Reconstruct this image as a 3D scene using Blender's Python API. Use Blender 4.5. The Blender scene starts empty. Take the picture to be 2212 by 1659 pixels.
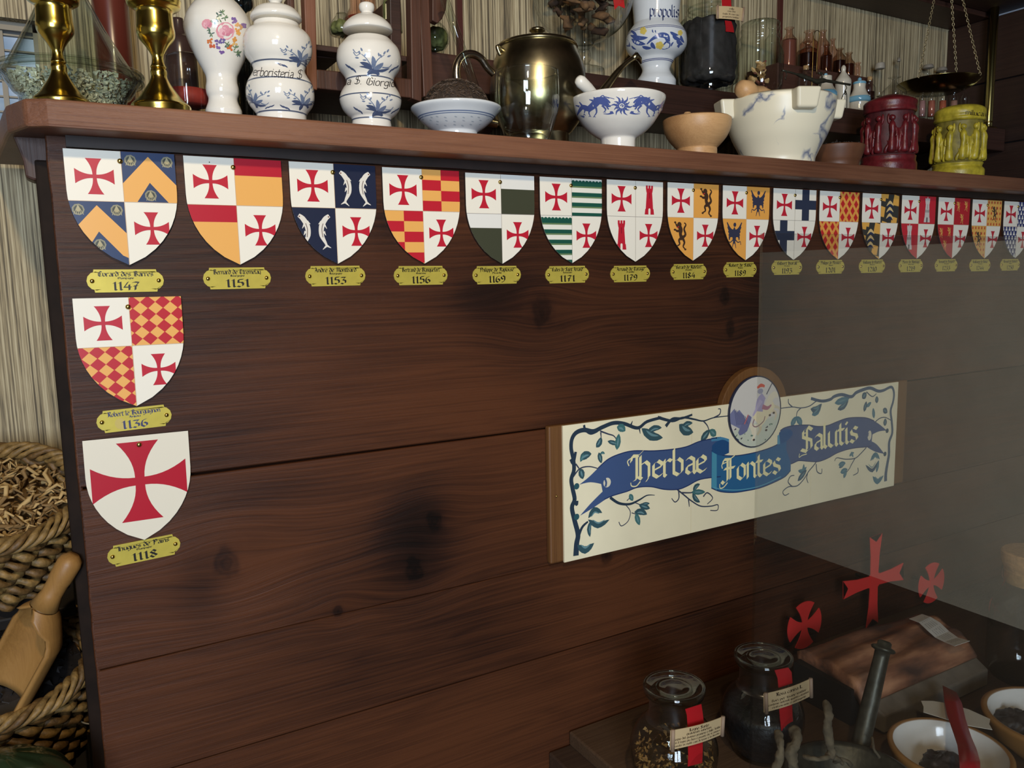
import bpy, bmesh, math, random
from mathutils import Vector, Matrix
random.seed(7)
PI = math.pi
SC = bpy.context.scene
COL = SC.collection
# ------------------------------------------------------------------ camera, world, lights, exposure
RX = Vector((0.86681504, -0.49821867, -0.0202449))    # camera right
RY = Vector((-0.08354319, -0.10508408, -0.99094797))  # camera down
RZ = Vector((0.49158136, 0.86065992, -0.13271123))    # camera forward
CAM = Vector((-0.0737384, -1.0809775, 1.45))
FPX = 1701.14
cd = bpy.data.cameras.new('camera'); cd.sensor_width = 36; cd.lens = FPX / 2212 * 36; cd.clip_start = 0.02
co = bpy.data.objects.new('camera', cd); COL.objects.link(co)
co.matrix_world = Matrix(((RX.x, -RY.x, -RZ.x, CAM.x), (RX.y, -RY.y, -RZ.y, CAM.y), (RX.z, -RY.z, -RZ.z, CAM.z), (0, 0, 0, 1)))
SC.camera = co
SC.view_settings.view_transform = 'Standard'; SC.view_settings.look = 'None'
SC.view_settings.gamma = 1; SC.view_settings.use_curve_mapping = False
SC.view_settings.exposure = 0.0
w = bpy.data.worlds.new('world'); SC.world = w; w.use_nodes = True
w.node_tree.nodes['Background'].inputs[0].default_value = (0.6, 0.75, 1, 1)
w.node_tree.nodes['Background'].inputs[1].default_value = 0.15
def area(name, loc, aim, sx, sy, power, col, shape='RECTANGLE'):
    l = bpy.data.lights.new(name, 'AREA'); l.shape = shape; l.size = sx; l.size_y = sy; l.energy = power; l.color = col
    o = bpy.data.objects.new(name, l); COL.objects.link(o); o.location = loc
    o.rotation_euler = (Vector(aim) - Vector(loc)).to_track_quat('-Z', 'Y').to_euler()
    return o
area('ceiling_lamp', (-0.12, -1.38, 2.24), (0.75, 0.0, 1.45), 0.07, 0.07, 13.0, (1.0, 0.77, 0.46), 'DISK')
area('window_daylight', (-1.35, -3.12, 1.62), (1.6, 0.0, 1.3), 0.42, 1.25, 46.0, (0.70, 0.83, 1.0))
area('window_daylight', (-0.78, -3.12, 1.62), (1.8, -0.4, 0.9), 0.42, 1.25, 62.0, (0.70, 0.83, 1.0))
for _r in ('diffuse_bounces', 'glossy_bounces'): setattr(SC.cycles, _r, 4)
SC.cycles.transparent_max_bounces = 24; SC.cycles.max_bounces = 10
SC.cycles.use_denoising = True
SC.cycles.caustics_reflective = False; SC.cycles.caustics_refractive = False
SC.cycles.sample_clamp_indirect = 3.0

# ------------------------------------------------------------------ projection helpers
def at(px, py, Y):
    d = RX * ((px - 1106) / FPX) + RY * ((py - 829.5) / FPX) + RZ
    return CAM + d * ((Y - CAM.y) / d.y)
def atz(px, py, z):
    d = RX * ((px - 1106) / FPX) + RY * ((py - 829.5) / FPX) + RZ
    return CAM + d * ((z - CAM.z) / d.z)
def proj(P):
    q = Vector(P) - CAM; k = q.dot(RZ)
    return q.dot(RX) / k * FPX + 1106, q.dot(RY) / k * FPX + 829.5, k
# ------------------------------------------------------------------ objects
def link(o, parent=None):
    COL.objects.link(o)
    if parent is not None: o.parent = parent
    return o
def tag(o, label=None, cat=None, group=None, kind=None):
    if label: o['label'] = label
    if cat: o['category'] = cat
    if group: o['group'] = group
    if kind: o['kind'] = kind
    return o
def empty(name, loc, label, cat, group=None, rot=(0, 0, 0)):
    o = bpy.data.objects.new(name, None); o.empty_display_size = 0.02; link(o)
    o.location = loc; o.rotation_euler = rot
    return tag(o, label, cat, group)
def mesh(name, verts, faces, mats, parent=None, mi=None, smooth=False, loc=None):
    me = bpy.data.meshes.new(name); me.from_pydata([tuple(v) for v in verts], [], faces)
    for m in (mats if isinstance(mats, (list, tuple)) else [mats]): me.materials.append(m)
    if mi: me.polygons.foreach_set('material_index', mi)
    if smooth: me.polygons.foreach_set('use_smooth', [True] * len(me.polygons))
    me.update()
    o = bpy.data.objects.new(name, me); link(o, parent)
    if loc is not None: o.location = loc
    return o
def recalc(o):
    bm = bmesh.new(); bm.from_mesh(o.data); bmesh.ops.recalc_face_normals(bm, faces=bm.faces); bm.to_mesh(o.data); bm.free()
    return o
def bevel(o, wd, seg=2):
    m = o.modifiers.new('b', 'BEVEL'); m.width = wd; m.segments = seg; m.limit_method = 'ANGLE'; return o
class MB:
    def __init__(s): s.v = []; s.f = []; s.mi = []
    def add(s, v, f, m=0):
        n = len(s.v); s.v += [Vector(a) for a in v]; s.f += [tuple(i + n for i in a) for a in f]; s.mi += [m] * len(f); return s
    def box(s, a, b, m=0):
        x0, y0, z0 = a; x1, y1, z1 = b
        return s.add([(x0, y0, z0), (x1, y0, z0), (x1, y1, z0), (x0, y1, z0), (x0, y0, z1), (x1, y0, z1), (x1, y1, z1), (x0, y1, z1)],
                     [(0, 3, 2, 1), (4, 5, 6, 7), (0, 1, 5, 4), (1, 2, 6, 5), (2, 3, 7, 6), (3, 0, 4, 7)], m)
    def tube(s, pts, rad, seg=8, m=0, cap=True, closed=False):
        pts = [Vector(p) for p in pts]; n = len(pts)
        if not hasattr(rad, '__len__'): rad = [rad] * n
        base = len(s.v); up = None; vs = []
        for i, p in enumerate(pts):
            if closed: t = (pts[(i + 1) % n] - pts[i - 1])
            else: t = (pts[min(i + 1, n - 1)] - pts[max(i - 1, 0)])
            t.normalize()
            if up is None:
                up = t.orthogonal().normalized()
            up = (up - t * up.dot(t))
            up = up.normalized() if up.length > 1e-6 else t.orthogonal().normalized()
            sd = t.cross(up)
            for k in range(seg):
                a = 2 * PI * k / seg; vs.append(p + (up * math.cos(a) + sd * math.sin(a)) * rad[i])
        f = []
        for i in range(n if closed else n - 1):
            j = (i + 1) % n
            for k in range(seg):
                l = (k + 1) % seg; f.append((i * seg + k, i * seg + l, j * seg + l, j * seg + k))
        if cap and not closed: f += [tuple(range(seg))[::-1], tuple((n - 1) * seg + k for k in range(seg))]
        return s.add(vs, f, m)
    def lathe(s, prof, c=(0, 0, 0), seg=48, m=0):
        c = Vector(c); vs = []; f = []; idx = []
        for r, z in prof:
            if r < 1e-6: idx.append([len(vs)]); vs.append(c + Vector((0, 0, z)))
            else:
                idx.append([len(vs) + k for k in range(seg)])
                vs += [c + Vector((r * math.cos(2 * PI * k / seg), r * math.sin(2 * PI * k / seg), z)) for k in range(seg)]
        for a, b in zip(idx, idx[1:]):
            for k in range(seg):
                l = (k + 1) % seg
                if len(a) == 1 and len(b) == 1: continue
                if len(a) == 1: f.append((a[0], b[l], b[k]))
                elif len(b) == 1: f.append((a[k], a[l], b[0]))
                else: f.append((a[k], a[l], b[l], b[k]))
        return s.add(vs, f, m)
    def ball(s, c, r, seg=12, rings=7, sc=(1, 1, 1), m=0):
        c = Vector(c); n = len(s.v)
        s.lathe([(r * math.sin(PI * i / rings), -r * math.cos(PI * i / rings)) for i in range(rings + 1)], (0, 0, 0), seg, m)
        for i in range(n, len(s.v)):
            v = s.v[i]; s.v[i] = c + Vector((v.x * sc[0], v.y * sc[1], v.z * sc[2]))
        return s
    def prism(s, poly, fn, d0, d1, m=0):      # poly 2D, fn(u,v,d)->3D, extruded from d0 to d1
        n = len(poly)
        v = [fn(u, w_, d0) for u, w_ in poly] + [fn(u, w_, d1) for u, w_ in poly]
        f = [tuple(range(n)), tuple(range(n, 2 * n))[::-1]] + [(i, (i + 1) % n, n + (i + 1) % n, n + i) for i in range(n)]
        return s.add(v, f, m)
    def xf(s, M):
        s.v = [M @ v for v in s.v]; return s
    def build(s, name, mats, parent=None, smooth=False, bev=0, loc=None, fix=True):
        o = mesh(name, s.v, s.f, mats, parent, s.mi if isinstance(mats, (list, tuple)) else None, smooth, loc)
        if fix: recalc(o)
        if bev: bevel(o, bev)
        if smooth:
            e = o.modifiers.new('e', 'EDGE_SPLIT') if smooth == 'split' else None
            if e: e.split_angle = math.radians(40)
        return o
def catmull(pts, n=6, closed=False):
    P = [Vector(p) for p in pts]
    if len(P) < 3: return P
    out = []; m = len(P)
    for i in range(m if closed else m - 1):
        if closed: a, b, c, d = P[i - 1], P[i], P[(i + 1) % m], P[(i + 2) % m]
        else: a, b, c, d = P[max(i - 1, 0)], P[i], P[i + 1], P[min(i + 2, m - 1)]
        for k in range(n):
            t = k / n
            out.append(0.5 * ((2 * b) + (c - a) * t + (2 * a - 5 * b + 4 * c - d) * t * t + (3 * b - a - 3 * c + d) * t ** 3))
    if not closed: out.append(P[-1])
    return out
# ------------------------------------------------------------------ materials
def newmat(name):
    m = bpy.data.materials.new(name); m.use_nodes = True; nt = m.node_tree
    return m, nt, nt.nodes['Principled BSDF']
def srgb(r, g, b):
    f = lambda c: ((c / 255) / 12.92) if c <= 10 else (((c / 255) + 0.055) / 1.055) ** 2.4
    return (f(r), f(g), f(b), 1)
_pm = {}
def paint(rgb, rough=0.4, metal=0, name=None, spec=0.5, noise=0, bump=0, bscale=200, coat=0):
    key = (tuple(rgb), rough, metal, noise, bump, coat)
    if key in _pm: return _pm[key]
    m, nt, b = newmat(name or 'paint_%d_%d_%d' % tuple(int(c) for c in rgb))
    c = srgb(*rgb); b.inputs['Base Color'].default_value = c
    b.inputs['Roughness'].default_value = rough; b.inputs['Metallic'].default_value = metal
    b.inputs['Specular IOR Level'].default_value = spec; b.inputs['Coat Weight'].default_value = coat
    if noise or bump:
        tc = nt.nodes.new('ShaderNodeTexCoord'); nz = nt.nodes.new('ShaderNodeTexNoise')
        nz.inputs['Scale'].default_value = bscale; nz.inputs['Detail'].default_value = 4
        nt.links.new(tc.outputs['Object'], nz.inputs['Vector'])
        if noise:
            r = nt.nodes.new('ShaderNodeValToRGB'); r.color_ramp.elements[0].position = 0.3; r.color_ramp.elements[1].position = 0.7
            r.color_ramp.elements[0].color = [x * (1 - noise) for x in c[:3]] + [1]; r.color_ramp.elements[1].color = [min(1, x * (1 + noise * 0.5)) for x in c[:3]] + [1]
            nt.links.new(nz.outputs['Fac'], r.inputs['Fac']); nt.links.new(r.outputs['Color'], b.inputs['Base Color'])
        if bump:
            bp = nt.nodes.new('ShaderNodeBump'); bp.inputs['Strength'].default_value = bump; bp.inputs['Distance'].default_value = 0.002
            nt.links.new(nz.outputs['Fac'], bp.inputs['Height']); nt.links.new(bp.outputs['Normal'], b.inputs['Normal'])
    _pm[key] = m
    return m
def N(nt, t, **k):
    n = nt.nodes.new(t)
    for a, v in k.items(): setattr(n, a, v)
    return n
def math_(nt, op, a, b=None):
    n = N(nt, 'ShaderNodeMath', operation=op)
    for i, x in enumerate((a, b)):
        if x is None: continue
        if hasattr(x, 'is_linked'): nt.links.new(x, n.inputs[i])
        else: n.inputs[i].default_value = x
    return n.outputs[0]
def wood(name, dark, mid, light, rough=0.45, axis=0, scale=1.0, knots=(), stains=(), grain=1.0, bump=0.25, rand=True, spec=0.4):
    """grain runs along the axis; knots: (x, z, size); stains: (x, z, sx, sz, strength)"""
    m, nt, b = newmat(name); L = nt.links.new
    tc = N(nt, 'ShaderNodeTexCoord'); sep = N(nt, 'ShaderNodeSeparateXYZ'); L(tc.outputs['Object'], sep.inputs[0])
    x, y, z = sep.outputs
    def dist(kx, kz, sx, sz):
        dx = math_(nt, 'MULTIPLY', math_(nt, 'SUBTRACT', x, kx), 1 / sx); dz = math_(nt, 'MULTIPLY', math_(nt, 'SUBTRACT', z, kz), 1 / sz)
        return math_(nt, 'SQRT', math_(nt, 'ADD', math_(nt, 'MULTIPLY', dx, dx), math_(nt, 'MULTIPLY', dz, dz)))
    zz = z; kmask = None
    kn = N(nt, 'ShaderNodeTexNoise'); kn.inputs['Scale'].default_value = 38; kn.inputs['Detail'].default_value = 2; L(tc.outputs['Object'], kn.inputs['Vector'])
    wob_ = math_(nt, 'MULTIPLY', math_(nt, 'SUBTRACT', kn.outputs['Fac'], 0.5), 1.5)
    for kx, kz, ks in knots:
        d = dist(kx, kz, ks * 3.0, ks * 2.2)
        e = math_(nt, 'POWER', 2.718, math_(nt, 'MULTIPLY', math_(nt, 'MULTIPLY', d, d), -1.0))
        zz = math_(nt, 'SUBTRACT', zz, math_(nt, 'MULTIPLY', math_(nt, 'MULTIPLY', e, 0.75), math_(nt, 'SUBTRACT', z, kz)))
        d2 = math_(nt, 'MAXIMUM', math_(nt, 'ADD', dist(kx, kz, ks * 0.62, ks * 0.8), wob_), 0.0)
        k = math_(nt, 'POWER', 2.718, math_(nt, 'MULTIPLY', math_(nt, 'POWER', d2, 4.0), -1.0))
        rg = math_(nt, 'MULTIPLY', math_(nt, 'SINE', math_(nt, 'MULTIPLY', d2, 10.0)), math_(nt, 'POWER', 2.718, math_(nt, 'MULTIPLY', math_(nt, 'MULTIPLY', d2, d2), -0.8)))
        k = math_(nt, 'ADD', math_(nt, 'MULTIPLY', k, 0.8), math_(nt, 'MULTIPLY', rg, 0.14))
        kmask = k if kmask is None else math_(nt, 'ADD', kmask, k)
    cb = N(nt, 'ShaderNodeCombineXYZ'); L(x, cb.inputs[0]); L(y, cb.inputs[1]); L(zz, cb.inputs[2])
    v = cb.outputs[0]
    if rand:
        oi = N(nt, 'ShaderNodeObjectInfo'); add = N(nt, 'ShaderNodeVectorMath', operation='ADD')
        r3 = math_(nt, 'MULTIPLY', oi.outputs['Random'], 9.0); L(v, add.inputs[0]); L(r3, add.inputs[1]); v = add.outputs[0]
    def nz(sc, vec3, det=5, ro=0.55, dist_=0.0):
        mp = N(nt, 'ShaderNodeMapping'); mp.inputs['Scale'].default_value = vec3; L(v, mp.inputs[0])
        n = N(nt, 'ShaderNodeTexNoise'); n.inputs['Scale'].default_value = sc; n.inputs['Detail'].default_value = det
        n.inputs['Roughness'].default_value = ro; n.inputs['Distortion'].default_value = dist_
        L(mp.outputs[0], n.inputs['Vector']); return n.outputs['Fac']
    def ax(a, c): r = [c, c, c]; r[axis] = a; return r
    fine = nz(40 * scale, ax(0.07, 7.0), 6, 0.7)
    rings = nz(7.5 * scale, ax(0.2, 3.4), 3, 0.5, 0.5)
    blot = nz(3.2 * scale, ax(0.5, 1.0), 3, 0.5, 0.3)
    sep1 = math_(nt, 'PINGPONG', math_(nt, 'MULTIPLY', rings, 13.0), 1.0)
    g = math_(nt, 'ADD', math_(nt, 'MULTIPLY', fine, 0.88 * grain), math_(nt, 'MULTIPLY', sep1, 0.12 * grain))
    g = math_(nt, 'ADD', math_(nt, 'MULTIPLY', g, 0.5), math_(nt, 'MULTIPLY', blot, 0.72))
    for sx0, sz0, ssx, ssz, st in stains:
        d = dist(sx0, sz0, ssx, ssz)
        wob = math_(nt, 'ADD', d, math_(nt, 'MULTIPLY', math_(nt, 'SUBTRACT', blot, 0.5), 1.6))
        e = math_(nt, 'POWER', 2.718, math_(nt, 'MULTIPLY', math_(nt, 'MULTIPLY', wob, wob), -1.0))
        g = math_(nt, 'SUBTRACT', g, math_(nt, 'MULTIPLY', e, st))
    if kmask is not None: g = math_(nt, 'SUBTRACT', g, math_(nt, 'MULTIPLY', kmask, 0.22))
    cr = N(nt, 'ShaderNodeValToRGB'); e = cr.color_ramp.elements
    e[0].position = 0.28; e[0].color = srgb(*dark); e[1].position = 0.78; e[1].color = srgb(*light)
    me = cr.color_ramp.elements.new(0.5); me.color = srgb(*mid)
    L(g, cr.inputs[0])
    red = nz(2.1 * scale, ax(0.45, 1.2), 3, 0.5, 0.4); rr_ = N(nt, 'ShaderNodeValToRGB'); rr_.color_ramp.elements[0].position = 0.5; rr_.color_ramp.elements[1].position = 0.68
    rr_.color_ramp.elements[0].color = (1, 1, 1, 1); rr_.color_ramp.elements[1].color = (1.0, 0.74, 0.55, 1)
    mul = N(nt, 'ShaderNodeMixRGB', blend_type='MULTIPLY'); mul.inputs[0].default_value = 1.0; L(cr.outputs[0], mul.inputs[1]); L(rr_.outputs[0], mul.inputs[2])
    L(mul.outputs[0], b.inputs['Base Color'])
    b.inputs['Roughness'].default_value = rough; b.inputs['Specular IOR Level'].default_value = spec
    bp = N(nt, 'ShaderNodeBump'); bp.inputs['Strength'].default_value = bump; bp.inputs['Distance'].default_value = 0.0015
    L(math_(nt, 'ADD', fine, math_(nt, 'MULTIPLY', sep1, 0.3)), bp.inputs['Height']); L(bp.outputs[0], b.inputs['Normal'])
    return m
def glass(name, tint=(1, 1, 1), base=0.045, rough=0.02, dens=1.0, flat=False):
    m = bpy.data.materials.new(name); m.use_nodes = True; nt = m.node_tree; nt.nodes.clear(); L = nt.links.new
    out = N(nt, 'ShaderNodeOutputMaterial'); mx = N(nt, 'ShaderNodeMixShader'); tr = N(nt, 'ShaderNodeBsdfTransparent')
    gl = N(nt, 'ShaderNodeBsdfGlossy'); lw = N(nt, 'ShaderNodeLayerWeight'); lw.inputs['Blend'].default_value = 0.5
    gl.inputs['Roughness'].default_value = rough
    p = math_(nt, 'POWER', lw.outputs['Facing'], 4.0)
    fac = math_(nt, 'ADD', math_(nt, 'MULTIPLY', p, 0.9), base)
    cmix = N(nt, 'ShaderNodeMixRGB'); cmix.inputs[1].default_value = (*tint, 1)
    cmix.inputs[2].default_value = (*tint, 1) if flat else (tint[0] * 0.42, tint[1] * 0.47, tint[2] * 0.44, 1)
    L(math_(nt, 'POWER', lw.outputs['Facing'], 3.0), cmix.inputs[0]); L(cmix.outputs[0], tr.inputs[0])
    if dens < 1: cmix.inputs[1].default_value = tuple(c * dens for c in tint) + (1,)
    L(fac, mx.inputs[0]); L(tr.outputs[0], mx.inputs[1]); L(gl.outputs[0], mx.inputs[2]); L(mx.outputs[0], out.inputs[0])
    return m
GLASS = glass('clear_glass', (0.985, 0.99, 0.985))
GREENGLASS = glass('greenish_glass', (0.95, 0.975, 0.95))
AMBER = glass('amber_glass', (0.62, 0.26, 0.12))
PALEAMBER = glass('pale_pink_glass', (0.9, 0.72, 0.66))
BRASS = paint((208, 182, 92), 0.2, 1, 'polished_brass', bump=0.03, bscale=60)
OLDBRASS = paint((150, 125, 70), 0.3, 1, 'old_brass', noise=0.3, bscale=60)
NAIL = paint((200, 170, 95), 0.22, 1, 'brass_nail')
IRON = paint((72, 70, 58), 0.45, 0.6, 'dark_iron', noise=0.4, bump=0.3, bscale=90)
STEEL = paint((190, 175, 150), 0.14, 1, 'tarnished_silver', noise=0.45, bscale=35)
PORC = paint((226, 222, 212), 0.1, 0, 'white_glaze', noise=0.05, bscale=25)
PORCB = paint((208, 212, 214), 0.1, 0, 'bluish_white_glaze', noise=0.06, bscale=25)
BLACK = paint((18, 15, 12), 0.6, 0, 'near_black')
WALNUT = wood('dark_walnut', (24, 14, 9), (58, 34, 24), (88, 54, 38), 0.5, 2)
REDWOOD = wood('reddish_stained_pine', (60, 32, 20), (100, 60, 42), (130, 84, 60), 0.5, 2)
DARKSHELF = wood('dark_shelf_wood', (22, 13, 9), (48, 29, 22), (72, 45, 35), 0.5, 0)
SHELFW = wood('brown_shelf_wood', (52, 30, 20), (98, 62, 44), (130, 88, 64), 0.42, 0, 1.6, bump=0.5, spec=0.35)
KN = [(0.088, 1.115 - 0.0, 0.022)]
def knots_px(l): return [(at(a, b, 0).x, at(a, b, 0).z, s) for a, b, s in l]
def stains_px(l): return [(at(a, b, 0).x, at(a, b, 0).z, sx, sz, s) for a, b, sx, sz, s in l]
PANELW = wood('dark_stained_pine', (17, 10, 7), (43, 24, 16), (84, 48, 28), 0.42, 0, 1.0,
              knots=knots_px([(490, 1215, 0.03), (938, 1125, 0.022), (895, 1232, 0.026), (1170, 672, 0.03), (1565, 640, 0.02), (1578, 708, 0.02), (730, 1320, 0.012), (1310, 1200, 0.02)]),
              stains=stains_px([(895, 1150, 0.055, 0.07, 0.26), (560, 1060, 0.12, 0.03, 0.12), (1060, 640, 0.05, 0.04, 0.12), (1640, 640, 0.1, 0.06, 0.15), (1690, 1180, 0.09, 0.05, 0.22), (440, 1260, 0.04, 0.07, 0.18), (1430, 1180, 0.1, 0.05, 0.2), (860, 480, 0.05, 0.04, 0.2)]),
              grain=1.15, bump=0.45, rand=True, spec=0.22)
def wallpaper():
    m, nt, b = newmat('grasscloth_wallpaper'); L = nt.links.new
    tc = N(nt, 'ShaderNodeTexCoord')
    def nz(sc, v, det=3):
        mp = N(nt, 'ShaderNodeMapping'); mp.inputs['Scale'].default_value = v; L(tc.outputs['Object'], mp.inputs[0])
        n = N(nt, 'ShaderNodeTexNoise'); n.inputs['Scale'].default_value = sc; n.inputs['Detail'].default_value = det; L(mp.outputs[0], n.inputs[0]); return n.outputs['Fac']
    a = nz(330, (1, 1, 0.007), 3); c = nz(800, (1, 1, 0.03), 2); d = nz(5, (1, 1, 1), 3)
    g = math_(nt, 'ADD', math_(nt, 'MULTIPLY', a, 0.75), math_(nt, 'MULTIPLY', c, 0.25))
    g = math_(nt, 'ADD', g, math_(nt, 'MULTIPLY', math_(nt, 'SUBTRACT', d, 0.5), 0.12))
    r = N(nt, 'ShaderNodeValToRGB'); e = r.color_ramp.elements
    e[0].position = 0.38; e[0].color = srgb(84, 74, 56); e[1].position = 0.62; e[1].color = srgb(194, 180, 146)
    x = e.new(0.5); x.color = srgb(156, 140, 108)
    L(g, r.inputs[0]); L(r.outputs[0], b.inputs['Base Color']); b.inputs['Roughness'].default_value = 0.75
    bp = N(nt, 'ShaderNodeBump'); bp.inputs['Strength'].default_value = 0.5; bp.inputs['Distance'].default_value = 0.001; L(g, bp.inputs['Height']); L(bp.outputs[0], b.inputs['Normal'])
    return m
WALLP = wallpaper()
PLASTER = paint((214, 200, 170), 0.85, 0, 'cream_plaster', noise=0.08, bscale=8)
# ------------------------------------------------------------------ flat printed art
def clip_convex(poly, clip):
    out = list(poly); n = len(clip)
    for i in range(n):
        ax_, ay = clip[i]; bx, by = clip[(i + 1) % n]; inp = out; out = []
        if not inp: return []
        def side(p): return (bx - ax_) * (p[1] - ay) - (by - ay) * (p[0] - ax_)
        for j in range(len(inp)):
            p, q = inp[j - 1], inp[j]; sp, sq = side(p), side(q)
            if (sp >= 0) != (sq >= 0):
                t = sp / (sp - sq); out.append((p[0] + (q[0] - p[0]) * t, p[1] + (q[1] - p[1]) * t))
            if sq >= 0: out.append(q)
    return out if len(out) >= 3 else []
def ccw(p):
    a = sum(p[i - 1][0] * p[i][1] - p[i][0] * p[i - 1][1] for i in range(len(p)))
    return p if a > 0 else p[::-1]
class Art:
    def __init__(s, clip=None): s.items = []; s.clip = ccw(clip) if clip else None
    def poly(s, p, col, layer=1, clip=None):
        p = [(a[0], a[1]) for a in p]
        for c in (s.clip, clip):
            if c: p = clip_convex(p, ccw(c))
            if len(p) < 3: return
        s.items.append((ccw([(q[0], q[1]) for q in p]), tuple(col), layer))
    def rect(s, x0, y0, x1, y1, col, layer=1, clip=None): s.poly([(x0, y0), (x1, y0), (x1, y1), (x0, y1)], col, layer, clip)
    def disc(s, x, y, rx, ry, col, layer=1, n=14, clip=None): s.poly([(x + rx * math.cos(2 * PI * k / n), y + ry * math.sin(2 * PI * k / n)) for k in range(n)], col, layer, clip)
    def strip(s, A, B, col, layer=1, n=10, clip=None):
        def rs(P):
            P = catmull([(a[0], a[1], 0) for a in P], 4); L_ = [0]
            for i in range(1, len(P)): L_.append(L_[-1] + (P[i] - P[i - 1]).length)
            o = []
            for k in range(n + 1):
                t = L_[-1] * k / n; i = 0
                while i < len(L_) - 2 and L_[i + 1] < t: i += 1
                q = (t - L_[i]) / max(1e-9, L_[i + 1] - L_[i]); o.append(P[i].lerp(P[i + 1], q))
            return o
        a, b = rs(A), rs(B)
        for i in range(n): s.poly([a[i], a[i + 1], b[i + 1], b[i]], col, layer, clip)
    def stroke(s, pts, wd, col, layer=2, sm=4, clip=None):
        """brush stroke; wd is one width or a list spread over the length"""
        P = catmull([(a[0], a[1], 0) for a in pts], sm) if sm > 1 else [Vector((a[0], a[1], 0)) for a in pts]
        n = len(P); W = wd if hasattr(wd, '__len__') else [wd, wd]
        L_, R_ = [], []
        for i, p in enumerate(P):
            t = P[min(i + 1, n - 1)] - P[max(i - 1, 0)]
            if t.length < 1e-9: t = Vector((1, 0, 0))
            t.normalize(); nn = Vector((-t.y, t.x, 0))
            u = i / (n - 1) * (len(W) - 1); k = min(int(u), len(W) - 2); ww = (W[k] + (W[k + 1] - W[k]) * (u - k)) / 2
            L_.append(p + nn * ww); R_.append(p - nn * ww)
        for i in range(n - 1): s.poly([L_[i], L_[i + 1], R_[i + 1], R_[i]], col, layer, clip)
    def leaf(s, a, b, wd, col, layer=2, bend=0, clip=None):
        mx = ((a[0] + b[0]) / 2 - (b[1] - a[1]) * bend, (a[1] + b[1]) / 2 + (b[0] - a[0]) * bend)
        s.stroke([a, mx, b], [0.02 * wd, wd * 0.8, wd, wd * 0.7, 0.02 * wd], col, layer, 4, clip)
    def build(s, name, fn, parent, lift=0.0002, rough=0.45, extra=0.00007):
        cols = []; v = []; f = []; mi = []
        for ix, (p, c, l) in enumerate(s.items):
            if c not in cols: cols.append(c)
            n = len(v); v += [fn(a, b, lift + l * extra + (ix % 40) * 1.3e-6) for a, b in p]
            f.append(tuple(range(n, n + len(p)))); mi.append(cols.index(c))
        if not v: return None
        mats = [c_ if False else paint(c_, rough) for c_ in cols]
        return mesh(name, v, f, mats, parent, mi)
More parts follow.
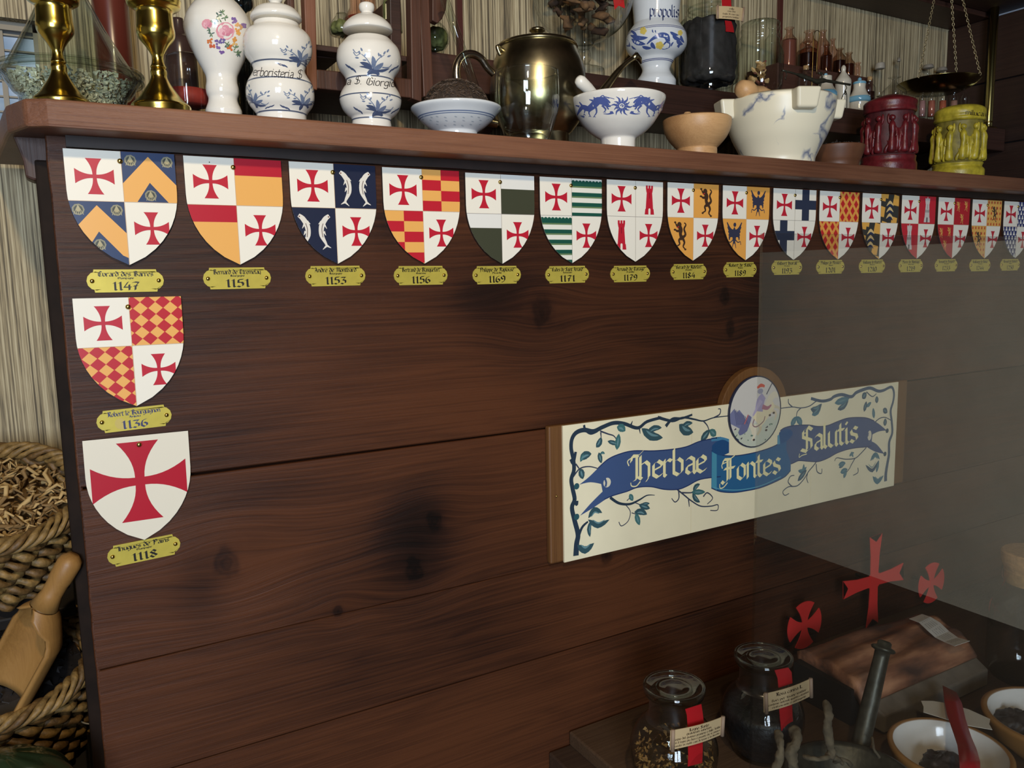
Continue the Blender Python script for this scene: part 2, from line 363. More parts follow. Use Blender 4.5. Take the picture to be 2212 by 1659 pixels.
# pen lettering: each glyph is (advance, strokes)
GL = {
 'a': (4.2, [[(0.4, 4.4), (1.6, 5), (3, 4.2), (3, 0.6), (3.6, 0)], [(3, 3), (0.5, 2.2), (0.3, 0.8), (1.4, 0), (3, 0.9)]]),
 'b': (4.2, [[(0, 8), (0, 0.8), (1.5, 0), (3, 0.9), (3, 4), (1.6, 5), (0, 4)]]),
 'c': (3.8, [[(3, 4.3), (1.6, 5), (0, 4), (0, 0.9), (1.5, 0), (3, 0.7)]]),
 'd': (4.2, [[(0.3, 7.6), (3, 5.2), (3, 0.9), (1.5, 0), (0, 0.9), (0, 4), (1.5, 5), (3, 4.2)]]),
 'e': (3.9, [[(0.2, 2.3), (3, 3.3), (2.9, 4.2), (1.6, 5), (0, 4), (0, 0.9), (1.5, 0), (3.1, 0.8)]]),
 'f': (3.2, [[(2.9, 7.4), (1.7, 8), (0.9, 7), (0.9, -0.6)], [(-0.3, 4.9), (2.5, 4.9)]]),
 'g': (4.2, [[(3, 4.2), (1.5, 5), (0, 4), (0, 1.4), (1.4, 0.5), (3, 1.3)], [(3, 5), (3, -1.4), (1.5, -2.4), (0, -1.7)]]),
 'h': (4.2, [[(0, 8), (0, 0)], [(0, 4.1), (1.6, 5), (3, 4), (3, 0), (2.3, -1.2)]]),
 'i': (1.9, [[(-0.4, 4.6), (0.2, 5), (0.2, 0.6), (0.9, 0)], [(0, 7), (0.5, 6.5)]]),
 'j': (2.0, [[(0.3, 5), (0.3, -1.6), (-0.9, -2.3)], [(0.1, 7), (0.6, 6.5)]]),
 'l': (1.9, [[(0, 8), (0, 0.7), (0.9, 0)]]),
 'm': (6.6, [[(0, 5), (0, 0)], [(0, 4.1), (1.4, 5), (2.6, 4.1), (2.6, 0)], [(2.6, 4.1), (4, 5), (5.2, 4.1), (5.2, 0.5), (5.8, 0)]]),
 'n': (4.2, [[(-0.3, 4.6), (0.1, 5), (0.1, 0)], [(0, 4.1), (1.6, 5), (3, 4), (3, 0.5), (3.6, 0)]]),
 'o': (4.2, [[(1.6, 5), (0, 4), (0, 0.9), (1.5, 0), (3, 0.9), (3, 4), (1.5, 5)]]),
 'p': (4.2, [[(0, 5.2), (0, -2.5)], [(0, 4.1), (1.6, 5), (3, 4), (3, 0.9), (1.5, 0), (0, 0.8)]]),
 'q': (4.2, [[(3, 5), (3, -2.5)], [(3, 4.1), (1.5, 5), (0, 4), (0, 0.9), (1.5, 0), (3, 0.9)]]),
 'r': (3.4, [[(0, 5), (0, 0.4), (0.6, 0)], [(0, 3.9), (1.5, 5), (2.6, 4.5)]]),
 's': (3.8, [[(2.9, 4.3), (1.5, 5), (0.2, 4), (0.6, 2.9), (2.5, 2.2), (2.9, 1), (1.4, 0), (0, 0.8)]]),
 't': (3.0, [[(0.6, 7), (0.6, 0.8), (1.5, 0), (2.3, 0.5)], [(-0.5, 5), (2.2, 5)]]),
 'u': (4.2, [[(0, 5), (0, 0.9), (1.3, 0), (3, 1)], [(3, 5), (3, 0.6), (3.6, 0)]]),
 'v': (4.2, [[(0, 5.4), (0, 1.2), (1.6, 0), (3, 1.2), (3, 4.2), (2, 5)]]),
 'x': (3.8, [[(0, 5), (3, 0)], [(3, 5), (0, 0)]]),
 'y': (4.2, [[(0, 5), (0, 1), (1.5, 0), (3, 1)], [(3, 5), (3, -1.2), (1, -2.4)]]),
 'A': (6, [[(0.5, 0), (2, 2), (3, 7.6)], [(0, 6.6), (1.6, 7.8), (3, 7), (4.2, 1), (5, 0)], [(1, 3), (4, 3)]]),
 'B': (6, [[(1, 7.5), (1, 0.4), (3, 0), (4.8, 1.2), (4.4, 3.4), (2.2, 4.2), (4, 5), (4, 7), (2.2, 8), (-0.4, 7)], [(2.3, 7), (2.3, 1)]]),
 'C': (5.4, [[(4.4, 6.8), (2.6, 8), (0.4, 6.4), (0.2, 2), (2, 0), (4.4, 1.2)], [(2.2, 7.2), (2.2, 1)]]),
 'D': (6, [[(0.2, 7.4), (2.4, 8), (4.8, 6), (4.8, 1.8), (2.6, 0), (0, 0.7)], [(1.4, 7), (1.4, 0.6)]]),
 'E': (5.4, [[(4.2, 6.8), (2.4, 8), (0.4, 6.6), (0.2, 1.8), (2, 0), (4.4, 1.1)], [(2, 7.2), (2, 0.8)], [(0.4, 4), (3.6, 4.3)]]),
 'F': (5.6, [[(-1.0, 5.8), (-0.4, 7.4), (2.2, 7.2), (4.6, 8.4)], [(1.2, 7.2), (1.2, 0.4), (-0.4, -0.6), (-1.4, 0.2)], [(2.4, 7.1), (2.4, 0.8)], [(-0.2, 4.2), (4.2, 4.4)]]),
 'G': (6, [[(4.4, 6.8), (2.6, 8), (0.4, 6.4), (0.2, 2), (2.2, 0), (4.6, 1), (4.6, 4), (2.8, 4.2)], [(2, 7.2), (2, 1)]]),
 'H': (7.0, [[(-1.0, 5.6), (-0.6, 7.4), (1.4, 7.2), (3.2, 8.4)], [(1.0, 7.2), (1.0, 0.2), (-0.4, -0.6)], [(2.3, 7), (2.3, 0.6)], [(2.3, 4.2), (4.2, 5.2), (5.4, 4.2), (5.4, 0.4), (4.2, -1.2)], [(0.2, 0), (1.6, 0.8), (2.8, 0)]]),
 'L': (5, [[(0.4, 8), (0.6, 1), (0, 0), (2.4, 0.6), (4.4, 0)], [(1.6, 7.4), (1.6, 1)]]),
 'M': (7, [[(0, 7), (1.4, 8), (1.4, 0.4), (0.2, 0)], [(1.4, 7), (3.4, 8), (3.6, 0.6)], [(3.6, 7), (5.6, 8), (5.8, 0.8), (6.6, 0)]]),
 'N': (6, [[(0, 6.8), (1.4, 8), (1.4, 0.4), (0.2, 0)], [(1.4, 7), (3.6, 7.8), (4.6, 6), (4.6, 1), (5.4, 0)], [(2.6, 7), (2.6, 2)]]),
 'P': (5.8, [[(-0.6, 6.6), (0.8, 7.8), (1.2, 7), (1.2, -0.6), (0, -1)], [(1.2, 7), (3.4, 8), (4.8, 6.6), (4.6, 4.4), (2.8, 3.4), (1.2, 4)], [(2.3, 7), (2.3, 4)]]),
 'R': (6, [[(-0.6, 6.6), (0.8, 7.8), (1.2, 7), (1.2, 0.4), (0, 0)], [(1.2, 7), (3.4, 8), (4.6, 6.6), (4.2, 4.8), (2, 4.2), (4, 2.6), (4.2, 0.8), (5.2, 0)], [(2.3, 7), (2.3, 1)]]),
 'S': (5.6, [[(4.6, 7), (2.8, 8.2), (0.8, 7), (0.8, 5), (4.2, 3.6), (4.4, 1.2), (2.4, 0), (0, 1)], [(2.4, 7.6), (2.4, 0.6)]]),
 'T': (5.4, [[(-0.2, 6.6), (1, 7.8), (3, 7.2), (4.8, 8)], [(3, 6.6), (0.8, 5.8), (0.4, 2), (2, 0), (4.2, 1)], [(2.2, 6.6), (2.2, 1)]]),
 'V': (5.6, [[(0, 7.6), (0.8, 1.4), (2.4, 0), (4.4, 1.4), (4.6, 6), (3.2, 8)]]),
 '0': (4.6, [[(1.8, 7.6), (0.2, 6), (0.2, 1.6), (1.7, 0), (3.3, 1.6), (3.3, 6), (1.8, 7.6)]]),
 '1': (3.0, [[(0, 6.4), (1.1, 7.4), (1.1, 0.4), (1.9, 0)]]),
 '2': (4.6, [[(0.2, 6), (1.6, 7.5), (3.2, 6), (2.8, 3.8), (0.2, 0.6), (1.6, 0.9), (3.6, 0.2)]]),
 '3': (4.6, [[(0.2, 7), (3.2, 7), (1.4, 4.4), (3.2, 3.6), (3.2, 1.2), (1.6, 0), (0, 0.8)]]),
 '4': (4.8, [[(2.4, 7.6), (0, 2.6), (4, 2.6)], [(2.9, 5), (2.9, 0)]]),
 '5': (4.6, [[(3.4, 7.4), (0.8, 7.2), (0.6, 4.4), (2.6, 4.6), (3.3, 3.2), (3.1, 1.2), (1.6, 0), (0, 0.8)]]),
 '6': (4.6, [[(3, 7.2), (1, 6.4), (0.2, 4), (0.2, 1.4), (1.7, 0), (3.2, 1.3), (3.2, 3), (1.7, 4.2), (0.3, 3)]]),
 '7': (4.6, [[(0, 6.8), (1.4, 7.4), (3.5, 7), (1.6, 3.4), (1.4, 0)], [(0.6, 3.7), (2.8, 3.7)]]),
 '8': (4.6, [[(1.7, 4), (0.3, 5.6), (1.7, 7.5), (3.1, 5.8), (1.7, 4), (0.1, 1.8), (1.7, 0), (3.4, 1.8), (1.7, 4)]]),
 '9': (4.6, [[(3.2, 4.4), (1.7, 3.4), (0.2, 4.8), (0.3, 6.4), (1.8, 7.6), (3.2, 6.2), (3.2, 2.8), (2, 0.4), (0.4, 0.2)]]),
 '.': (1.8, [[(0, 0.3), (0.5, 0)]]), "'": (1.2, [[(0, 8), (0.3, 6.6)]]), ' ': (3.0, []), ',': (1.8, [[(0.3, 0.3), (0, -1)]]),
 '-': (3, [[(0, 3), (2, 3)]]), ';': (1.8, [[(0, 4), (0.4, 3.6)], [(0.3, 0.3), (0, -1)]]),
}
def twidth(t, sp=0): return sum(GL.get(c, GL['o'])[0] + sp for c in t)
def write(art, t, x, y, size, col, layer=4, nib=1.15, ang=40, align='c', smooth=False, sp=0, width=None, M=None, clip=None):
    """size = height of one grid unit; M maps (u, v) in text space to art space"""
    k = size; tw = twidth(t, sp) - 0.8
    kx = k if width is None else width / tw
    ox = x - (tw * kx / 2 if align == 'c' else 0)
    nx, ny = nib * math.cos(math.radians(ang)) / 2, nib * math.sin(math.radians(ang)) / 2
    for ch in t:
        acc = None
        if ch == '\u00e9' or ch == '\u00e8' or ch == '\u00c8': acc = 1; ch = {'\u00e9': 'e', '\u00e8': 'e', '\u00c8': 'E'}[ch]
        adv, st = GL.get(ch, GL['o'])
        if acc: st = st + [[(1.2, 6.4), (2.4, 8)]]
        for s_ in st:
            P = [(q.x, q.y) for q in catmull([(a, b, 0) for a, b in s_], 4)] if smooth else s_
            for (a, b), (c, d) in zip(P, P[1:]):
                if smooth:
                    L_ = math.hypot(c - a, d - b) + 1e-9; tx, ty = -(d - b) / L_ * nib / 2, (c - a) / L_ * nib / 2
                    q = [(a + tx, b + ty), (a - tx, b - ty), (c - tx, d - ty), (c + tx, d + ty)]
                else:
                    q = [(a - nx, b - ny), (a + nx, b + ny), (c + nx, d + ny), (c - nx, d - ny)]
                    # keep a hairline when the stroke runs along the nib
                    cr = (c - a) * ny - (d - b) * nx
                    if abs(cr) < 0.12 * nib * math.hypot(c - a, d - b): q = [(a - nx, b - ny), (a + 0.12, b - 0.12), (c + nx, d + ny), (c - 0.12, d + 0.12)]
                q = [(ox + u * kx, y + v * k) for u, v in q]
                if M: q = [M(u, v) for u, v in q]
                art.poly(q, col, layer, clip)
        ox += (adv + sp) * kx
# ================================================================== SETTING
def struct(o, n=None):
    o['kind'] = 'structure'; return o
ZS = 1.655                                   # top of the long front shelf
BW = 0.34                                    # back wall plane
def setting():
    struct(MB().box((-2.6, -3.3, -0.02), (3.3, 0.6, 0)).build('floor', paint((64, 50, 40), 0.5, 0, 'floor_tile', noise=0.3, bscale=4)))
    struct(MB().box((-2.6, -3.3, 2.62), (3.3, 0.6, 2.66)).build('ceiling', DARKSHELF))
    struct(MB().box((-2.64, -3.3, 0), (-2.6, 0.6, 2.62)).build('wall_left', PLASTER))
    # far right wall: cream plaster below, dark boards above
    struct(MB().box((3.2, -3.3, 0), (3.24, 0.0, 1.56)).build('wall_right', PLASTER))
    struct(MB().box((3.19, -3.3, 1.56), (3.24, 0.0, 2.62)).build('trim_1', DARKSHELF))
    # wall behind the camera with two tall windows
    m = MB()
    for x0, x1 in ((-2.6, -1.6), (-0.54, 3.3)): m.box((x0, -3.3, 0), (x1, -3.2, 2.62))
    m.box((-1.6, -3.3, 0), (-0.54, -3.2, 0.95)); m.box((-1.6, -3.3, 2.3), (-0.54, -3.2, 2.62)); m.box((-1.12, -3.3, 0.95), (-1.02, -3.2, 2.3))
    struct(m.build('wall_back', paint((150, 128, 98), 0.8, 0, 'tan_plaster', noise=0.15, bscale=5)))
    struct(MB().box((1.0, -3.2, 0), (3.2, -3.17, 2.62)).build('added_dark_board', DARKSHELF))  # unseen dark board, added so the glass screen reflects less brightness here
    # wallpapered wall behind the shelves, with an opening for the small window
    wx0, wx1, wz0, wz1 = at(0, 290, BW).x - 0.6, at(88, 150, BW).x, at(0, 292, BW).z, at(0, 36, BW).z
    m = MB(); m.box((-2.6, BW, 0), (2.26, BW + 0.04, wz0 - 0.012)); m.box((wx1, BW, wz0 - 0.012), (2.26, BW + 0.04, 2.62))
    m.box((-2.6, BW, wz1), (wx1, BW + 0.04, 2.62)); m.box((-2.6, BW, wz0 - 0.012), (wx0, BW + 0.04, wz1))
    struct(m.build('wall_rear', WALLP))
    wn = empty('window_1', (0, 0, 0), 'small bright window low in the wall behind the glass cone', 'window'); wn['kind'] = 'structure'
    fw = paint((120, 112, 96), 0.5, 0, 'grey_beige_paint')
    m = MB()
    m.box((wx0, BW + 0.02, wz0), (wx1, BW + 0.05, wz0 + 0.012)); m.box((wx0, BW + 0.02, wz1 - 0.012), (wx1, BW + 0.05, wz1))
    m.box((wx1 - 0.006, BW + 0.02, wz0), (wx1, BW + 0.05, wz1)); m.box((wx0, BW + 0.02, wz0), (wx0 + 0.012, BW + 0.05, wz1))
    m.box((wx1 - 0.052, BW + 0.025, wz0), (wx1 - 0.045, BW + 0.045, wz1)); m.box((wx1 - 0.16, BW + 0.025, wz0), (wx1 - 0.15, BW + 0.045, wz1))
    m.build('window_frame', fw, wn)
    for k in range(7):
        z = wz0 + (wz1 - wz0) * (k + 0.7) / 7.5
        MB().box((wx0, BW + 0.028, z), (wx1, BW + 0.036, z + 0.0025)).build('glazing_bar', fw, wn)
    sky, nt, b = newmat('daylight_beyond_window'); tc = N(nt, 'ShaderNodeTexCoord'); nz = N(nt, 'ShaderNodeTexNoise'); nz.inputs['Scale'].default_value = 9
    nt.links.new(tc.outputs['Object'], nz.inputs[0]); r = N(nt, 'ShaderNodeValToRGB'); r.color_ramp.elements[0].position = 0.35; r.color_ramp.elements[1].position = 0.65
    r.color_ramp.elements[0].color = srgb(96, 120, 142); r.color_ramp.elements[1].color = srgb(172, 186, 208)
    nt.links.new(nz.outputs['Fac'], r.inputs[0]); nt.links.new(r.outputs[0], b.inputs['Emission Color']); b.inputs['Emission Strength'].default_value = 1.0; b.inputs['Base Color'].default_value = (0, 0, 0, 1)
    MB().box((wx0 - 0.3, BW + 0.2, wz0 - 0.3), (wx1 + 0.3, BW + 0.21, wz1 + 0.3)).build('pane', sky, wn)
    # wooden sill under it
    sl = wood('pale_sill_wood', (64, 50, 34), (120, 100, 74), (160, 138, 104), 0.6, 0, 2.0)
    struct(MB().box((wx0, BW - 0.03, at(0, 328, BW - 0.03).z), (-0.075, BW + 0.03, at(0, 292, BW - 0.03).z)).build('trim_2', sl, bev=0.003))
    # dark lintel and dark cupboard above the window
    zt = at(290, 76, BW - 0.02).z
    struct(MB().box((-2.6, BW - 0.05, max(wz1, 1.9)), (at(300, 60, BW - 0.05).x + 0.05, BW, 2.62)).build('trim_3', BLACK))
    # dark wood side wall on the right and dark boarded soffit over the back
    ds = wood('dark_side_boards', (16, 10, 7), (34, 21, 16), (52, 34, 26), 0.5, 1)
    sw = empty('wall_side', (0, 0, 0), 'dark boarded side wall beyond the scales', 'wall'); sw['kind'] = 'structure'
    for k in range(9):
        z = 0.6 + k * 0.17
        MB().box((2.195, 0.0, z), (2.235, BW, z + 0.167)).build('plank', ds, sw, bev=0.002)
    so = empty('ceiling_soffit', (0, 0, 0), 'dark boarded soffit over the back shelf', 'soffit'); so['kind'] = 'structure'
    for k in range(4):
        y = 0.34 - 0.115 * (k + 1)
        MB().box((-0.6, y, 2.128 + 0.012 * k), (2.23, y + 0.113, 2.15 + 0.012 * k)).build('plank', DARKSHELF, so, bev=0.002)
    # slim red-brown strips nailed up the wallpaper
    for px0, y0, px1 in ((990, 60, 9), (1681, 60, 12)):
        c = at(px0, y0, BW)
        struct(MB().box((c.x - 0.0055, BW - 0.009, 0.9), (c.x + 0.0055, BW, 2.13)).build('trim_4' if px0 < 1000 else 'trim_5', paint((74, 36, 30), 0.45, 0, 'red_brown_strip')))
    # boarded partition: planks one by one
    part = empty('wall_partition', (0, 0, 0), 'dark stained plank partition under the long shelf', 'partition'); part['kind'] = 'structure'
    J = [1.65, 1.2035, 0.9685, 0.8085, 0.60, 0.40, 0.2, 0.0]
    for i, (a, b_) in enumerate(zip(J, J[1:])):
        g = 0.0028 if i == 0 else (0.0002 if i == 1 else 0.0008); gt = 0.0 if i == 0 else 0.0006
        n = 56; x0, x1 = -0.068, 2.19
        random.seed(40 + i); top = []; bot = []
        ph = random.random() * 9
        for k in range(n + 1):
            x = x0 + (x1 - x0) * k / n
            wv = 0.0010 * math.sin(x * 5 + ph) + 0.0006 * math.sin(x * 13 + ph)
            top.append((x, a - gt + (0 if i == 0 else wv * 0.4)))
            bot.append((x, b_ + g * (1.0 - 0.55 * min(1, max(0, x)) if i == 0 else 1)))
        v = []; f = []
        for (xa, za), (xb, zb) in zip(top, bot):
            # slightly rounded arris at both long edges
            v += [(xa, 0.02, za), (xa, 0.0010, za), (xa, 0.0, za - 0.0008), (xb, 0.0, zb + 0.0016), (xb, 0.0012, zb), (xb, 0.02, zb)]
        for k in range(n):
            o_ = 6 * k
            for q in range(5): f.append((o_ + q, o_ + q + 1, o_ + 7 + q, o_ + 6 + q))
            f.append((o_ + 5, o_, o_ + 6, o_ + 11))
        f += [tuple(range(6)), tuple(6 * n + q for q in range(6))[::-1]]
        recalc(mesh('plank', v, f, PANELW, part))
    # rough left arris and stile behind it
    random.seed(3); m = MB(); pts = []
    for k in range(90):
        z = 1.652 - k * 0.0185; pts.append((-0.0680 + random.uniform(-0.0007, 0.0007), 0.004 + random.uniform(-0.001, 0.001), z))
    m.tube(pts, 0.0030, 6); m.build('worn_edge', PANELW, part, smooth=True)
    MB().box((-0.084, 0.02, 0), (-0.045, 0.075, 1.6)).build('stile', paint((30, 19, 12), 0.7, 0, 'dark_stile', noise=0.4, bscale=30, spec=0.15), part, bev=0.003)
    MB().box((0.0, 0.02, 0.0), (2.19, 0.03, 1.62)).build('backing_board', BLACK, part)
setting()
# small bracket at the shelf's left end
m = MB(); pr = [at(px, py, 0.03) for px, py in [(8, 236), (14, 262), (26, 292), (40, 325), (50, 350), (56, 385), (74, 392), (112, 392), (120, 300), (122, 236)]]
pr = [(p.x, p.z) for p in pr]
m.prism(pr, lambda u, v, d: Vector((u, d, v)), 0.022, 0.055)
o = m.build('shelf_bracket', wood('bracket_wood', (28, 15, 9), (52, 28, 18), (74, 44, 28), 0.5, 2), bev=0.003)
tag(o, 'dark curved wooden bracket under the left end of the long shelf', 'bracket')
# long shelf
m = MB(); zb = 1.6245
e = at(3, 225, 0.02)
out = [(-0.066, -0.060), (2.19, -0.060), (2.19, 0.27), (-0.135, 0.27), (e.x, 0.03), (e.x + 0.004, 0.0), (-0.088, -0.048)]
m.prism(out, lambda u, v, d: Vector((u, v, d)), zb, ZS)
o = m.build('long_shelf', SHELFW, bev=0.0035)
tag(o, 'long brown wooden shelf with rounded edge above the row of shields', 'shelf')
m = MB(); m.box((-0.05, -0.012, 1.612), (2.19, 0.0, zb)); o = m.build('shelf_shade_strip', paint((34, 20, 14), 0.6, 0, 'dark_shade_brown', noise=0.3, bscale=40)); tag(o, 'thin dark cleat strip standing in for shadow beneath the long shelf', 'shading')  # dark strip standing in for the shelf's own shadow on the planks

# ================================================================== SHIELDS
W_, H_ = 0.12, 0.1347
WHITE = (236, 230, 214); RED = (186, 34, 52); GOLD = (232, 172, 92); NAVY = (38, 44, 66)
def shield_outline(n=9):
    hw = W_ / 2; v0 = 0.35 * H_; dv = H_ - v0; r = (hw * hw + dv * dv) / (2 * hw); R = []
    for k in range(n + 1):
        v = dv * k / n; R.append((hw - r + math.sqrt(max(0, r * r - v * v)), -(v0 + v)))
    R[-1] = (0, -H_)
    return [(-hw, 0)] + [(-x, y) for x, y in R[:-1]] + [(0, -H_)] + [(x, y) for x, y in R[:-1]][::-1] + [(hw, 0)]
SO = shield_outline()
def cross(a, cx, cy, L, col=RED, layer=3, end=0.42, mid=0.10, clip=None, ly=1.0):
    for dx, dy in ((1, 0), (-1, 0), (0, 1), (0, -1)):
        A, B = [], []
        for k in range(8):
            t = k / 7; hw_ = L * (mid + (end - mid) * t ** 2.1); d = L * (mid + (1 - mid) * t)
            A.append((cx + dx * d - dy * hw_, cy + (dy * d + dx * hw_) * ly)); B.append((cx + dx * d + dy * hw_, cy + (dy * d - dx * hw_) * ly))
        for k in range(7): a.poly([A[k], A[k + 1], B[k + 1], B[k]], col, layer, clip)
    a.rect(cx - L * mid, cy - L * mid * ly, cx + L * mid, cy + L * mid * ly, col, layer, clip)
QV = -0.44 * H_
TR = [(0, QV), (W_ / 2, QV), (W_ / 2, 0), (0, 0)]
BL = [(-W_ / 2, -H_), (0, -H_), (0, QV), (-W_ / 2, QV)]
def lion(a, x, y, s, col, clip, red=None):
    S = lambda l: [(x + u * s, y + v * s) for u, v in l]
    a.stroke(S([(-0.1, 0.55), (0.02, 0.3), (0.0, 0.0), (0.18, -0.3)]), [0.26 * s, 0.34 * s, 0.24 * s, 0.32 * s], col, 4, 4, clip)
    a.disc(x - 0.1 * s, y + 0.62 * s, 0.19 * s, 0.18 * s, col, 4, 9, clip)
    for p in ([(-0.05, 0.4), (-0.3, 0.55), (-0.42, 0.72)], [(-0.02, 0.25), (-0.3, 0.22), (-0.45, 0.34)], [(0.12, -0.2), (-0.12, -0.35), (-0.06, -0.6), (-0.28, -0.72)],
              [(0.2, -0.25), (0.34, -0.5), (0.24, -0.75), (0.38, -0.9)], [(0.16, -0.2), (0.42, 0.0), (0.3, 0.35), (0.45, 0.62), (0.3, 0.75)]):
        a.stroke(S(p), [0.2 * s, 0.14 * s, 0.07 * s], col, 4, 4, clip)
    for u, v in ((-0.45, 0.76), (-0.48, 0.3), (-0.3, -0.76), (0.42, -0.94)): a.disc(x + u * s, y + v * s, 0.1 * s, 0.07 * s, col, 4, 6, clip)
    if red: a.stroke(S([(-0.14, 0.5), (-0.3, 0.42)]), 0.06 * s, red, 5, 2, clip)
def eagle(a, x, y, s, col, clip):
    S = lambda l: [(x + u * s, y + v * s) for u, v in l]
    a.leaf((x, y + 0.45 * s), (x, y - 0.55 * s), 0.34 * s, col, 4, 0, clip); a.disc(x + 0.03 * s, y + 0.58 * s, 0.12 * s, 0.13 * s, col, 4, 8, clip)
    for d in (-1, 1):
        for k in range(5): a.stroke(S([(0.05 * d, 0.2 - 0.07 * k), (0.35 * d, 0.32 - 0.1 * k), (0.6 * d - 0.05 * k * d, 0.72 - 0.26 * k)]), [0.15 * s, 0.17 * s, 0.06 * s], col, 4, 3, clip)
        a.stroke(S([(0.05 * d, -0.25), (0.3 * d, -0.45), (0.5 * d, -0.4), (0.55 * d, -0.6)]), [0.07 * s, 0.04 * s], col, 4, 3, clip)
        a.stroke(S([(0.04 * d, -0.4), (0.16 * d, -0.8)]), [0.09 * s, 0.03 * s], col, 4, 3, clip)
def fish(a, x, y, s, d, clip):
    S = lambda l: [(x + u * s * d, y + v * s) for u, v in l]
    c = (224, 218, 206)
    a.stroke(S([(-0.32, 0.8), (-0.1, 0.62), (0.1, 0.25), (0.12, -0.2), (-0.08, -0.62), (-0.12, -0.78)]), [0.18 * s, 0.26 * s, 0.28 * s, 0.24 * s, 0.12 * s, 0.1 * s], c, 4, 4, clip)
    for q in ([(-0.12, -0.72), (-0.34, -0.84)], [(-0.12, -0.72), (0.1, -0.92)], [(-0.02, 0.4), (-0.16, 0.14)], [(0.1, 0.5), (0.26, 0.36)], [(0.0, 0.0), (-0.1, -0.2)], [(0.2, -0.1), (0.16, -0.34)]):
        a.stroke(S(q), [0.12 * s, 0.02 * s], c, 4, 2, clip)
    a.stroke(S([(0.02, 0.4), (0.1, 0.1), (0.06, -0.3)]), 0.04 * s, (120, 104, 96), 5, 3, clip)
    a.disc(x - 0.28 * s * d, y + 0.74 * s, 0.04 * s, 0.04 * s, (110, 60, 50), 5, 6, clip)
def tower(a, x, y, s, col, door, clip, win=None):
    a.poly([(x - 0.36 * s, y - s), (x + 0.36 * s, y - s), (x + 0.24 * s, y + 0.5 * s), (x - 0.24 * s, y + 0.5 * s)], col, 4, clip)
    a.poly([(x - 0.42 * s, y - s), (x + 0.42 * s, y - s), (x + 0.37 * s, y - 0.62 * s), (x - 0.37 * s, y - 0.62 * s)], col, 4, clip)
    a.poly([(x - 0.26 * s, y + 0.5 * s), (x + 0.26 * s, y + 0.5 * s), (x + 0.32 * s, y + 0.78 * s), (x - 0.32 * s, y + 0.78 * s)], col, 4, clip)
    for k in (-1, 0, 1): a.rect(x + k * 0.23 * s - 0.085 * s, y + 0.76 * s, x + k * 0.23 * s + 0.085 * s, y + 0.98 * s, col, 4, clip)
    a.rect(x - 0.09 * s, y - s, x + 0.09 * s, y - 0.66 * s, door, 5, clip); a.disc(x, y - 0.66 * s, 0.09 * s, 0.09 * s, door, 5, 8, clip)
    a.stroke([(x, y + 0.5 * s), (x, y + 0.1 * s)], 0.05 * s, win or (120, 24, 36), 5, 1, clip)
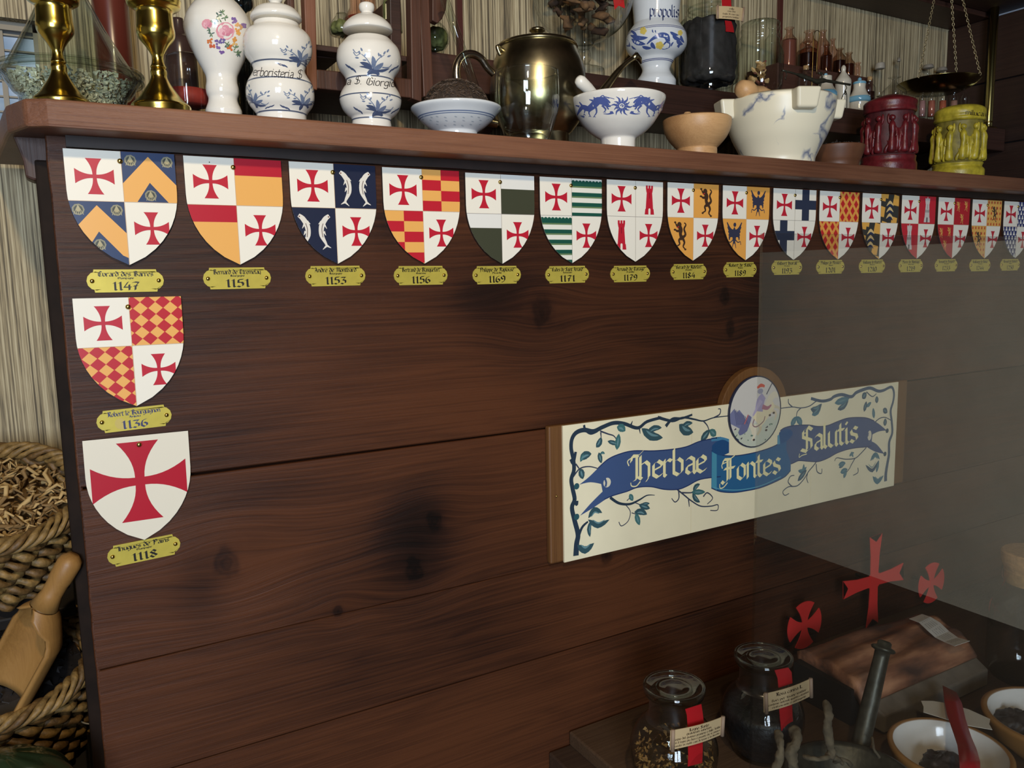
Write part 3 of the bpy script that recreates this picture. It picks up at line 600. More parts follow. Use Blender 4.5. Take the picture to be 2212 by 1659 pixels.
def design(k, a, q, clip):
    """device of the k-th shield painted in one quarter; q = (left, top, right, bottom)"""
    x0, y1, x1, y0 = q; w_ = x1 - x0; cx = (x0 + x1) / 2; top = y1; low = QV * 1 if False else y1 - abs(QV)
    hh = abs(QV); cy = y1 - hh / 2
    R = lambda u0, v0, u1, v1, c, l=2: a.rect(x0 + u0 * w_, y1 - v1 * hh, x0 + u1 * w_, y1 - v0 * hh, c, l, clip)
    full = lambda c: a.rect(x0, -H_, x1, y1, c, 1, clip)
    if k == 0:
        full((44, 62, 98))
        a.poly([(x0 - 0.01, y1 - hh * 0.82), (cx, y1 - hh * 0.08), (cx, y1 - hh * 0.6), (x0 + 0.012, y1 - hh * 1.06), (x0 - 0.01, y1 - hh * 1.3)], GOLD, 2, clip)
        a.poly([(x1 + 0.01, y1 - hh * 0.82), (cx, y1 - hh * 0.08), (cx, y1 - hh * 0.6), (x1 - 0.006, y1 - hh * 1.08), (x1 + 0.02, y1 - hh * 1.3)], GOLD, 2, clip)
        for u, v in ((0.17, 0.17), (0.85, 0.17), (0.5, 0.86)):
            for s_, c in ((0.0068, (140, 136, 112)), (0.005, (70, 74, 66)), (0.0026, (168, 156, 116))): a.disc(x0 + u * w_, y1 - v * hh, s_, s_, c, 2 + int(s_ < 0.006) + int(s_ < 0.004), 9, clip)
            for j in range(5): a.stroke([(x0 + u * w_, y1 - v * hh + 0.005), (x0 + u * w_ + (j - 2) * 0.0026, y1 - v * hh - 0.006)], 0.0006, (176, 166, 130), 5, 1, clip)
    elif k == 1: full(GOLD); R(0, 0, 1, 0.36, (180, 30, 48))
    elif k == 2: full((34, 40, 62)); fish(a, cx - 0.0125, cy - 0.002, 0.0265, 1, clip); fish(a, cx + 0.0125, cy - 0.002, 0.0265, -1, clip)
    elif k == 3:
        full(GOLD)
        for j in range(8): R(0 if j % 2 else 0.5, 0.25 * j, 0.5 if j % 2 else 1, 0.25 * (j + 1), (188, 36, 50))
    elif k == 4: full((66, 68, 52)); R(0, 0, 1, 0.36, (228, 226, 218))
    elif k == 5:
        full((230, 228, 214))
        for j in range(8):
            y = y1 - hh * (0.10 + 0.27 * j); a.rect(x0, y - 0.0085, x1, y - 0.0006, (104, 128, 88), 2, clip); a.rect(x0, y - 0.006, x1, y, (30, 82, 68), 3, clip)
        for j in range(9): a.disc(x0 + (j + 0.5) * w_ / 9, y1 - hh * 0.1, w_ / 16, 0.0034, (30, 82, 68), 4, 8, clip)
    elif k == 6: full(WHITE); tower(a, cx, cy - 0.001, 0.0245, (190, 34, 52), WHITE, clip)
    elif k == 7: full((230, 164, 78)); lion(a, cx, cy, 0.0275, (66, 46, 34), clip, (196, 50, 50))
    elif k == 8: full((228, 162, 76)); eagle(a, cx, cy + 0.001, 0.031, (52, 54, 74), clip)
    elif k == 9: full(WHITE); R(0.33, 0, 0.67, 2.4, (44, 52, 72)); R(0, 0.34, 1, 0.64, (44, 52, 72), 3)
    elif k == 10:
        full((186, 38, 40))
        for j in range(-4, 8):
            d = 0.0205
            a.stroke([(x0 + j * d, y1 + 0.002), (x0 + j * d + 0.09, y1 - 0.115)], 0.0058, (226, 160, 76), 2, 1, clip)
            a.stroke([(x1 - j * d, y1 + 0.002), (x1 - j * d - 0.09, y1 - 0.115)], 0.0058, (222, 154, 70), 3, 1, clip)
    elif k == 11:
        full((54, 54, 50))
        for u, v, s_ in ((0.1, 0.05, 0.012), (0.85, 0.2, 0.012), (0.05, 0.6, 0.012), (0.75, 0.95, 0.011), (0.2, 1.1, 0.01), (0.9, 1.35, 0.012), (0.4, 1.7, 0.012), (0.3, 0.02, 0.008)):
            a.poly([(x0 + u * w_ - s_, y1 - v * hh - s_ * 0.8), (x0 + u * w_ + s_ * 0.7, y1 - v * hh - s_), (x0 + u * w_ + s_, y1 - v * hh + s_ * 0.7), (x0 + u * w_ - s_ * 0.6, y1 - v * hh + s_)], (222, 166, 76), 2, clip)
        for j in range(3):
            y = y1 - hh * (0.34 + 0.22 * j)
            a.stroke([(cx - 0.011, y - 0.004), (cx, y + 0.004), (cx + 0.012, y - 0.003)], [0.001, 0.007, 0.001], (214, 186, 130), 3, 4, clip); a.stroke([(cx - 0.01, y - 0.008), (cx, y - 0.0015), (cx + 0.011, y - 0.007)], [0.001, 0.005, 0.001], (34, 48, 80), 4, 4, clip)
    elif k == 12:
        full((192, 38, 52)); tower(a, cx, cy, 0.026, (206, 198, 190), (90, 84, 84), clip, (110, 104, 100))
        for j in range(3): a.disc(cx + (j - 1) * 0.005, cy - 0.002, 0.0012, 0.004, (90, 84, 84), 6, 6, clip)
        a.poly([(cx - 0.005, cy + 0.02), (cx + 0.005, cy + 0.02), (cx, cy + 0.0295)], (206, 198, 190), 4, clip)
    elif k == 13:
        full((178, 34, 44))
        for u, v in ((0.24, 0.3), (0.74, 0.27), (0.5, 0.76)): lion(a, x0 + u * w_, y1 - v * hh, 0.0125, (216, 160, 84), clip)
    elif k == 14:
        full((226, 172, 88))
        for j in range(7):
            for i in range(5): a.disc(x0 + (i + 0.5) * w_ / 5, y1 - (j + 0.4) * 0.0125, 0.0024, 0.0036, (188, 60, 40), 2, 7, clip)
        lion(a, cx, cy, 0.02, (74, 58, 44), clip)
    elif k == 15:
        full((46, 56, 108))
        for j in range(9):
            for i in range(5):
                x = x0 + (i + 0.5 * (j % 2)) * w_ / 4.5 + 0.002; y = y1 - j * 0.0105
                a.poly([(x - 0.004, y - 0.0098), (x - 0.004, y - 0.0065), (x - 0.0022, y - 0.005), (x - 0.0022, y - 0.002), (x, y), (x + 0.0022, y - 0.002), (x + 0.0022, y - 0.005), (x + 0.004, y - 0.0065), (x + 0.004, y - 0.0098)], (226, 222, 212), 2, clip)
    elif k == 16:
        full(GOLD); d = 0.0172; c = (186, 38, 48)
        for j in range(-1, 12):
            for i in range(-1, 5):
                x = x0 + i * d + 0.004; y = y1 - j * 0.0150 - 0.0062; a.poly([(x - d / 2, y), (x, y - 0.0078), (x + d / 2, y), (x, y + 0.0078)], c, 2, clip)
SH_LABELS = ['blue and white shield with gold chevrons and shells, at the head of the left column',
 'quartered shield of red over plain gold with white cross quarters, year 1151 plate below',
 'quartered shield with pairs of white fish on navy',
 'quartered shield with red and gold brick-like checks',
 'quartered shield with plain dark olive blocks under white bands',
 'quartered shield with wavy green and white stripes',
 'white quartered shield with two small red towers',
 'orange and white shield with a dark rampant lion in two quarters',
 'orange and white shield with dark spread eagles',
 'white shield with plain dark navy crosses beside small red ones',
 'shield with red quarters latticed by gold diagonal bands',
 'shield with black and yellow patches and pale crescents',
 'red and white shield with small white castle towers',
 'red and white shield with three tiny gold lions per red quarter',
 'yellow shield quarters dotted with red drops around a dark lion',
 'shield with blue and white bell-shaped fur pattern, last at the frame edge',
 'shield with red and gold lozenges in the left column above the plain cross shield',
 'plain white shield with one big red cross, lowest in the left column']
def nail(parent, x, y, z, r=0.0032):
    m = MB(); m.lathe([(0, 0), (r, 0), (r * 0.93, r * 0.35), (r * 0.7, r * 0.62), (r * 0.35, r * 0.78), (0, r * 0.82)], seg=14)
    m.xf(Matrix.Translation((x, y, z)) @ Matrix.Rotation(PI / 2, 4, 'X'))
    return m.build('nail', NAIL, parent, smooth=True)
EDGE = paint((48, 32, 24), 0.5, 0, 'dark_board_edge')
def shield(k, X, Z, rot=0, art_k=None):
    t = 0.0048
    root = empty('heraldic_shield', (X, -0.0006, Z), SH_LABELS[k], 'shield', 'painted shields nailed to the partition', (0, rot, 0))
    F = lambda u, v, d: Vector((u, -d, v))
    b = MB().prism(SO, F, 0, t).build('board', EDGE, root, bev=0.0004)
    a = Art(SO)
    if k == 17:
        a.poly(SO, (226, 218, 198), 0); cross(a, 0.0, -0.058, 0.0545, (176, 28, 46), 3, 0.44, 0.10, None, 0.93)
    else:
        a.poly(SO, WHITE, 0)
        design(k, a, (0, 0, W_ / 2, QV), TR); design(k, a, (-W_ / 2, QV, 0, -H_), BL)
        cross(a, -0.0295, -0.0305, 0.0208); cross(a, 0.0285, -0.0905, 0.0196)
        ln = (150, 140, 130) if k in (4, 5, 6, 9) else (196, 170, 140)
        a.rect(-0.0003, -H_, 0.0003, 0, ln, 6); a.rect(-W_ / 2, QV - 0.0003, W_ / 2, QV + 0.0003, ln, 6)
    a.build('painted_arms', F, root, t + 0.00012, 0.3)
    n = nail(root, -0.001 if k != 17 else 0.002, -t - 0.0004, -0.0115)
    if k == 1: n2 = MB().ball((-0.0295, -t - 0.0005, -0.0065), 0.0007, 6, 4).build('pin_hole', BLACK, root)
    return root
PX = [(0.0063, 1.6105, 0.0)] + [(0.0063 + 0.13035 * k, 1.6098 - (0.0022 if k in (4, 5) else 0.0008 if k in (3, 6, 14, 15) else 0), 0) for k in range(1, 16)]
for k, (x, z, r) in enumerate(PX): shield(k, x, z, r)
shield(16, 0.0018, 1.4366, math.radians(0.3)); shield(17, -0.0018, 1.2645, math.radians(0.5))
# ------------------------------------------------------------------ brass year plates
YEL = paint((208, 190, 84), 0.32, 0.35, 'brass_coloured_plate', noise=0.12, bscale=40)
PLATES = [('\u00c8vrard des Barres', 'Champagne', '1147'), ('Bernard de Ttremelay', 'Bourgogne', '1151'), ('Andr\u00e9 de Montbard', 'Bourgogne', '1153'), ('Bertrand de Blanquefort', 'Guienne', '1156'),
 ('Philippe de Naplouse', 'Picardie', '1169'), ('Eudes de Saint Amand', 'Limousin', '1171'), ('Arnaud de Toroge', 'Castille', '1179'), ('G\u00e9rard de Ridefort', 'Flandre', '1184'), ('Robert de Sabl\u00e9', 'Maine', '1189'),
 ('Gilbert Horall', 'France', '1193'), ('Philippe de Plessies', 'Anjou', '1201'), ('Guillaume de Chartres', 'Chartres', '1210'), ('Pierre de Montaigu', 'Haute Loire', '1219'), ('Armand de Perigord', 'Perigord', '1233'),
 ('Guillaume de Sonac', 'Provence', '1244'), ('Renaud de Vichiers', 'Anjou', '1250'), ('Robert le Bourguignon', 'Anjou', '1136'), ('Hugues de Pains', 'Champagne', '1118')]
PLACE = ['between the chevron shield and the lozenge shield', 'under the shield of plain red over gold', 'below the shield of white fish pairs', 'beneath the red and gold checked shield', 'below the dark olive and white shield',
 'under the green-striped shield', 'beneath the two red towers', 'below the rampant lion shield', 'under the dark eagle shield', 'beneath the navy crosses', 'under the latticed red and gold shield', 'below the black and yellow shield', 'beneath the white castle shield',
 'under the shield of tiny gold lions', 'beneath the shield of red drops', 'last at the frame edge', 'under the lozenge shield in the left column', 'lowest of all, under the big red cross']
def plate_outline():
    w_, h_, ew = 0.0345, 0.0138, 0.0425; o_ = [(-w_, h_), (-w_ - 0.0006, h_ - 0.0035)]
    for k in range(9):
        an = math.radians(62 + (298 - 62) * (k) / 8); o_.append((-w_ + 0.0022 + 0.0105 * math.cos(an) * 1.0, 0.0112 * math.sin(an)))
    o_ += [(-w_ - 0.0006, -h_ + 0.0035), (-w_, -h_)]
    return o_ + [(-x, y) for x, y in o_[::-1]]
PO = plate_outline()
def plate(k, X, Z, rot=0):
    n1, n2, yr = PLATES[k]; wh = 'stained ' if k == 16 else ''
    root = empty('year_plate', (X, -0.0003, Z), '%syellow brass plate engraved %s, %s' % (wh, yr, PLACE[k]), 'plate', 'brass year plates under the shields', (0, rot, 0))
    F = lambda u, v, d: Vector((u, -d, v))
    MB().prism(PO, F, 0, 0.0010).build('plaque', YEL, root)
    a = Art(); ink = (24, 20, 14) if k != 16 else (52, 54, 96)
    write(a, n1, 0, 0.0055, 0.00076, ink, 2, 1.5, width=0.0595 if len(n1) > 14 else 0.055)
    write(a, n2, 0, 0.0022, 0.00030, ink, 2, 1.8, width=0.0012 * len(n2) + 0.007)
    write(a, yr, 0, -0.0112, 0.00130, ink, 2, 1.5, width=0.029)
    if k == 16: a.disc(-0.017, -0.004, 0.006, 0.007, (192, 172, 90), 1, 12); a.disc(-0.013, -0.009, 0.005, 0.003, (192, 172, 90), 1, 12)
    a.build('engraving', F, root, 0.0011, 0.4)
    for s_ in (-1, 1): nail(root, s_ * 0.0368, -0.0011, 0, 0.0027)
for k in range(16):
    p = [(272, 606.5), (513, 601), (725, 596), (909, 595), (1073, 594), (1225, 593), (1361, 591.5), (1487, 587), (1598, 582.5), (1699, 578), (1793, 576.5), (1883, 575), (1966.5, 574), (2043, 573), (2116, 573), (2181, 572)][k]
    c = at(p[0], p[1], 0); rr = [0.4, 0.1, 0, 0.3, 0, -0.1, 0, 0, 0, 0, 0, 0, 0, 0, 0, 0][k]
    plate(k, c.x, c.z, math.radians(rr))
c = at(291, 904, 0); plate(16, c.x, c.z, math.radians(-1.2)); c = at(312, 1188, 0); plate(17, c.x, c.z, math.radians(-2.2))

# ================================================================== PAINTED SIGN
def sign():
    Y0 = -0.015
    root = empty('painted_sign', (0, 0, 0), 'long cream painted sign with a blue scroll ribbon, ivy border and oval medallion', 'sign')
    P = lambda px, py: at(px, py, Y0)
    bw_ = wood('sign_board_wood', (58, 36, 18), (96, 62, 32), (120, 82, 44), 0.5, 2)
    MB().box((0.603, Y0 + 0.0015, 0.9755), (1.548, -0.0008, 1.2095)).build('board', bw_, root, bev=0.003)
    # oval plaque behind the medallion
    oc = P(1626.7, 886); ol, orr = P(1570, 886), P(1683, 884)
    cx, cz, rx = (ol.x + orr.x) / 2, at(1626, 889, Y0).z, (orr.x - ol.x) / 2
    top = at(1633, 797, Y0).z; rz = (P(1628, 812).z - P(1628, 966).z) / 2
    el = lambda a_, b_, n=40: [(cx + a_ * math.cos(2 * PI * k / n), cz + b_ * math.sin(2 * PI * k / n)) for k in range(n)]
    F = lambda u, v, d: Vector((u, Y0 - d, v))
    MB().prism([(u + 0.004, v + 0.004) for u, v in el(rx * 1.26, (top - cz))], F, 0.0, -0.014).build('oval_plaque', bw_, root, bev=0.0015)
    # two painted panels with a fine joint (joint verticals and one horizontal seam)
    cream = paint((236, 226, 192), 0.45, 0, 'cream_sign_panel', noise=0.06, bscale=12)
    xs = [0.6285, P(1493, 900).x, P(1755, 860).x, 1.5095]
    for i in range(3):
        MB().box((xs[i] + (0.0004 if i else 0), Y0 - 0.002, 0.975), (xs[i + 1] - (0.0004 if i < 2 else 0), Y0 + 0.0015, 1.2085)).build('panel', cream, root)
    A = lambda x, y: (1150 + x / 3.457, 760 + y / 3.457)
    B = lambda x, y: (1550 + x / 4.88, 760 + y / 4.88)
    a = Art()
    def g(px, py):
        q = P(px, py); return (q.x, q.z)
    class S_:     # draw in traced coordinates, stored in sign metres
        def __init__(s, m, k): s.m = m; s.k = k
        def pt(s, l): return [g(*s.m(x, y)) for x, y in l]
        def strip(s, A_, B_, col, l=2, n=16): a.strip(s.pt(A_), s.pt(B_), col, l, n)
        def stroke(s, p, wd, col, l=3): W = [q * s.k for q in (wd if hasattr(wd, '__len__') else [wd, wd])]; a.stroke(s.pt(p), W, col, l, 5)
        def leaf(s, p, q, wd, col, l=3, bend=0.0):
            p_, q_ = s.pt([p, q]); a.leaf(p_, q_, wd * s.k * 0.74, col, l, bend)
            a.leaf((p_[0] * 0.8 + q_[0] * 0.2, p_[1] * 0.8 + q_[1] * 0.2), (p_[0] * 0.2 + q_[0] * 0.8, p_[1] * 0.2 + q_[1] * 0.8), wd * s.k * 0.2, (104, 140, 146), l + 1, bend)
        def poly(s, p, col, l=3): a.poly(s.pt(p), col, l)
    ZA = S_(A, 0.00033); ZB = S_(B, 0.00030)
    DB = (64, 86, 128); TB = (40, 98, 142); DK = (40, 56, 72); LF = (54, 84, 92); LF2 = (66, 112, 112); NB = (34, 52, 98)
    def banner(Z, top, bot, col, edge=True, n=18):
        Z.strip(top, bot, col, 3, n)
        Z.stroke(top, 6, NB, 4); Z.stroke(bot, 6, NB, 4)
    # left tails, left banner
    ZA.strip([(345, 990), (420, 930), (500, 850)], [(345, 990), (430, 972), (530, 990)], DB); ZA.strip([(350, 1222), (430, 1130), (530, 1030)], [(350, 1222), (440, 1168), (540, 1100)], DB)
    banner(ZA, [(485, 866), (560, 800), (650, 760), (750, 738), (900, 738), (1050, 725), (1150, 705), (1250, 665), (1400, 636)], [(530, 1100), (600, 1070), (700, 1040), (780, 1010), (880, 1005), (980, 1025), (1080, 1025), (1150, 1000), (1250, 950), (1400, 930)], DB)
    for x, y in ((325, 1002), (325, 1230)): q = ZA.pt([(x, y)])[0]; a.disc(q[0], q[1], 0.0055, 0.0055, (44, 84, 92), 4)
    q = ZA.pt([(552, 974)])[0]; a.disc(q[0], q[1], 0.008, 0.0085, (222, 214, 188), 5); ZA.stroke([(536, 945), (545, 975), (540, 1005)], 12, DB, 6)
    # curls and middle ribbon
    ZA.strip([(1335, 700), (1370, 668), (1420, 655), (1462, 675)], [(1335, 745), (1380, 768), (1420, 770), (1462, 752)], (30, 76, 124), 5)
    ZA.strip([(1330, 640), (1400, 634), (1462, 650)], [(1330, 668), (1400, 664), (1462, 690)], (70, 132, 170), 4)
    banner(ZA, [(1332, 735), (1400, 768), (1500, 775), (1600, 762), (1700, 738), (1800, 702), (1895, 645), (1932, 590)], [(1330, 1015), (1400, 1042), (1500, 1048), (1600, 1034), (1700, 1012), (1800, 972), (1880, 930), (1922, 884)], TB, True, 22)
    ZA.strip([(1335, 742), (1370, 760)], [(1332, 1016), (1370, 1034)], (74, 146, 172), 4, 3)
    ZA.stroke([(1345, 1010), (1420, 1026), (1550, 1028), (1700, 998), (1850, 930)], 5, (96, 160, 180), 5)
    ZB.strip([(640, 850), (690, 812), (750, 815), (785, 850)], [(620, 975), (680, 960), (740, 920), (782, 870)], (28, 82, 132), 5)
    ZB.strip([(622, 880), (640, 870)], [(620, 976), (650, 968)], (84, 150, 178), 6, 2)
    banner(ZB, [(650, 830), (700, 798), (800, 775), (950, 770), (1050, 785), (1150, 775), (1250, 735), (1350, 700), (1450, 690), (1560, 695), (1640, 725)], [(765, 1180), (800, 1165), (850, 1145), (950, 1152), (1050, 1155), (1150, 1120), (1250, 1065), (1350, 1030), (1450, 1010), (1540, 1002), (1610, 990)], (70, 90, 128))
    ZB.strip([(1640, 725), (1700, 765), (1775, 828)], [(1605, 880), (1690, 838), (1775, 828)], (70, 90, 128)); ZB.strip([(1600, 935), (1670, 975), (1750, 1075)], [(1560, 1000), (1650, 1050), (1750, 1075)], (70, 90, 128))
    for x, y in ((1778, 830), (1755, 1075)): q = ZB.pt([(x, y)])[0]; a.disc(q[0], q[1], 0.0052, 0.0052, (44, 76, 98), 4)
    q = ZB.pt([(1592, 880)])[0]; a.disc(q[0], q[1], 0.0065, 0.011, (222, 214, 188), 5); ZB.stroke([(1580, 850), (1575, 890)], 9, DB, 6)
    # branches
    def branch(Z, p, wd, c=DK): Z.stroke(p, wd, c, 3)
    branch(ZA, [(320, 1520), (325, 1430), (335, 1360), (308, 1250), (290, 1160), (310, 1100), (295, 1020), (285, 950), (305, 880), (300, 800), (284, 720), (290, 650), (322, 602), (380, 582), (450, 592), (520, 560), (600, 530), (680, 535), (780, 567), (850, 520), (955, 490)], [34, 26, 24, 22, 24, 20, 16])
    branch(ZA, [(990, 555), (1040, 500), (1110, 495), (1188, 468)], [20, 14, 12]); branch(ZA, [(930, 488), (1040, 515), (1120, 490), (1200, 502), (1270, 515), (1350, 490), (1452, 478)], [18, 12, 8, 5])
    branch(ZA, [(300, 1100), (325, 1140), (330, 1110)], 14); branch(ZA, [(280, 800), (300, 830), (318, 745)], 16); branch(ZA, [(380, 545), (390, 580), (430, 608), (480, 590)], 14); branch(ZA, [(330, 1400), (365, 1310), (410, 1265)], [20, 10]); branch(ZA, [(790, 560), (800, 610)], [12, 3]); branch(ZA, [(730, 545), (742, 515)], [12, 3])
    for p in ([(1350, 490), (1392, 465), (1398, 428), (1380, 425)], [(1270, 515), (1300, 550), (1318, 600)], [(300, 930), (350, 870), (420, 855), (492, 872)], [(318, 835), (340, 865), (352, 890)], [(500, 590), (560, 612), (600, 625), (625, 655)], [(505, 600), (508, 640)],
              [(1075, 1025), (1130, 1070), (1180, 1110), (1250, 1150), (1330, 1150), (1378, 1140), (1375, 1180), (1322, 1182)], [(1085, 1030), (1088, 1090), (1060, 1120), (1034, 1092)], [(1110, 1050), (1180, 1050), (1240, 1040)], [(1160, 1100), (1166, 1155)], [(1270, 1080), (1300, 1050), (1340, 1090), (1300, 1135)]):
        ZA.stroke(p, [9, 5], (56, 64, 84), 3)
    for p in ([(575, 1085), (640, 1128), (720, 1135), (790, 1105), (850, 1070), (908, 1068)], ): ZA.stroke(p, [16, 12, 3], DK, 3)
    for p in ([(690, 1140), (725, 1190), (710, 1260), (660, 1298), (640, 1268)], [(750, 1120), (800, 1140)], [(735, 1200), (770, 1210)], [(700, 1110), (720, 1090)]): ZA.stroke(p, 5, (56, 64, 84), 3)
    for p, q, wd, b_ in (((350, 800), (435, 760), 60, .1), ((380, 760), (352, 820), 30, 0), ((490, 750), (510, 830), 40, 0), ((470, 712), (508, 635), 48, -.1), ((352, 870), (372, 948), 52, 0), ((625, 560), (688, 590), 60, .1), ((625, 730), (640, 610), 52, 0), ((556, 665), (640, 690), 34, 0),
        ((810, 570), (968, 640), 70, -.1), ((850, 600), (960, 565), 46, .1), ((1090, 540), (1195, 600), 80, -.1), ((1110, 560), (1190, 530), 40, .1), ((1252, 665), (1318, 580), 60, 0), ((1365, 625), (1318, 580), 60, 0), ((720, 1060), (745, 1110), 40, 0), ((790, 1140), (872, 1168), 46, 0), ((810, 1135), (870, 1130), 26, 0),
        ((755, 1195), (850, 1212), 50, .1), ((765, 1205), (795, 1292), 46, 0), ((1182, 1045), (1285, 1045), 44, 0), ((1190, 1050), (1245, 1122), 40, -.1), ((1195, 1040), (1245, 985), 40, .15), ((412, 1240), (515, 1200), 44, .35), ((410, 1250), (570, 1250), 44, -.22), ((430, 1260), (425, 1380), 36, -.1), ((330, 1440), (455, 1425), 56, -.3), ((500, 760), (535, 760), 20, .2)):
        ZA.leaf(p, q, wd, LF if (p[0] // 10) % 2 else LF2, 4, b_)
    branch(ZB, [(1762, 1362), (1765, 1280), (1780, 1180), (1797, 1080), (1800, 950), (1832, 850), (1825, 720), (1815, 620), (1842, 520), (1850, 430), (1822, 370), (1740, 405), (1680, 412), (1600, 380), (1520, 400), (1450, 430), (1400, 472), (1300, 450), (1220, 470), (1180, 500), (1090, 518), (975, 490)], [34, 28, 24, 22, 20, 24, 24, 22, 20], (70, 92, 116))
    for p in ([(1180, 490), (1100, 520), (1040, 515), (960, 570), (870, 590), (780, 580), (650, 595)], [(870, 590), (832, 630), (822, 680)], [(780, 580), (740, 540), (738, 495)], [(1650, 740), (1700, 700), (1760, 690), (1825, 725)], [(1030, 1160), (1000, 1200), (950, 1260), (900, 1340), (830, 1410), (740, 1420), (680, 1470), (700, 1510), (745, 1490)], [(780, 1420), (735, 1370), (760, 1310), (800, 1300)], [(1030, 1180), (1040, 1260), (1085, 1280), (1092, 1230)],
              [(1560, 1005), (1500, 1070), (1440, 1120), (1340, 1130), (1250, 1115), (1225, 1150)], [(1440, 1120), (1400, 1190), (1380, 1230), (1330, 1290)], [(1470, 1220), (1470, 1270), (1420, 1300)], [(940, 1280), (930, 1330), (945, 1380)], [(1560, 420), (1620, 470), (1665, 440)]):
        ZB.stroke(p, [9, 6], (66, 82, 104), 3)
    for p, q, wd, b_ in (((970, 600), (1090, 545), 66, -.2), ((985, 665), (1080, 560), 70, -.1), ((1225, 540), (1380, 490), 70, 0), ((1255, 605), (1370, 510), 60, -.1), ((1515, 490), (1560, 430), 70, 0), ((1535, 630), (1560, 520), 50, 0), ((1560, 580), (1610, 530), 40, 0), ((1670, 540), (1668, 465), 52, 0), ((1640, 700), (1630, 590), 44, 0), ((1735, 600), (1780, 640), 60, 0),
        ((1755, 780), (1758, 700), 56, 0), ((765, 780), (822, 680), 60, 0), ((880, 765), (822, 680), 64, 0), ((1380, 1100), (1430, 1060), 30, .1), ((1400, 1050), (1420, 1110), 26, 0), ((1265, 1190), (1340, 1170), 52, 0), ((1270, 1220), (1330, 1180), 34, 0), ((1285, 1270), (1360, 1235), 56, 0), ((1320, 1330), (1350, 1240), 44, 0), ((840, 1250), (930, 1210), 44, -.2), ((835, 1360), (930, 1240), 54, 0), ((900, 1180), (870, 1260), 28, .2),
        ((1600, 1150), (1700, 1130), 46, .4), ((1550, 1190), (1690, 1140), 40, -.4), ((1665, 1270), (1690, 1140), 40, 0), ((1625, 1310), (1740, 1300), 52, -.35)):
        ZB.leaf(p, q, wd, (62, 90, 110) if (p[0] // 10) % 2 else (72, 118, 134), 4, b_)
    # lettering
    LC = (240, 230, 176)
    def word(Z, t, x0, y0, x1, y1, h, nib=1.0):
        ux, uy = (x1 - x0), (y1 - y0)
        tw = twidth(t) - 1
        def M(u, v):
            k_ = u / tw; return Z.pt([(x0 + ux * k_, y0 + uy * k_ - v * h / 5)])[0]
        write(a, t, 0, 0, 1, LC, 6, nib, 42, 'l', M=M)
    word(ZA, 'Herbae', 752, 955, 1285, 893, 122, 1.25); word(ZA, 'Fontes', 1430, 968, 1840, 903, 112, 1.25); word(ZB, 'Salutis', 872, 1062, 1460, 943, 158, 1.25)
    for Z, p in ((ZA, [(715, 850), (705, 815), (740, 790), (790, 780)]), (ZA, [(800, 965), (770, 1000), (735, 1000), (728, 975)]), (ZA, [(1412, 870), (1410, 840), (1450, 820)]), (ZA, [(1450, 975), (1420, 1010), (1395, 1015), (1392, 985)]), (ZB, [(935, 850), (880, 860)]), (ZB, [(930, 1075), (880, 1090), (850, 1110), (855, 1070)])):
        Z.stroke(p, [7, 5], LC, 6)
    a.build('painted_scroll', lambda u, v, d: Vector((u, Y0 - 0.002 - d, v)), root, 0.0, 0.4)
    # medallion: rider and dragon seen loosely painted
    F2 = lambda u, v, d: Vector((u, Y0 - d, v))
    MB().prism(el(rx, rz), F2, 0.001, 0.005).build('medallion', paint((38, 44, 66), 0.4, 0, 'medallion_rim_blue'), root)
    b = Art(el(rx * 0.955, rz * 0.965)); C_ = lambda u, v: (cx + u * rx, cz + v * rz)
    b.disc(cx, cz, rx * 0.955, rz * 0.965, (208, 204, 196), 0, 36)
    b.poly([C_(-1, -1), C_(1, -1), C_(1, -0.12), C_(0.3, -0.3), C_(-0.4, -0.35), C_(-1, -0.5)], (196, 202, 184), 1)
    b.poly([C_(-1, 0.0), C_(-0.82, 0.15), C_(-0.7, 0.05), C_(-0.62, 0.12), C_(-0.45, -0.05), C_(-0.3, -0.3), C_(-0.5, -0.45), C_(-1, -0.2)], (120, 124, 160), 2)
    def st(p, wd, c, l=4): b.stroke([C_(*q) for q in p], [x * rx for x in (wd if hasattr(wd, '__len__') else [wd, wd])], c, l)
    st([(-0.05, -0.62), (-0.1, -0.45), (-0.22, -0.32)], [0.14, 0.16, 0.12], (222, 212, 186)); st([(0.05, -0.3), (0.2, -0.15), (0.45, 0.0), (0.7, 0.15)], [0.42, 0.48, 0.36, 0.16], (224, 212, 176)); st([(0.45, 0.05), (0.55, 0.3), (0.72, 0.42), (0.85, 0.34)], [0.26, 0.22, 0.18, 0.08], (220, 212, 188))
    st([(0.0, -0.35), (0.02, -0.55), (-0.12, -0.8)], [0.2, 0.12, 0.06], (222, 214, 190)); st([(0.14, -0.36), (0.2, -0.5), (0.08, -0.66)], [0.14, 0.1, 0.06], (206, 192, 160)); st([(0.6, 0.0), (0.8, -0.14), (0.74, -0.3)], [0.12, 0.08, 0.05], (214, 200, 170)); st([(0.66, 0.1), (0.9, 0.02), (0.95, -0.1)], [0.1, 0.07, 0.04], (206, 196, 170))
    st([(-0.05, -0.2), (-0.1, -0.36), (0.05, -0.42), (0.3, -0.3), (0.36, -0.16)], 0.03, (136, 104, 110), 6); st([(0.12, 0.0), (0.18, 0.28), (0.3, 0.42)], [0.3, 0.3, 0.2], (160, 152, 186), 5); st([(0.2, 0.3), (0.05, 0.1), (-0.1, -0.1)], [0.14, 0.1, 0.05], (178, 168, 196), 5); st([(0.25, 0.12), (0.45, 0.06), (0.6, 0.14)], [0.14, 0.1, 0.04], (168, 110, 128), 6)
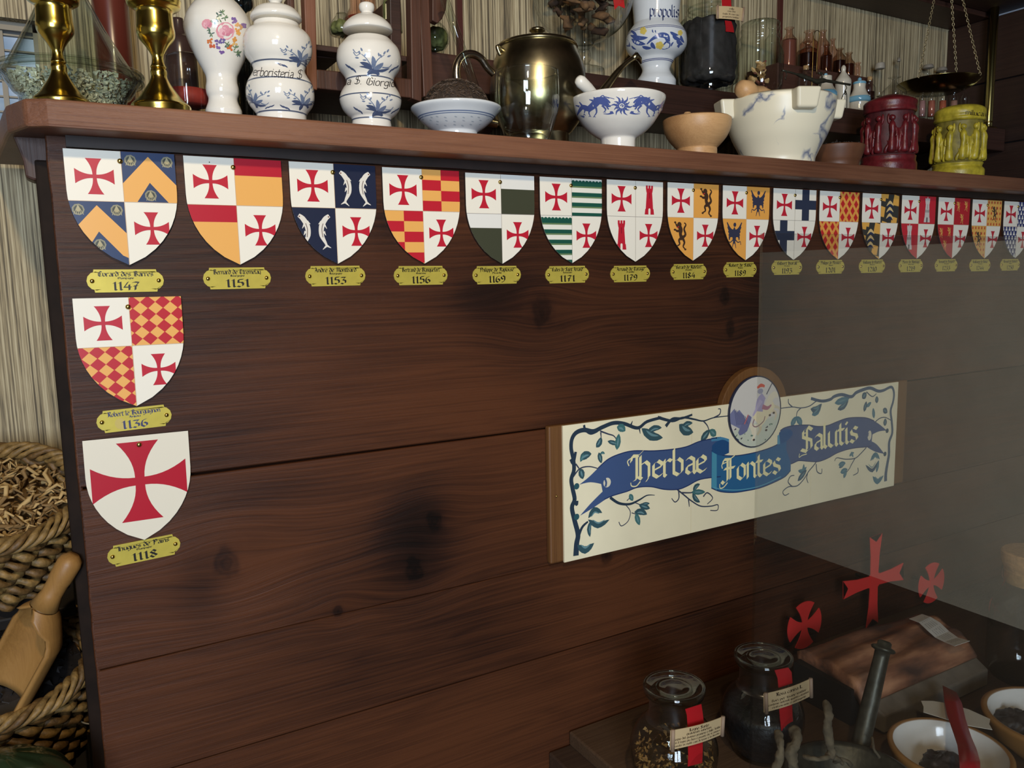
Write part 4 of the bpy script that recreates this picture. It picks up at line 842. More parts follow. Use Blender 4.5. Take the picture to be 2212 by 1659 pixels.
    b.disc(cx + 0.16 * rx, cz + 0.56 * rz, 0.11 * rx, 0.075 * rz, (150, 150, 170), 6); st([(0.04, 0.66), (0.18, 0.72), (0.32, 0.68)], [0.06, 0.1, 0.06], (206, 84, 66), 7); st([(0.72, 0.9), (0.4, 0.45)], 0.035, (90, 90, 104), 5); st([(-0.2, -0.1), (-0.42, -0.4), (-0.62, -0.55)], [0.12, 0.3, 0.1], (108, 112, 148), 4); st([(-0.28, -0.05), (-0.42, -0.3)], 0.04, (188, 106, 110), 6)
    for i in range(16): u = random.uniform(-0.8, 0.7); v = random.uniform(-0.85, -0.35); st([(u, v), (u + random.uniform(-.1, .14), v + random.uniform(-.04, .1))], [0.05, 0.02], random.choice([(92, 122, 108), (70, 92, 120), (110, 134, 112), (78, 74, 84)]), 3)
    for u, v in ((0.55, -0.15), (0.7, -0.1), (0.42, -0.56), (-0.05, -0.78)): b.disc(cx + u * rx, cz + v * rz, 0.05 * rx, 0.035 * rz, (80, 70, 66), 6, 6)
    for i in range(9): u = -0.8 + i * 0.05; st([(u, 0.16 - i * 0.03), (u + 0.1, -0.3)], 0.018, (86, 88, 124), 5)
    b.build('painted_rider', F2, root, 0.0052, 0.35)
    nl = at(1202, 1072, Y0); nail(root, nl.x, Y0, nl.z, 0.002); nl = at(1936, 936, Y0); nail(root, nl.x, Y0, nl.z, 0.002)
sign()
# ================================================================== THINGS ON THE SHELVES
def profile_px(prof, Y, zbase=None):
    """prof rows: (py, half width in px, centre px). Returns X and [(r, z)] from top to bottom"""
    X = at(prof[-1][2], prof[-1][0], Y).x; out = []
    for py, hw, cx in prof:
        c = cx
        for _ in range(4):
            z = at(c, py, Y).z; c = proj((X, Y, z))[0]
        k = proj((X, Y, z))[2]
        out.append((hw * k / FPX / math.sqrt(1 + ((c - 1106) / FPX) ** 2), z))
    if zbase is not None and out[-1][1] > zbase + 1e-4: out.append((out[-1][0], zbase))
    if zbase is not None and out[-1][1] < zbase:
        dz = zbase - out[-1][1]; h = out[0][1] - out[-1][1]; out = [(r, z + dz * (1 - (z - out[-1][1]) / h)) for r, z in out]
    return X, out
def cx3(l, a, b):   # helper: put centre px in, drifting linearly from a (top) to b (bottom)
    y0, y1 = l[0][0], l[-1][0]; return [(y, h, a + (b - a) * (y - y0) / (y1 - y0)) for y, h in l]
def smooth_prof(p, n=4): return [(max(v.x, 0), v.y) for v in catmull([(r, z, 0) for r, z in p], n)]
def solid(name, prof, X, Y, mat, parent, z0, sm=4, seg=56, close_top=True):
    P = smooth_prof(prof, sm); P = [(0, P[0][1])] * close_top + P + [(0, P[-1][1])]
    return MB().lathe([(r, z - z0) for r, z in P], seg=seg).build(name, mat, parent, smooth=True)
def vessel(name, prof, X, Y, mat, parent, z0, t, sm=4, seg=56, zin=None):
    """open vessel: outer profile top->bottom, wall thickness t"""
    P = smooth_prof(prof, sm); zb = P[-1][1]; inner = [(r - t, z) for r, z in P if r - t > 0.001 and z > (zin or zb + t * 1.5)]
    pr = [(0, inner[-1][1])] + inner[::-1] + [(P[0][0] - t * 0.5, P[0][1] + t * 0.35)] + P + [(0, zb)]
    return MB().lathe([(r, z - z0) for r, z in pr], seg=seg).build(name, mat, parent, smooth=True)
def radius_at(P, z):
    for (r0, z0), (r1, z1) in zip(P, P[1:]):
        if (z0 >= z >= z1) or (z0 <= z <= z1): return r0 + (r1 - r0) * (z - z0) / ((z1 - z0) or 1)
    return P[0][0] if z > P[0][1] else P[-1][0]
def wrap(P, X, Y, z0):
    """maps traced photo coordinates onto the lathe surface (local coordinates of the thing)"""
    P = smooth_prof(P, 4); d = Vector((X - CAM.x, Y - CAM.y)); a0 = math.atan2(-d.y, -d.x)
    def fn(px, py, lift=0.0):
        z = at(proj((X, Y, P[len(P) // 2][1]))[0], py, Y).z; c = (0, 0, 1)
        for _ in range(3):
            c = proj((X, Y, z)); z = at(c[0], py, Y).z
            if abs(px - c[0]) < 1: break
        c = proj((X, Y, z)); r = radius_at(P, z); hw = max(1e-6, r / c[2] * FPX * math.sqrt(1 + ((c[0] - 1106) / FPX) ** 2))
        s = max(-1, min(1, (px - c[0]) / hw)); ph = math.asin(s); rr = r + 0.0002 + lift
        # tilt: points nearer the camera sit slightly lower in the picture, negligible here
        for _ in range(2):      # the near side of the surface sits higher in the view than the axis
            p = proj((X + rr * math.cos(a0 + ph), Y + rr * math.sin(a0 + ph), z)); z += (p[1] - py) * p[2] / FPX
            c = proj((X, Y, z)); r = radius_at(P, z); hw = max(1e-6, r / c[2] * FPX * math.sqrt(1 + ((c[0] - 1106) / FPX) ** 2))
            ph = math.asin(max(-1, min(1, (px - c[0]) / hw))); rr = r + 0.0002 + lift
        return Vector((rr * math.cos(a0 + ph), rr * math.sin(a0 + ph), z - z0))
    return fn
def ring_band(parent, P, z, col, wd, name='painted_band'):
    Q = smooth_prof(P, 4); r = radius_at(Q, z[0]); 
    return None
def band(P, X, Y, z0, py, wd, cx, parent, col):
    Q = smooth_prof(P, 4); z = at(cx, py, Y).z; h = wd / 1600 / 2; q_ = (Vector((CAM.x - X, CAM.y - Y, 0))).normalized()
    for _ in range(3):
        p = proj(Vector((X, Y, z)) + q_ * radius_at(Q, z)); z += (p[1] - py) * p[2] / FPX
    pr = [(radius_at(Q, z + s * h) + 0.0003, z + s * h - z0) for s in (1, 0, -1)]
    MB().lathe(pr, seg=56).build('painted_band', paint(col, 0.15), parent, smooth=True)
BL1 = (74, 86, 116); BL2 = (112, 126, 152)
def Zf(scale, ox, oy): return lambda l: [(ox + x / scale, oy + y / scale) for x, y in l]

# ---- glass cone over a bowl of salts
def cone_bowl():
    Y = 0.15
    pr = [(158, 158, 157), (166, 158, 157), (176, 150, 158), (192, 140, 159), (206, 130, 160), (220, 118, 160)]
    X, P = profile_px([(a, b, c) for a, b, c in pr], Y, ZS)
    r = empty('glass_bowl', (X, Y, ZS), 'wide clear glass bowl of pale salt crystals at the shelf\'s left end', 'bowl')
    vessel('bowl_wall', P, X, Y, GREENGLASS, r, ZS, 0.004)
    Q = [(a + 0.001, b) for a, b in P[:2]]
    MB().tube([Vector((Q[0][0] * math.cos(t), Q[0][0] * math.sin(t), P[0][1] - ZS)) for t in [2 * PI * k / 48 for k in range(48)]], 0.0028, 8, closed=True).build('rim', GREENGLASS, r, smooth=True)
    MB().tube([Vector((Q[0][0] * math.cos(t), Q[0][0] * math.sin(t), P[2][1] - ZS + 0.002)) for t in [2 * PI * k / 48 for k in range(48)]], 0.0022, 8, closed=True).build('ridge', GREENGLASS, r, smooth=True)
    # salts
    m = MB(); random.seed(11); R = radius_at(P, P[3][1]) * 0.9; top = P[2][1] + 0.001
    for i in range(2600):
        a = random.random() * 2 * PI; z = ZS + 0.004 + (top - ZS - 0.004) * random.random(); rr = (radius_at(P, z) - 0.009) * (1 if random.random() < 0.65 else math.sqrt(random.random()))
        s = random.uniform(0.003, 0.0052); c = Vector((X + rr * math.cos(a), Y + rr * math.sin(a), z))
        v = [c + Vector([random.uniform(-1, 1) for _ in range(3)]).normalized() * s for _ in range(6)]
        m.add(v, [(0, 1, 2), (0, 2, 3), (0, 3, 4), (0, 4, 1), (5, 2, 1), (5, 3, 2), (5, 4, 3), (5, 1, 4)])
    o = m.build('salt_crystals', paint((206, 204, 180), 0.35, 0, 'salt_crystals', noise=0.15, bscale=80)); tag(o, 'pale greenish salt crystals filling the wide glass bowl', 'salt', kind='stuff')
    pr = [(-60, 30, 128), (0, 55, 130), (60, 86, 136), (110, 116, 143), (150, 140, 150), (168, 150, 152)]
    X2, P2 = profile_px(pr, Y)
    c = empty('glass_cone', (X, Y, P2[-1][1]), 'tall clear glass cone standing in the salt bowl', 'cone')
    z0 = P2[-1][1]; Q = [(a, b - z0) for a, b in P2]
    MB().lathe(Q + [(a - 0.003, b) for a, b in Q[::-1]] + [Q[0]], seg=56).build('cone_wall', GREENGLASS, c, smooth=True)
cone_bowl()
# ---- brass candlesticks
def candlestick(dx, dy, Y, label):
    l = [(-10, 62), (-2, 60), (4, 58), (9, 50), (15, 41), (28, 40.5), (45, 41.5), (58, 43), (70, 41), (80, 34), (88, 27), (98, 20), (110, 13.5), (120, 13), (129, 15), (134, 17.5), (137, 16.5), (138.2, 14.5), (139.4, 16.8), (145, 18.5), (150, 18.2), (156, 18), (164, 21), (176, 28), (190, 38), (203, 48), (212, 58), (217, 64), (221, 66), (224, 66)]
    l = [(a + dy, b) for a, b in l]; X, P = profile_px(cx3(l, 114 + dx, 134 + dx), Y, ZS)
    r = empty('brass_candlestick', (X, Y, ZS), label, 'candlestick')
    i = 18
    solid('stem', P[:i], X, Y, BRASS, r, ZS, 3); solid('foot', P[i:], X, Y, BRASS, r, ZS, 3)
    zt = P[0][1]; MB().lathe([(0.0, zt - 0.02 - ZS), (0.013, zt - 0.02 - ZS), (0.013, zt + 0.001 - ZS), (0.017, zt + 0.001 - ZS)], seg=40).build('socket', BRASS, r, smooth=True)
candlestick(0, 0, 0.008, 'left polished brass candlestick before the glass cone')
candlestick(215, 11, -0.017, 'polished brass candlestick at the shelf edge beside the floral vase')
# ---- floral vase
def vase():
    Y = 0.045; l = [(-22, 33), (-10, 33), (0, 40), (10, 50), (20, 58), (32, 66), (45, 71.5), (60, 75), (80, 72), (105, 63), (130, 52), (150, 42), (165, 35), (178, 34), (190, 36), (203, 35.5), (213, 32), (222, 33), (232, 37), (240, 40), (246, 40)]
    X, P = profile_px(cx3(l, 468, 484), Y, ZS)
    r = empty('floral_vase', (X, Y, ZS), 'white baluster vase painted with a pink rose bouquet', 'vase')
    vessel('body', P, X, Y, PORC, r, ZS, 0.004, zin=P[10][1])
    a = Art(); Z = Zf(3.95, 0, 0)
    def blob(x, y, rx, ry, c, l=2): q = Z([(x, y)])[0]; a.disc(q[0], q[1], rx / 3.95, ry / 3.95, c, l, 10)
    random.seed(5)
    for x, y in ((1870, 130), (1900, 110), (1850, 160), (1920, 150), (1810, 290), (1800, 250), (1950, 400), (2020, 450), (1940, 380), (2010, 410), (2040, 460), (1880, 165), (1830, 190)):
        for k in range(5): q = Z([(x, y)])[0]; an = random.random() * 6.3; a.leaf(q, (q[0] + 8 * math.cos(an), q[1] + 8 * math.sin(an)), 2.6, random.choice([(96, 120, 92), (122, 142, 108), (82, 104, 98)]), 2)
    for x, y, c in ((1800, 350, (206, 120, 70)), (1815, 390, (198, 100, 70)), (1860, 360, (118, 96, 150)), (1865, 400, (130, 104, 160)), (1900, 440, (120, 90, 150)), (1990, 150, (126, 100, 158)), (2000, 180, (140, 110, 160)), (2030, 260, (222, 158, 84)), (2040, 300, (224, 168, 90)), (2010, 340, (214, 150, 78)), (2050, 230, (206, 160, 110)), (1960, 410, (206, 110, 60)), (2075, 215, (140, 112, 160)), (2000, 380, (216, 176, 110)), (1900, 350, (110, 98, 150)), (2020, 215, (224, 170, 110))):
        for k in range(6): blob(x + random.uniform(-18, 18), y + random.uniform(-18, 18), 10, 10, c, 3)
    for x, y, s in ((1775, 205, 44), (1925, 265, 78)):
        blob(x, y, s, s, (216, 150, 160), 4)
        for k in range(14): an = k * 2.4; rr = s * (0.85 - 0.05 * k); blob(x + rr * 0.5 * math.cos(an), y + rr * 0.5 * math.sin(an), rr * 0.5, rr * 0.42, ((204, 128, 146), (226, 176, 184), (212, 146, 160))[k % 3], 5 + k % 3)
    a.build('painted_bouquet', wrap(P, X, Y, ZS), r, 0, 0.15, 0.00003)
vase()
# ---- two lidded double-gourd pharmacy jars
def lumpy(o, strength, size):
    t = bpy.data.textures.new('lumps', 'CLOUDS'); t.noise_scale = size; t.noise_depth = 3; s = o.modifiers.new('sub', 'SUBSURF'); s.levels = s.render_levels = 1
    d = o.modifiers.new('lumps', 'DISPLACE'); d.texture = t; d.strength = strength; d.mid_level = 0.6; return o
def flower(a, T, s=1.0, c=BL1, c2=BL2):
    """tulip spray; T maps unit coordinates (x right, y up) to photo coordinates"""
    S = lambda l: [T(x, y) for x, y in l]; u = 21 * s
    a.stroke(S([(-0.26, 0), (-0.2, 0.16), (0, 0.26), (0.2, 0.16), (0.26, 0)]), [0.1 * u, 0.2 * u], c, 3)
    a.poly(S([(-0.28, -0.02), (0.28, -0.02), (0.2, 0.2), (0, 0.28), (-0.2, 0.2)]), c, 3)
    for p, q, wd, cc in (((0, 0.3), (-0.02, 0.95), 0.34, c2), ((-0.03, 0.26), (-0.62, 0.62), 0.34, c), ((0.03, 0.26), (0.5, 0.6), 0.34, c2), ((-0.05, 0.24), (-0.66, 0.4), 0.16, c), ((0.08, 0.2), (0.8, 0.3), 0.2, c)): a.leaf(T(*p), T(*q), wd * u, cc, 3, 0.08)
    for p in ([(0.02, 0.3), (0.22, 0.75), (0.55, 1.0)], [(-0.04, 0.35), (-0.3, 0.8), (-0.55, 1.05)], [(0.45, 0.35), (0.75, 0.35), (0.9, 0.52)]): a.stroke(S(p), [0.09 * u, 0.04 * u], c2, 3)
    for x, y, an in ((0.5, 1.02, 1), (0.68, 0.9, .4), (0.42, 0.86, 2), (0.66, 1.12, 1), (0.3, 0.92, 1.8), (-0.6, 1.02, 2), (-0.42, 0.92, 1), (-0.66, 0.84, 3), (-0.3, 0.72, 3), (-0.5, 1.18, 2)): a.leaf(T(x, y), T(x + 0.2 * math.cos(an), y + 0.2 * math.sin(an)), 0.13 * u, c2, 3)
    for k, r_ in ((0, 0.3), (1, 0.2)): a.stroke(S([(-0.95 + 0.02 * k, 1.28 - .14 * k), (-0.8, 1.1 - .14 * k), (-0.62, 1.2 - .14 * k)]), [0.07 * u, 0.04 * u], c2, 3)
    for k in range(3): a.leaf(T(-0.8 - 0.16 * k, 0.1 + 0.1 * k), T(-1.02 - 0.16 * k, 0.34 + 0.1 * k), 0.12 * u, c, 3); a.leaf(T(0.75 + 0.16 * k, 0.08 + 0.1 * k), T(0.95 + 0.16 * k, 0.28 + 0.1 * k), 0.1 * u, c, 3)
def jar(l, ca, cb, Y, label, nlid, flowers, bands, text):
    X, P = profile_px(cx3(l, ca, cb), Y, ZS)
    r = empty('lidded_pharmacy_jar', (X, Y, ZS), label, 'jar')
    solid('body', P[nlid:], X, Y, PORC, r, ZS, 4)
    lid = solid('lid', P[:nlid], X, Y, PORC, r, ZS, 4)
    for py in bands: band(P, X, Y, ZS, py, 2.6, proj((X, Y, at(ca, py, Y).z))[0], r, (84, 92, 112))
    a = Art(); W = wrap(P, X, Y, ZS)
    for x, y, s, rot, c, c2 in flowers:
        def T(u, v, x=x, y=y, s=s, rot=rot): q = Vector((u, v)); q.rotate(Matrix.Rotation(rot, 2)); return (x + q.x * 30 * s, y - q.y * 30 * s)
        flower(a, T, s, c, c2)
    for t, x0, y0, x1, y1, h, ini in text:
        tw = twidth(t) - 1
        M = lambda u, v: (x0 + (x1 - x0) * u / tw, y0 + (y1 - y0) * u / tw - v * h / 5 + 0.0)
        write(a, t, 0, 0, 1, (30, 24, 24), 4, 0.62, 40, 'l', smooth=True, M=lambda u, v: M(u + v * 0.22, v))
    a.build('painted_flowers', W, r, 0, 0.15, 0.00003)
    return r, X, P
l1 = [(-12, 4), (-8, 12), (0, 16), (6, 12), (10, 11), (12, 22), (20, 42), (32, 53), (38, 56), (43, 55.5), (46, 51), (46.5, 48), (52, 49), (62, 52), (68, 62), (80, 72), (95, 75), (110, 75), (125, 70.5), (138, 62), (148, 57), (157, 57), (168, 63), (180, 70), (195, 74), (212, 74), (228, 69), (240, 60), (246, 56), (252, 54), (257, 54)]
jar(l1, 588, 609, -0.008, 'blue flowered white lidded jar beside the floral vase, lettered erboristeria S', 12,
    [(652, 142, 1.25, 0.25, BL1, BL2), (656, 236, 1.2, 0.2, BL1, BL2), (548, 232, 1.15, -0.25, BL1, BL2)], [128, 166, 238], [('erboristeria S', 549, 163, 650, 170, 12, 1)])
l2 = [(5, 6), (9, 15), (17, 17), (24, 15), (29, 12), (33, 21), (42, 37), (52, 48), (60, 53), (68, 54), (70, 50), (70.5, 48.5), (85, 47), (95, 56), (108, 66), (130, 70), (150, 66), (163, 57), (172, 52.5), (184, 52.5), (194, 59), (206, 65), (220, 67), (238, 61), (250, 51), (256, 44), (264, 42), (271, 43)]
jar(l2, 800, 803, 0.008, 'blue flowered white lidded jar reading S. Giorgio, before the wooden rack', 12,
    [(806, 162, 1.45, 0.0, BL1, BL2), (815, 251, 1.25, 0.0, (72, 84, 112), (112, 124, 150))], [163, 200, 253], [('ia S', 747, 184, 777, 181, 10.5, 0), ('. Giorgio', 780, 182, 852, 188, 10.5, 0)])
# ---- footed rice-pattern bowl with a cake of dark tea
def teabowl():
    Y = 0.0; l = [(234, 97.5), (239, 97), (250, 87), (262, 77), (275, 62), (284, 48), (287, 45), (292, 44)]
    X, P = profile_px(cx3(l, 983, 987), Y, ZS)
    r = empty('rice_pattern_bowl', (X, Y, ZS), 'shallow bluish white bowl with blue rim lines holding a dark tea cake', 'bowl')
    vessel('bowl_wall', P, X, Y, PORCB, r, ZS, 0.003)
    for py, wd in ((238, 2.2), (242.5, 1.6)): band(P, X, Y, ZS, py, wd, 983, r, (108, 122, 150))
    a = Art(); random.seed(2)
    for k in range(26): x = 915 + (k % 9) * 17 + random.uniform(-3, 3); y = 252 + (k // 9) * 9 + 2 * (k % 2); a.leaf((x - 3, y), (x + 3, y + 2), 2.4, (168, 176, 182), 2)
    a.build('rice_grain_pattern', wrap(P, X, Y, ZS), r, 0, 0.15)
    # tea dome
    c = at(988, 228, Y); rr = 77 * proj(c)[2] / FPX * 0.94; zt = at(990, 176, Y).z; z0 = P[1][1] - 0.008
    m = MB(); m.lathe([(rr * math.cos(t) ** 0.8 if t < 1.57 else 0, z0 - ZS + (zt - z0) * math.sin(t)) for t in [PI / 2 * k / 14 for k in range(15)]] , seg=64)
    random.seed(9); v = m.v
    for i in range(len(v)): v[i] = v[i] * (1 + random.uniform(-0.012, 0.012)) 
    o = m.build('tea_cake', paint((54, 40, 28), 0.75, 0, 'dark_tea_leaves', noise=0.6, bump=1.0, bscale=260), None, smooth=True, loc=(X, Y, ZS))
    tag(o, 'domed dark brown cake of pressed tea heaped in the shallow bowl', 'tea')
    f = MB(); leafm = paint((70, 52, 36), 0.7, 0, 'tea_leaf_flake', noise=0.4, bscale=200)
    for i in range(520):
        t = math.asin(random.random() ** 0.8); ph = random.random() * 2 * PI; R_ = rr * math.cos(t) ** 0.8
        p = Vector((R_ * math.cos(ph), R_ * math.sin(ph), z0 - ZS + (zt - z0) * math.sin(t))); d = Vector([random.uniform(-1, 1) for _ in range(3)]).normalized() * random.uniform(0.003, 0.007)
        nrm = p.normalized(); d -= nrm * d.dot(nrm) * 0.8; f.tube([p - d, p + nrm * 0.0012, p + d], [0.0003, 0.0011, 0.0003], 4, cap=False)
    f.build('leaf_flakes', leafm, o)['kind'] = 'stuff'
teabowl()
# ---- glass rod leaning behind
a_, b_ = at(957, -12, 0.03), at(1030, 200, 0.055)
o = MB().tube([a_, a_.lerp(b_, 0.5), b_], 0.0068, 16).build('glass_rod', GREENGLASS, smooth=True); tag(o, 'long clear glass tube leaning against the silver teapot handle', 'tube')
MB().tube([a_, a_.lerp(b_, 0.5), b_], 0.004, 12, cap=False).build('bore', GREENGLASS, o, smooth=True)
# ---- silver teapot
def teapot():
    Y = 0.074; l = [(104, 84), (110, 86), (120, 90), (135, 96), (155, 101), (175, 103), (200, 104), (225, 103), (245, 98), (262, 90), (276, 80), (286, 72), (292, 66), (300, 66)]
    X, P = profile_px(cx3(l, 1158, 1164), Y, ZS)
    r = empty('silver_teapot', (X, Y, ZS), 'tarnished silver teapot with curved handle and upturned spout behind the glass tumbler', 'teapot')
    pot = paint((182, 170, 134), 0.26, 1, 'tarnished_teapot_metal', noise=0.5, bscale=30, bump=0.05)
    solid('body', P, X, Y, pot, r, ZS, 3)
    L = [(86, 5), (88, 40), (92, 68), (97, 84), (102, 88), (105, 87)]; X2, Q = profile_px(cx3(L, 1157, 1158), Y)
    solid('lid', Q, X, Y, pot, r, ZS, 3)
    L = [(59, 6), (62, 15), (67, 17), (70, 12), (74, 5), (82, 5), (88, 7)]; X2, Q = profile_px(cx3(L, 1163, 1161), Y); solid('knob', Q, X, Y, pot, r, ZS, 3)
    def pt(x, y, dy=0.0): q = at(x, y, Y + dy); return Vector((q.x - X, q.y - Y, q.z - ZS))
    pts = [pt(*p) for p in [(1066, 160), (1052, 146), (1040, 128), (1024, 118), (1006, 118), (992, 130), (986, 150), (988, 176), (998, 212), (1022, 246), (1050, 262), (1074, 268)]]
    MB().tube(catmull(pts, 5), [0.006] * 8 + [0.0064] * 20 + [0.0066] * 28, 10).build('handle', paint((226, 212, 190), 0.2, 1, 'bright_worn_silver', noise=0.25, bscale=50), r, smooth=True)
    pts = [pt(1232, 250), pt(1262, 236), pt(1290, 214), pt(1310, 188), pt(1334, 156), pt(1356, 134), pt(1374, 123)]
    cv = catmull(pts, 5); MB().tube(cv, [0.013 - 0.0085 * min(1, k / (len(cv) - 8)) for k in range(len(cv))], 12).build('spout', pot, r, smooth=True)
    MB().tube([pt(1366, 127), pt(1374, 120), pt(1382, 128), pt(1385, 138)], [0.0045, 0.0065, 0.0045, 0.001], 8).build('spout_lip', pot, r, smooth=True)
    MB().tube(catmull([pt(1090, 112), pt(1080, 104), pt(1074, 100), pt(1078, 112), pt(1082, 120)], 4), 0.0034, 8).build('hinge', pot, r, smooth=True)
teapot()
# ---- double-walled tumbler
def tumbler():
    Y = -0.026; l = [(156, 69), (175, 70), (200, 70.5), (225, 69.5), (245, 66), (262, 60.5), (280, 55), (292, 51), (301, 46)]
    X, P = profile_px(cx3(l, 1144, 1140), Y, ZS)
    r = empty('glass_tumbler', (X, Y, ZS), 'clear double-walled glass tumbler before the silver teapot', 'tumbler'); GLASS = glass('tumbler_glass', (0.97, 0.985, 0.96), 0.085)
    S = smooth_prof(P, 4)
    MB().lathe([(a, z - ZS) for a, z in S] + [(0, S[-1][1] - ZS)], seg=64).build('outer_wall', GLASS, r, smooth=True)
    S2 = [(a - 0.0035, z - ZS) for a, z in S if z > P[6][1]]
    MB().lathe([(S[0][0], S[0][1] - ZS)] + S2 + [(S2[-1][0] * 0.7, S2[-1][1] - 0.004), (0, S2[-1][1] - 0.005)], seg=64).build('inner_wall', GLASS, r, smooth=True)
    MB().lathe([(0, 0.001), (0.026, 0.001), (0.03, 0.006), (0.024, 0.010), (0, 0.008)], seg=48).build('thick_base', GREENGLASS, r, smooth=True)
tumbler()
# ---- blue and white dragon bowl, white pestle and scoop
def dragonbowl():
    Y = -0.022; l = [(214, 103), (220, 102.5), (232, 98), (243, 93.5), (255, 86), (270, 76), (285, 61), (295, 47), (299, 40), (303, 37.5), (312, 37)]
    X, P = profile_px(cx3(l, 1333, 1335), Y, ZS)
    r = empty('blue_and_white_bowl', (X, Y, ZS), 'white footed bowl with blue dragons and a flaming sun below its rim', 'bowl')
    vessel('bowl_wall', P, X, Y, PORC, r, ZS, 0.0032)
    a = Art(); Z = Zf(3.95, 960, 0); C = (78, 92, 150); k3 = 1 / 3.95
    def st(p, wd, l=3): a.stroke(Z(p), [q * k3 for q in (wd if hasattr(wd, '__len__') else [wd, wd])], C, l, 3)
    for k in range(12):
        an = k * PI / 6; r0, r1 = 34, 92 if k % 2 == 0 else 72
        st([(1512 + r0 * math.cos(an), 905 + r0 * math.sin(an)), (1512 + 0.7 * r1 * math.cos(an + 0.18), 905 + 0.7 * r1 * math.sin(an + 0.18)), (1512 + r1 * math.cos(an), 905 + r1 * math.sin(an))], [22, 14, 2])
    st([(1512 + 28 * math.cos(t), 905 + 28 * math.sin(t)) for t in [k * 0.7 for k in range(10)]], 12); st([(1500, 905), (1512, 895), (1524, 905), (1512, 914)], 8)
    for d in (-1, 1):
        X_ = lambda l: [(1512 + d * x, y) for x, y in l]
        st(X_([(110, 905), (150, 870), (190, 860), (230, 900), (275, 930), (320, 915), (350, 945), (375, 985)]), [30, 56, 66, 60, 48, 40, 26, 6])
        st(X_([(95, 880), (130, 845), (180, 838), (230, 850)]), [14, 22, 14]); st(X_([(100, 840), (150, 822), (60, 845)]), 5); st(X_([(130, 850), (150, 815), (175, 830)]), 8); st(X_([(90, 905), (120, 915), (105, 935)]), [16, 10])
        for p in ([(210, 920), (205, 960), (225, 990)], [(240, 930), (270, 960), (262, 985)], [(160, 900), (130, 935), (140, 950)], [(300, 930), (310, 970)], [(200, 850), (230, 830)], [(235, 860), (265, 850)], [(330, 900), (350, 870)], [(350, 910), (385, 900)]): st(X_(p), [18, 6])
        for x, y in ((225, 992), (262, 988), (140, 952), (310, 975)):
            for j in (-1, 0, 1): st(X_([(x, y), (x + 12 * j, y + 12)]), [6, 2])
        st(X_([(95, 965), (70, 962), (110, 975), (150, 972)]), [26, 22, 10, 3]); st(X_([(310, 1000), (325, 996), (345, 990)]), [14, 12, 3])
    a.build('painted_dragons', wrap(P, X, Y, ZS), r, 0, 0.15, 0.00003)
    pt = lambda x, y, dy=0.0: at(x, y, Y + dy)
    wh = paint((228, 224, 212), 0.3, 0, 'unglazed_porcelain')
    p0, p1 = pt(1254, 176), pt(1296, 216, 0.01)
    o = MB().tube([p0 + (p0 - p1).normalized() * 0.0085, p0 + (p0 - p1).normalized() * 0.006, p0, p0.lerp(p1, 0.35), p0.lerp(p1, 0.7), p1, p1 + (p1 - p0)*0.6], [0.002, 0.0072, 0.0098, 0.0092, 0.0072, 0.0068, 0.0068], 16).build('white_pestle', wh, smooth=True); tag(o, 'small white porcelain pestle standing in the dragon bowl', 'pestle')
    c = pt(1302, 203); m = MB().lathe([(0, -0.008), (0.01, -0.006), (0.0155, 0.0), (0.0165, 0.003), (0.0145, 0.0035), (0.012, 0), (0, -0.004)], seg=36)
    m.xf(Matrix.Translation(c) @ Matrix.Rotation(0.12, 4, 'X') @ Matrix.Diagonal((1, 1, 1, 1)))
    q = pt(1316, 222, 0.02); m.tube([c + Vector((0.008, 0.004, -0.004)), q, q + (q - c) * 0.5], 0.005, 10)
    o = m.build('white_scoop', wh, smooth=True); tag(o, 'little white porcelain spoon leaning inside the dragon bowl', 'spoon')
dragonbowl()
# ---- wooden mortar
PALEW = wood('pale_turned_wood', (150, 108, 68), (196, 154, 106), (214, 176, 128), 0.45, 0, 2.5, grain=0.5, bump=0.05)
def wmortar():
    Y = 0.0; l = [(259, 74.5), (264, 75), (274, 74), (285, 71), (300, 63), (312, 53), (319, 46), (322, 43.5), (324, 44), (330, 44)]
    X, P = profile_px(cx3(l, 1503, 1505), Y, ZS)
    r = empty('wooden_mortar', (X, Y, ZS), 'small pale wooden bowl mortar beside the marble mortar', 'mortar'); vessel('bowl_wall', P, X, Y, PALEW, r, ZS, 0.006)
    c = at(1485, 252, Y); o = MB().lathe([(0, 0.0085), (0.005, 0.0075), (0.0088, 0.002), (0.0085, -0.003), (0.006, -0.010), (0.007, -0.03), (0.009, -0.045), (0, -0.05)], seg=24).build('small_wooden_pestle', PALEW, smooth=True, loc=c); tag(o, 'round knob of a wooden pestle peeping over the small wooden mortar', 'pestle')
wmortar()
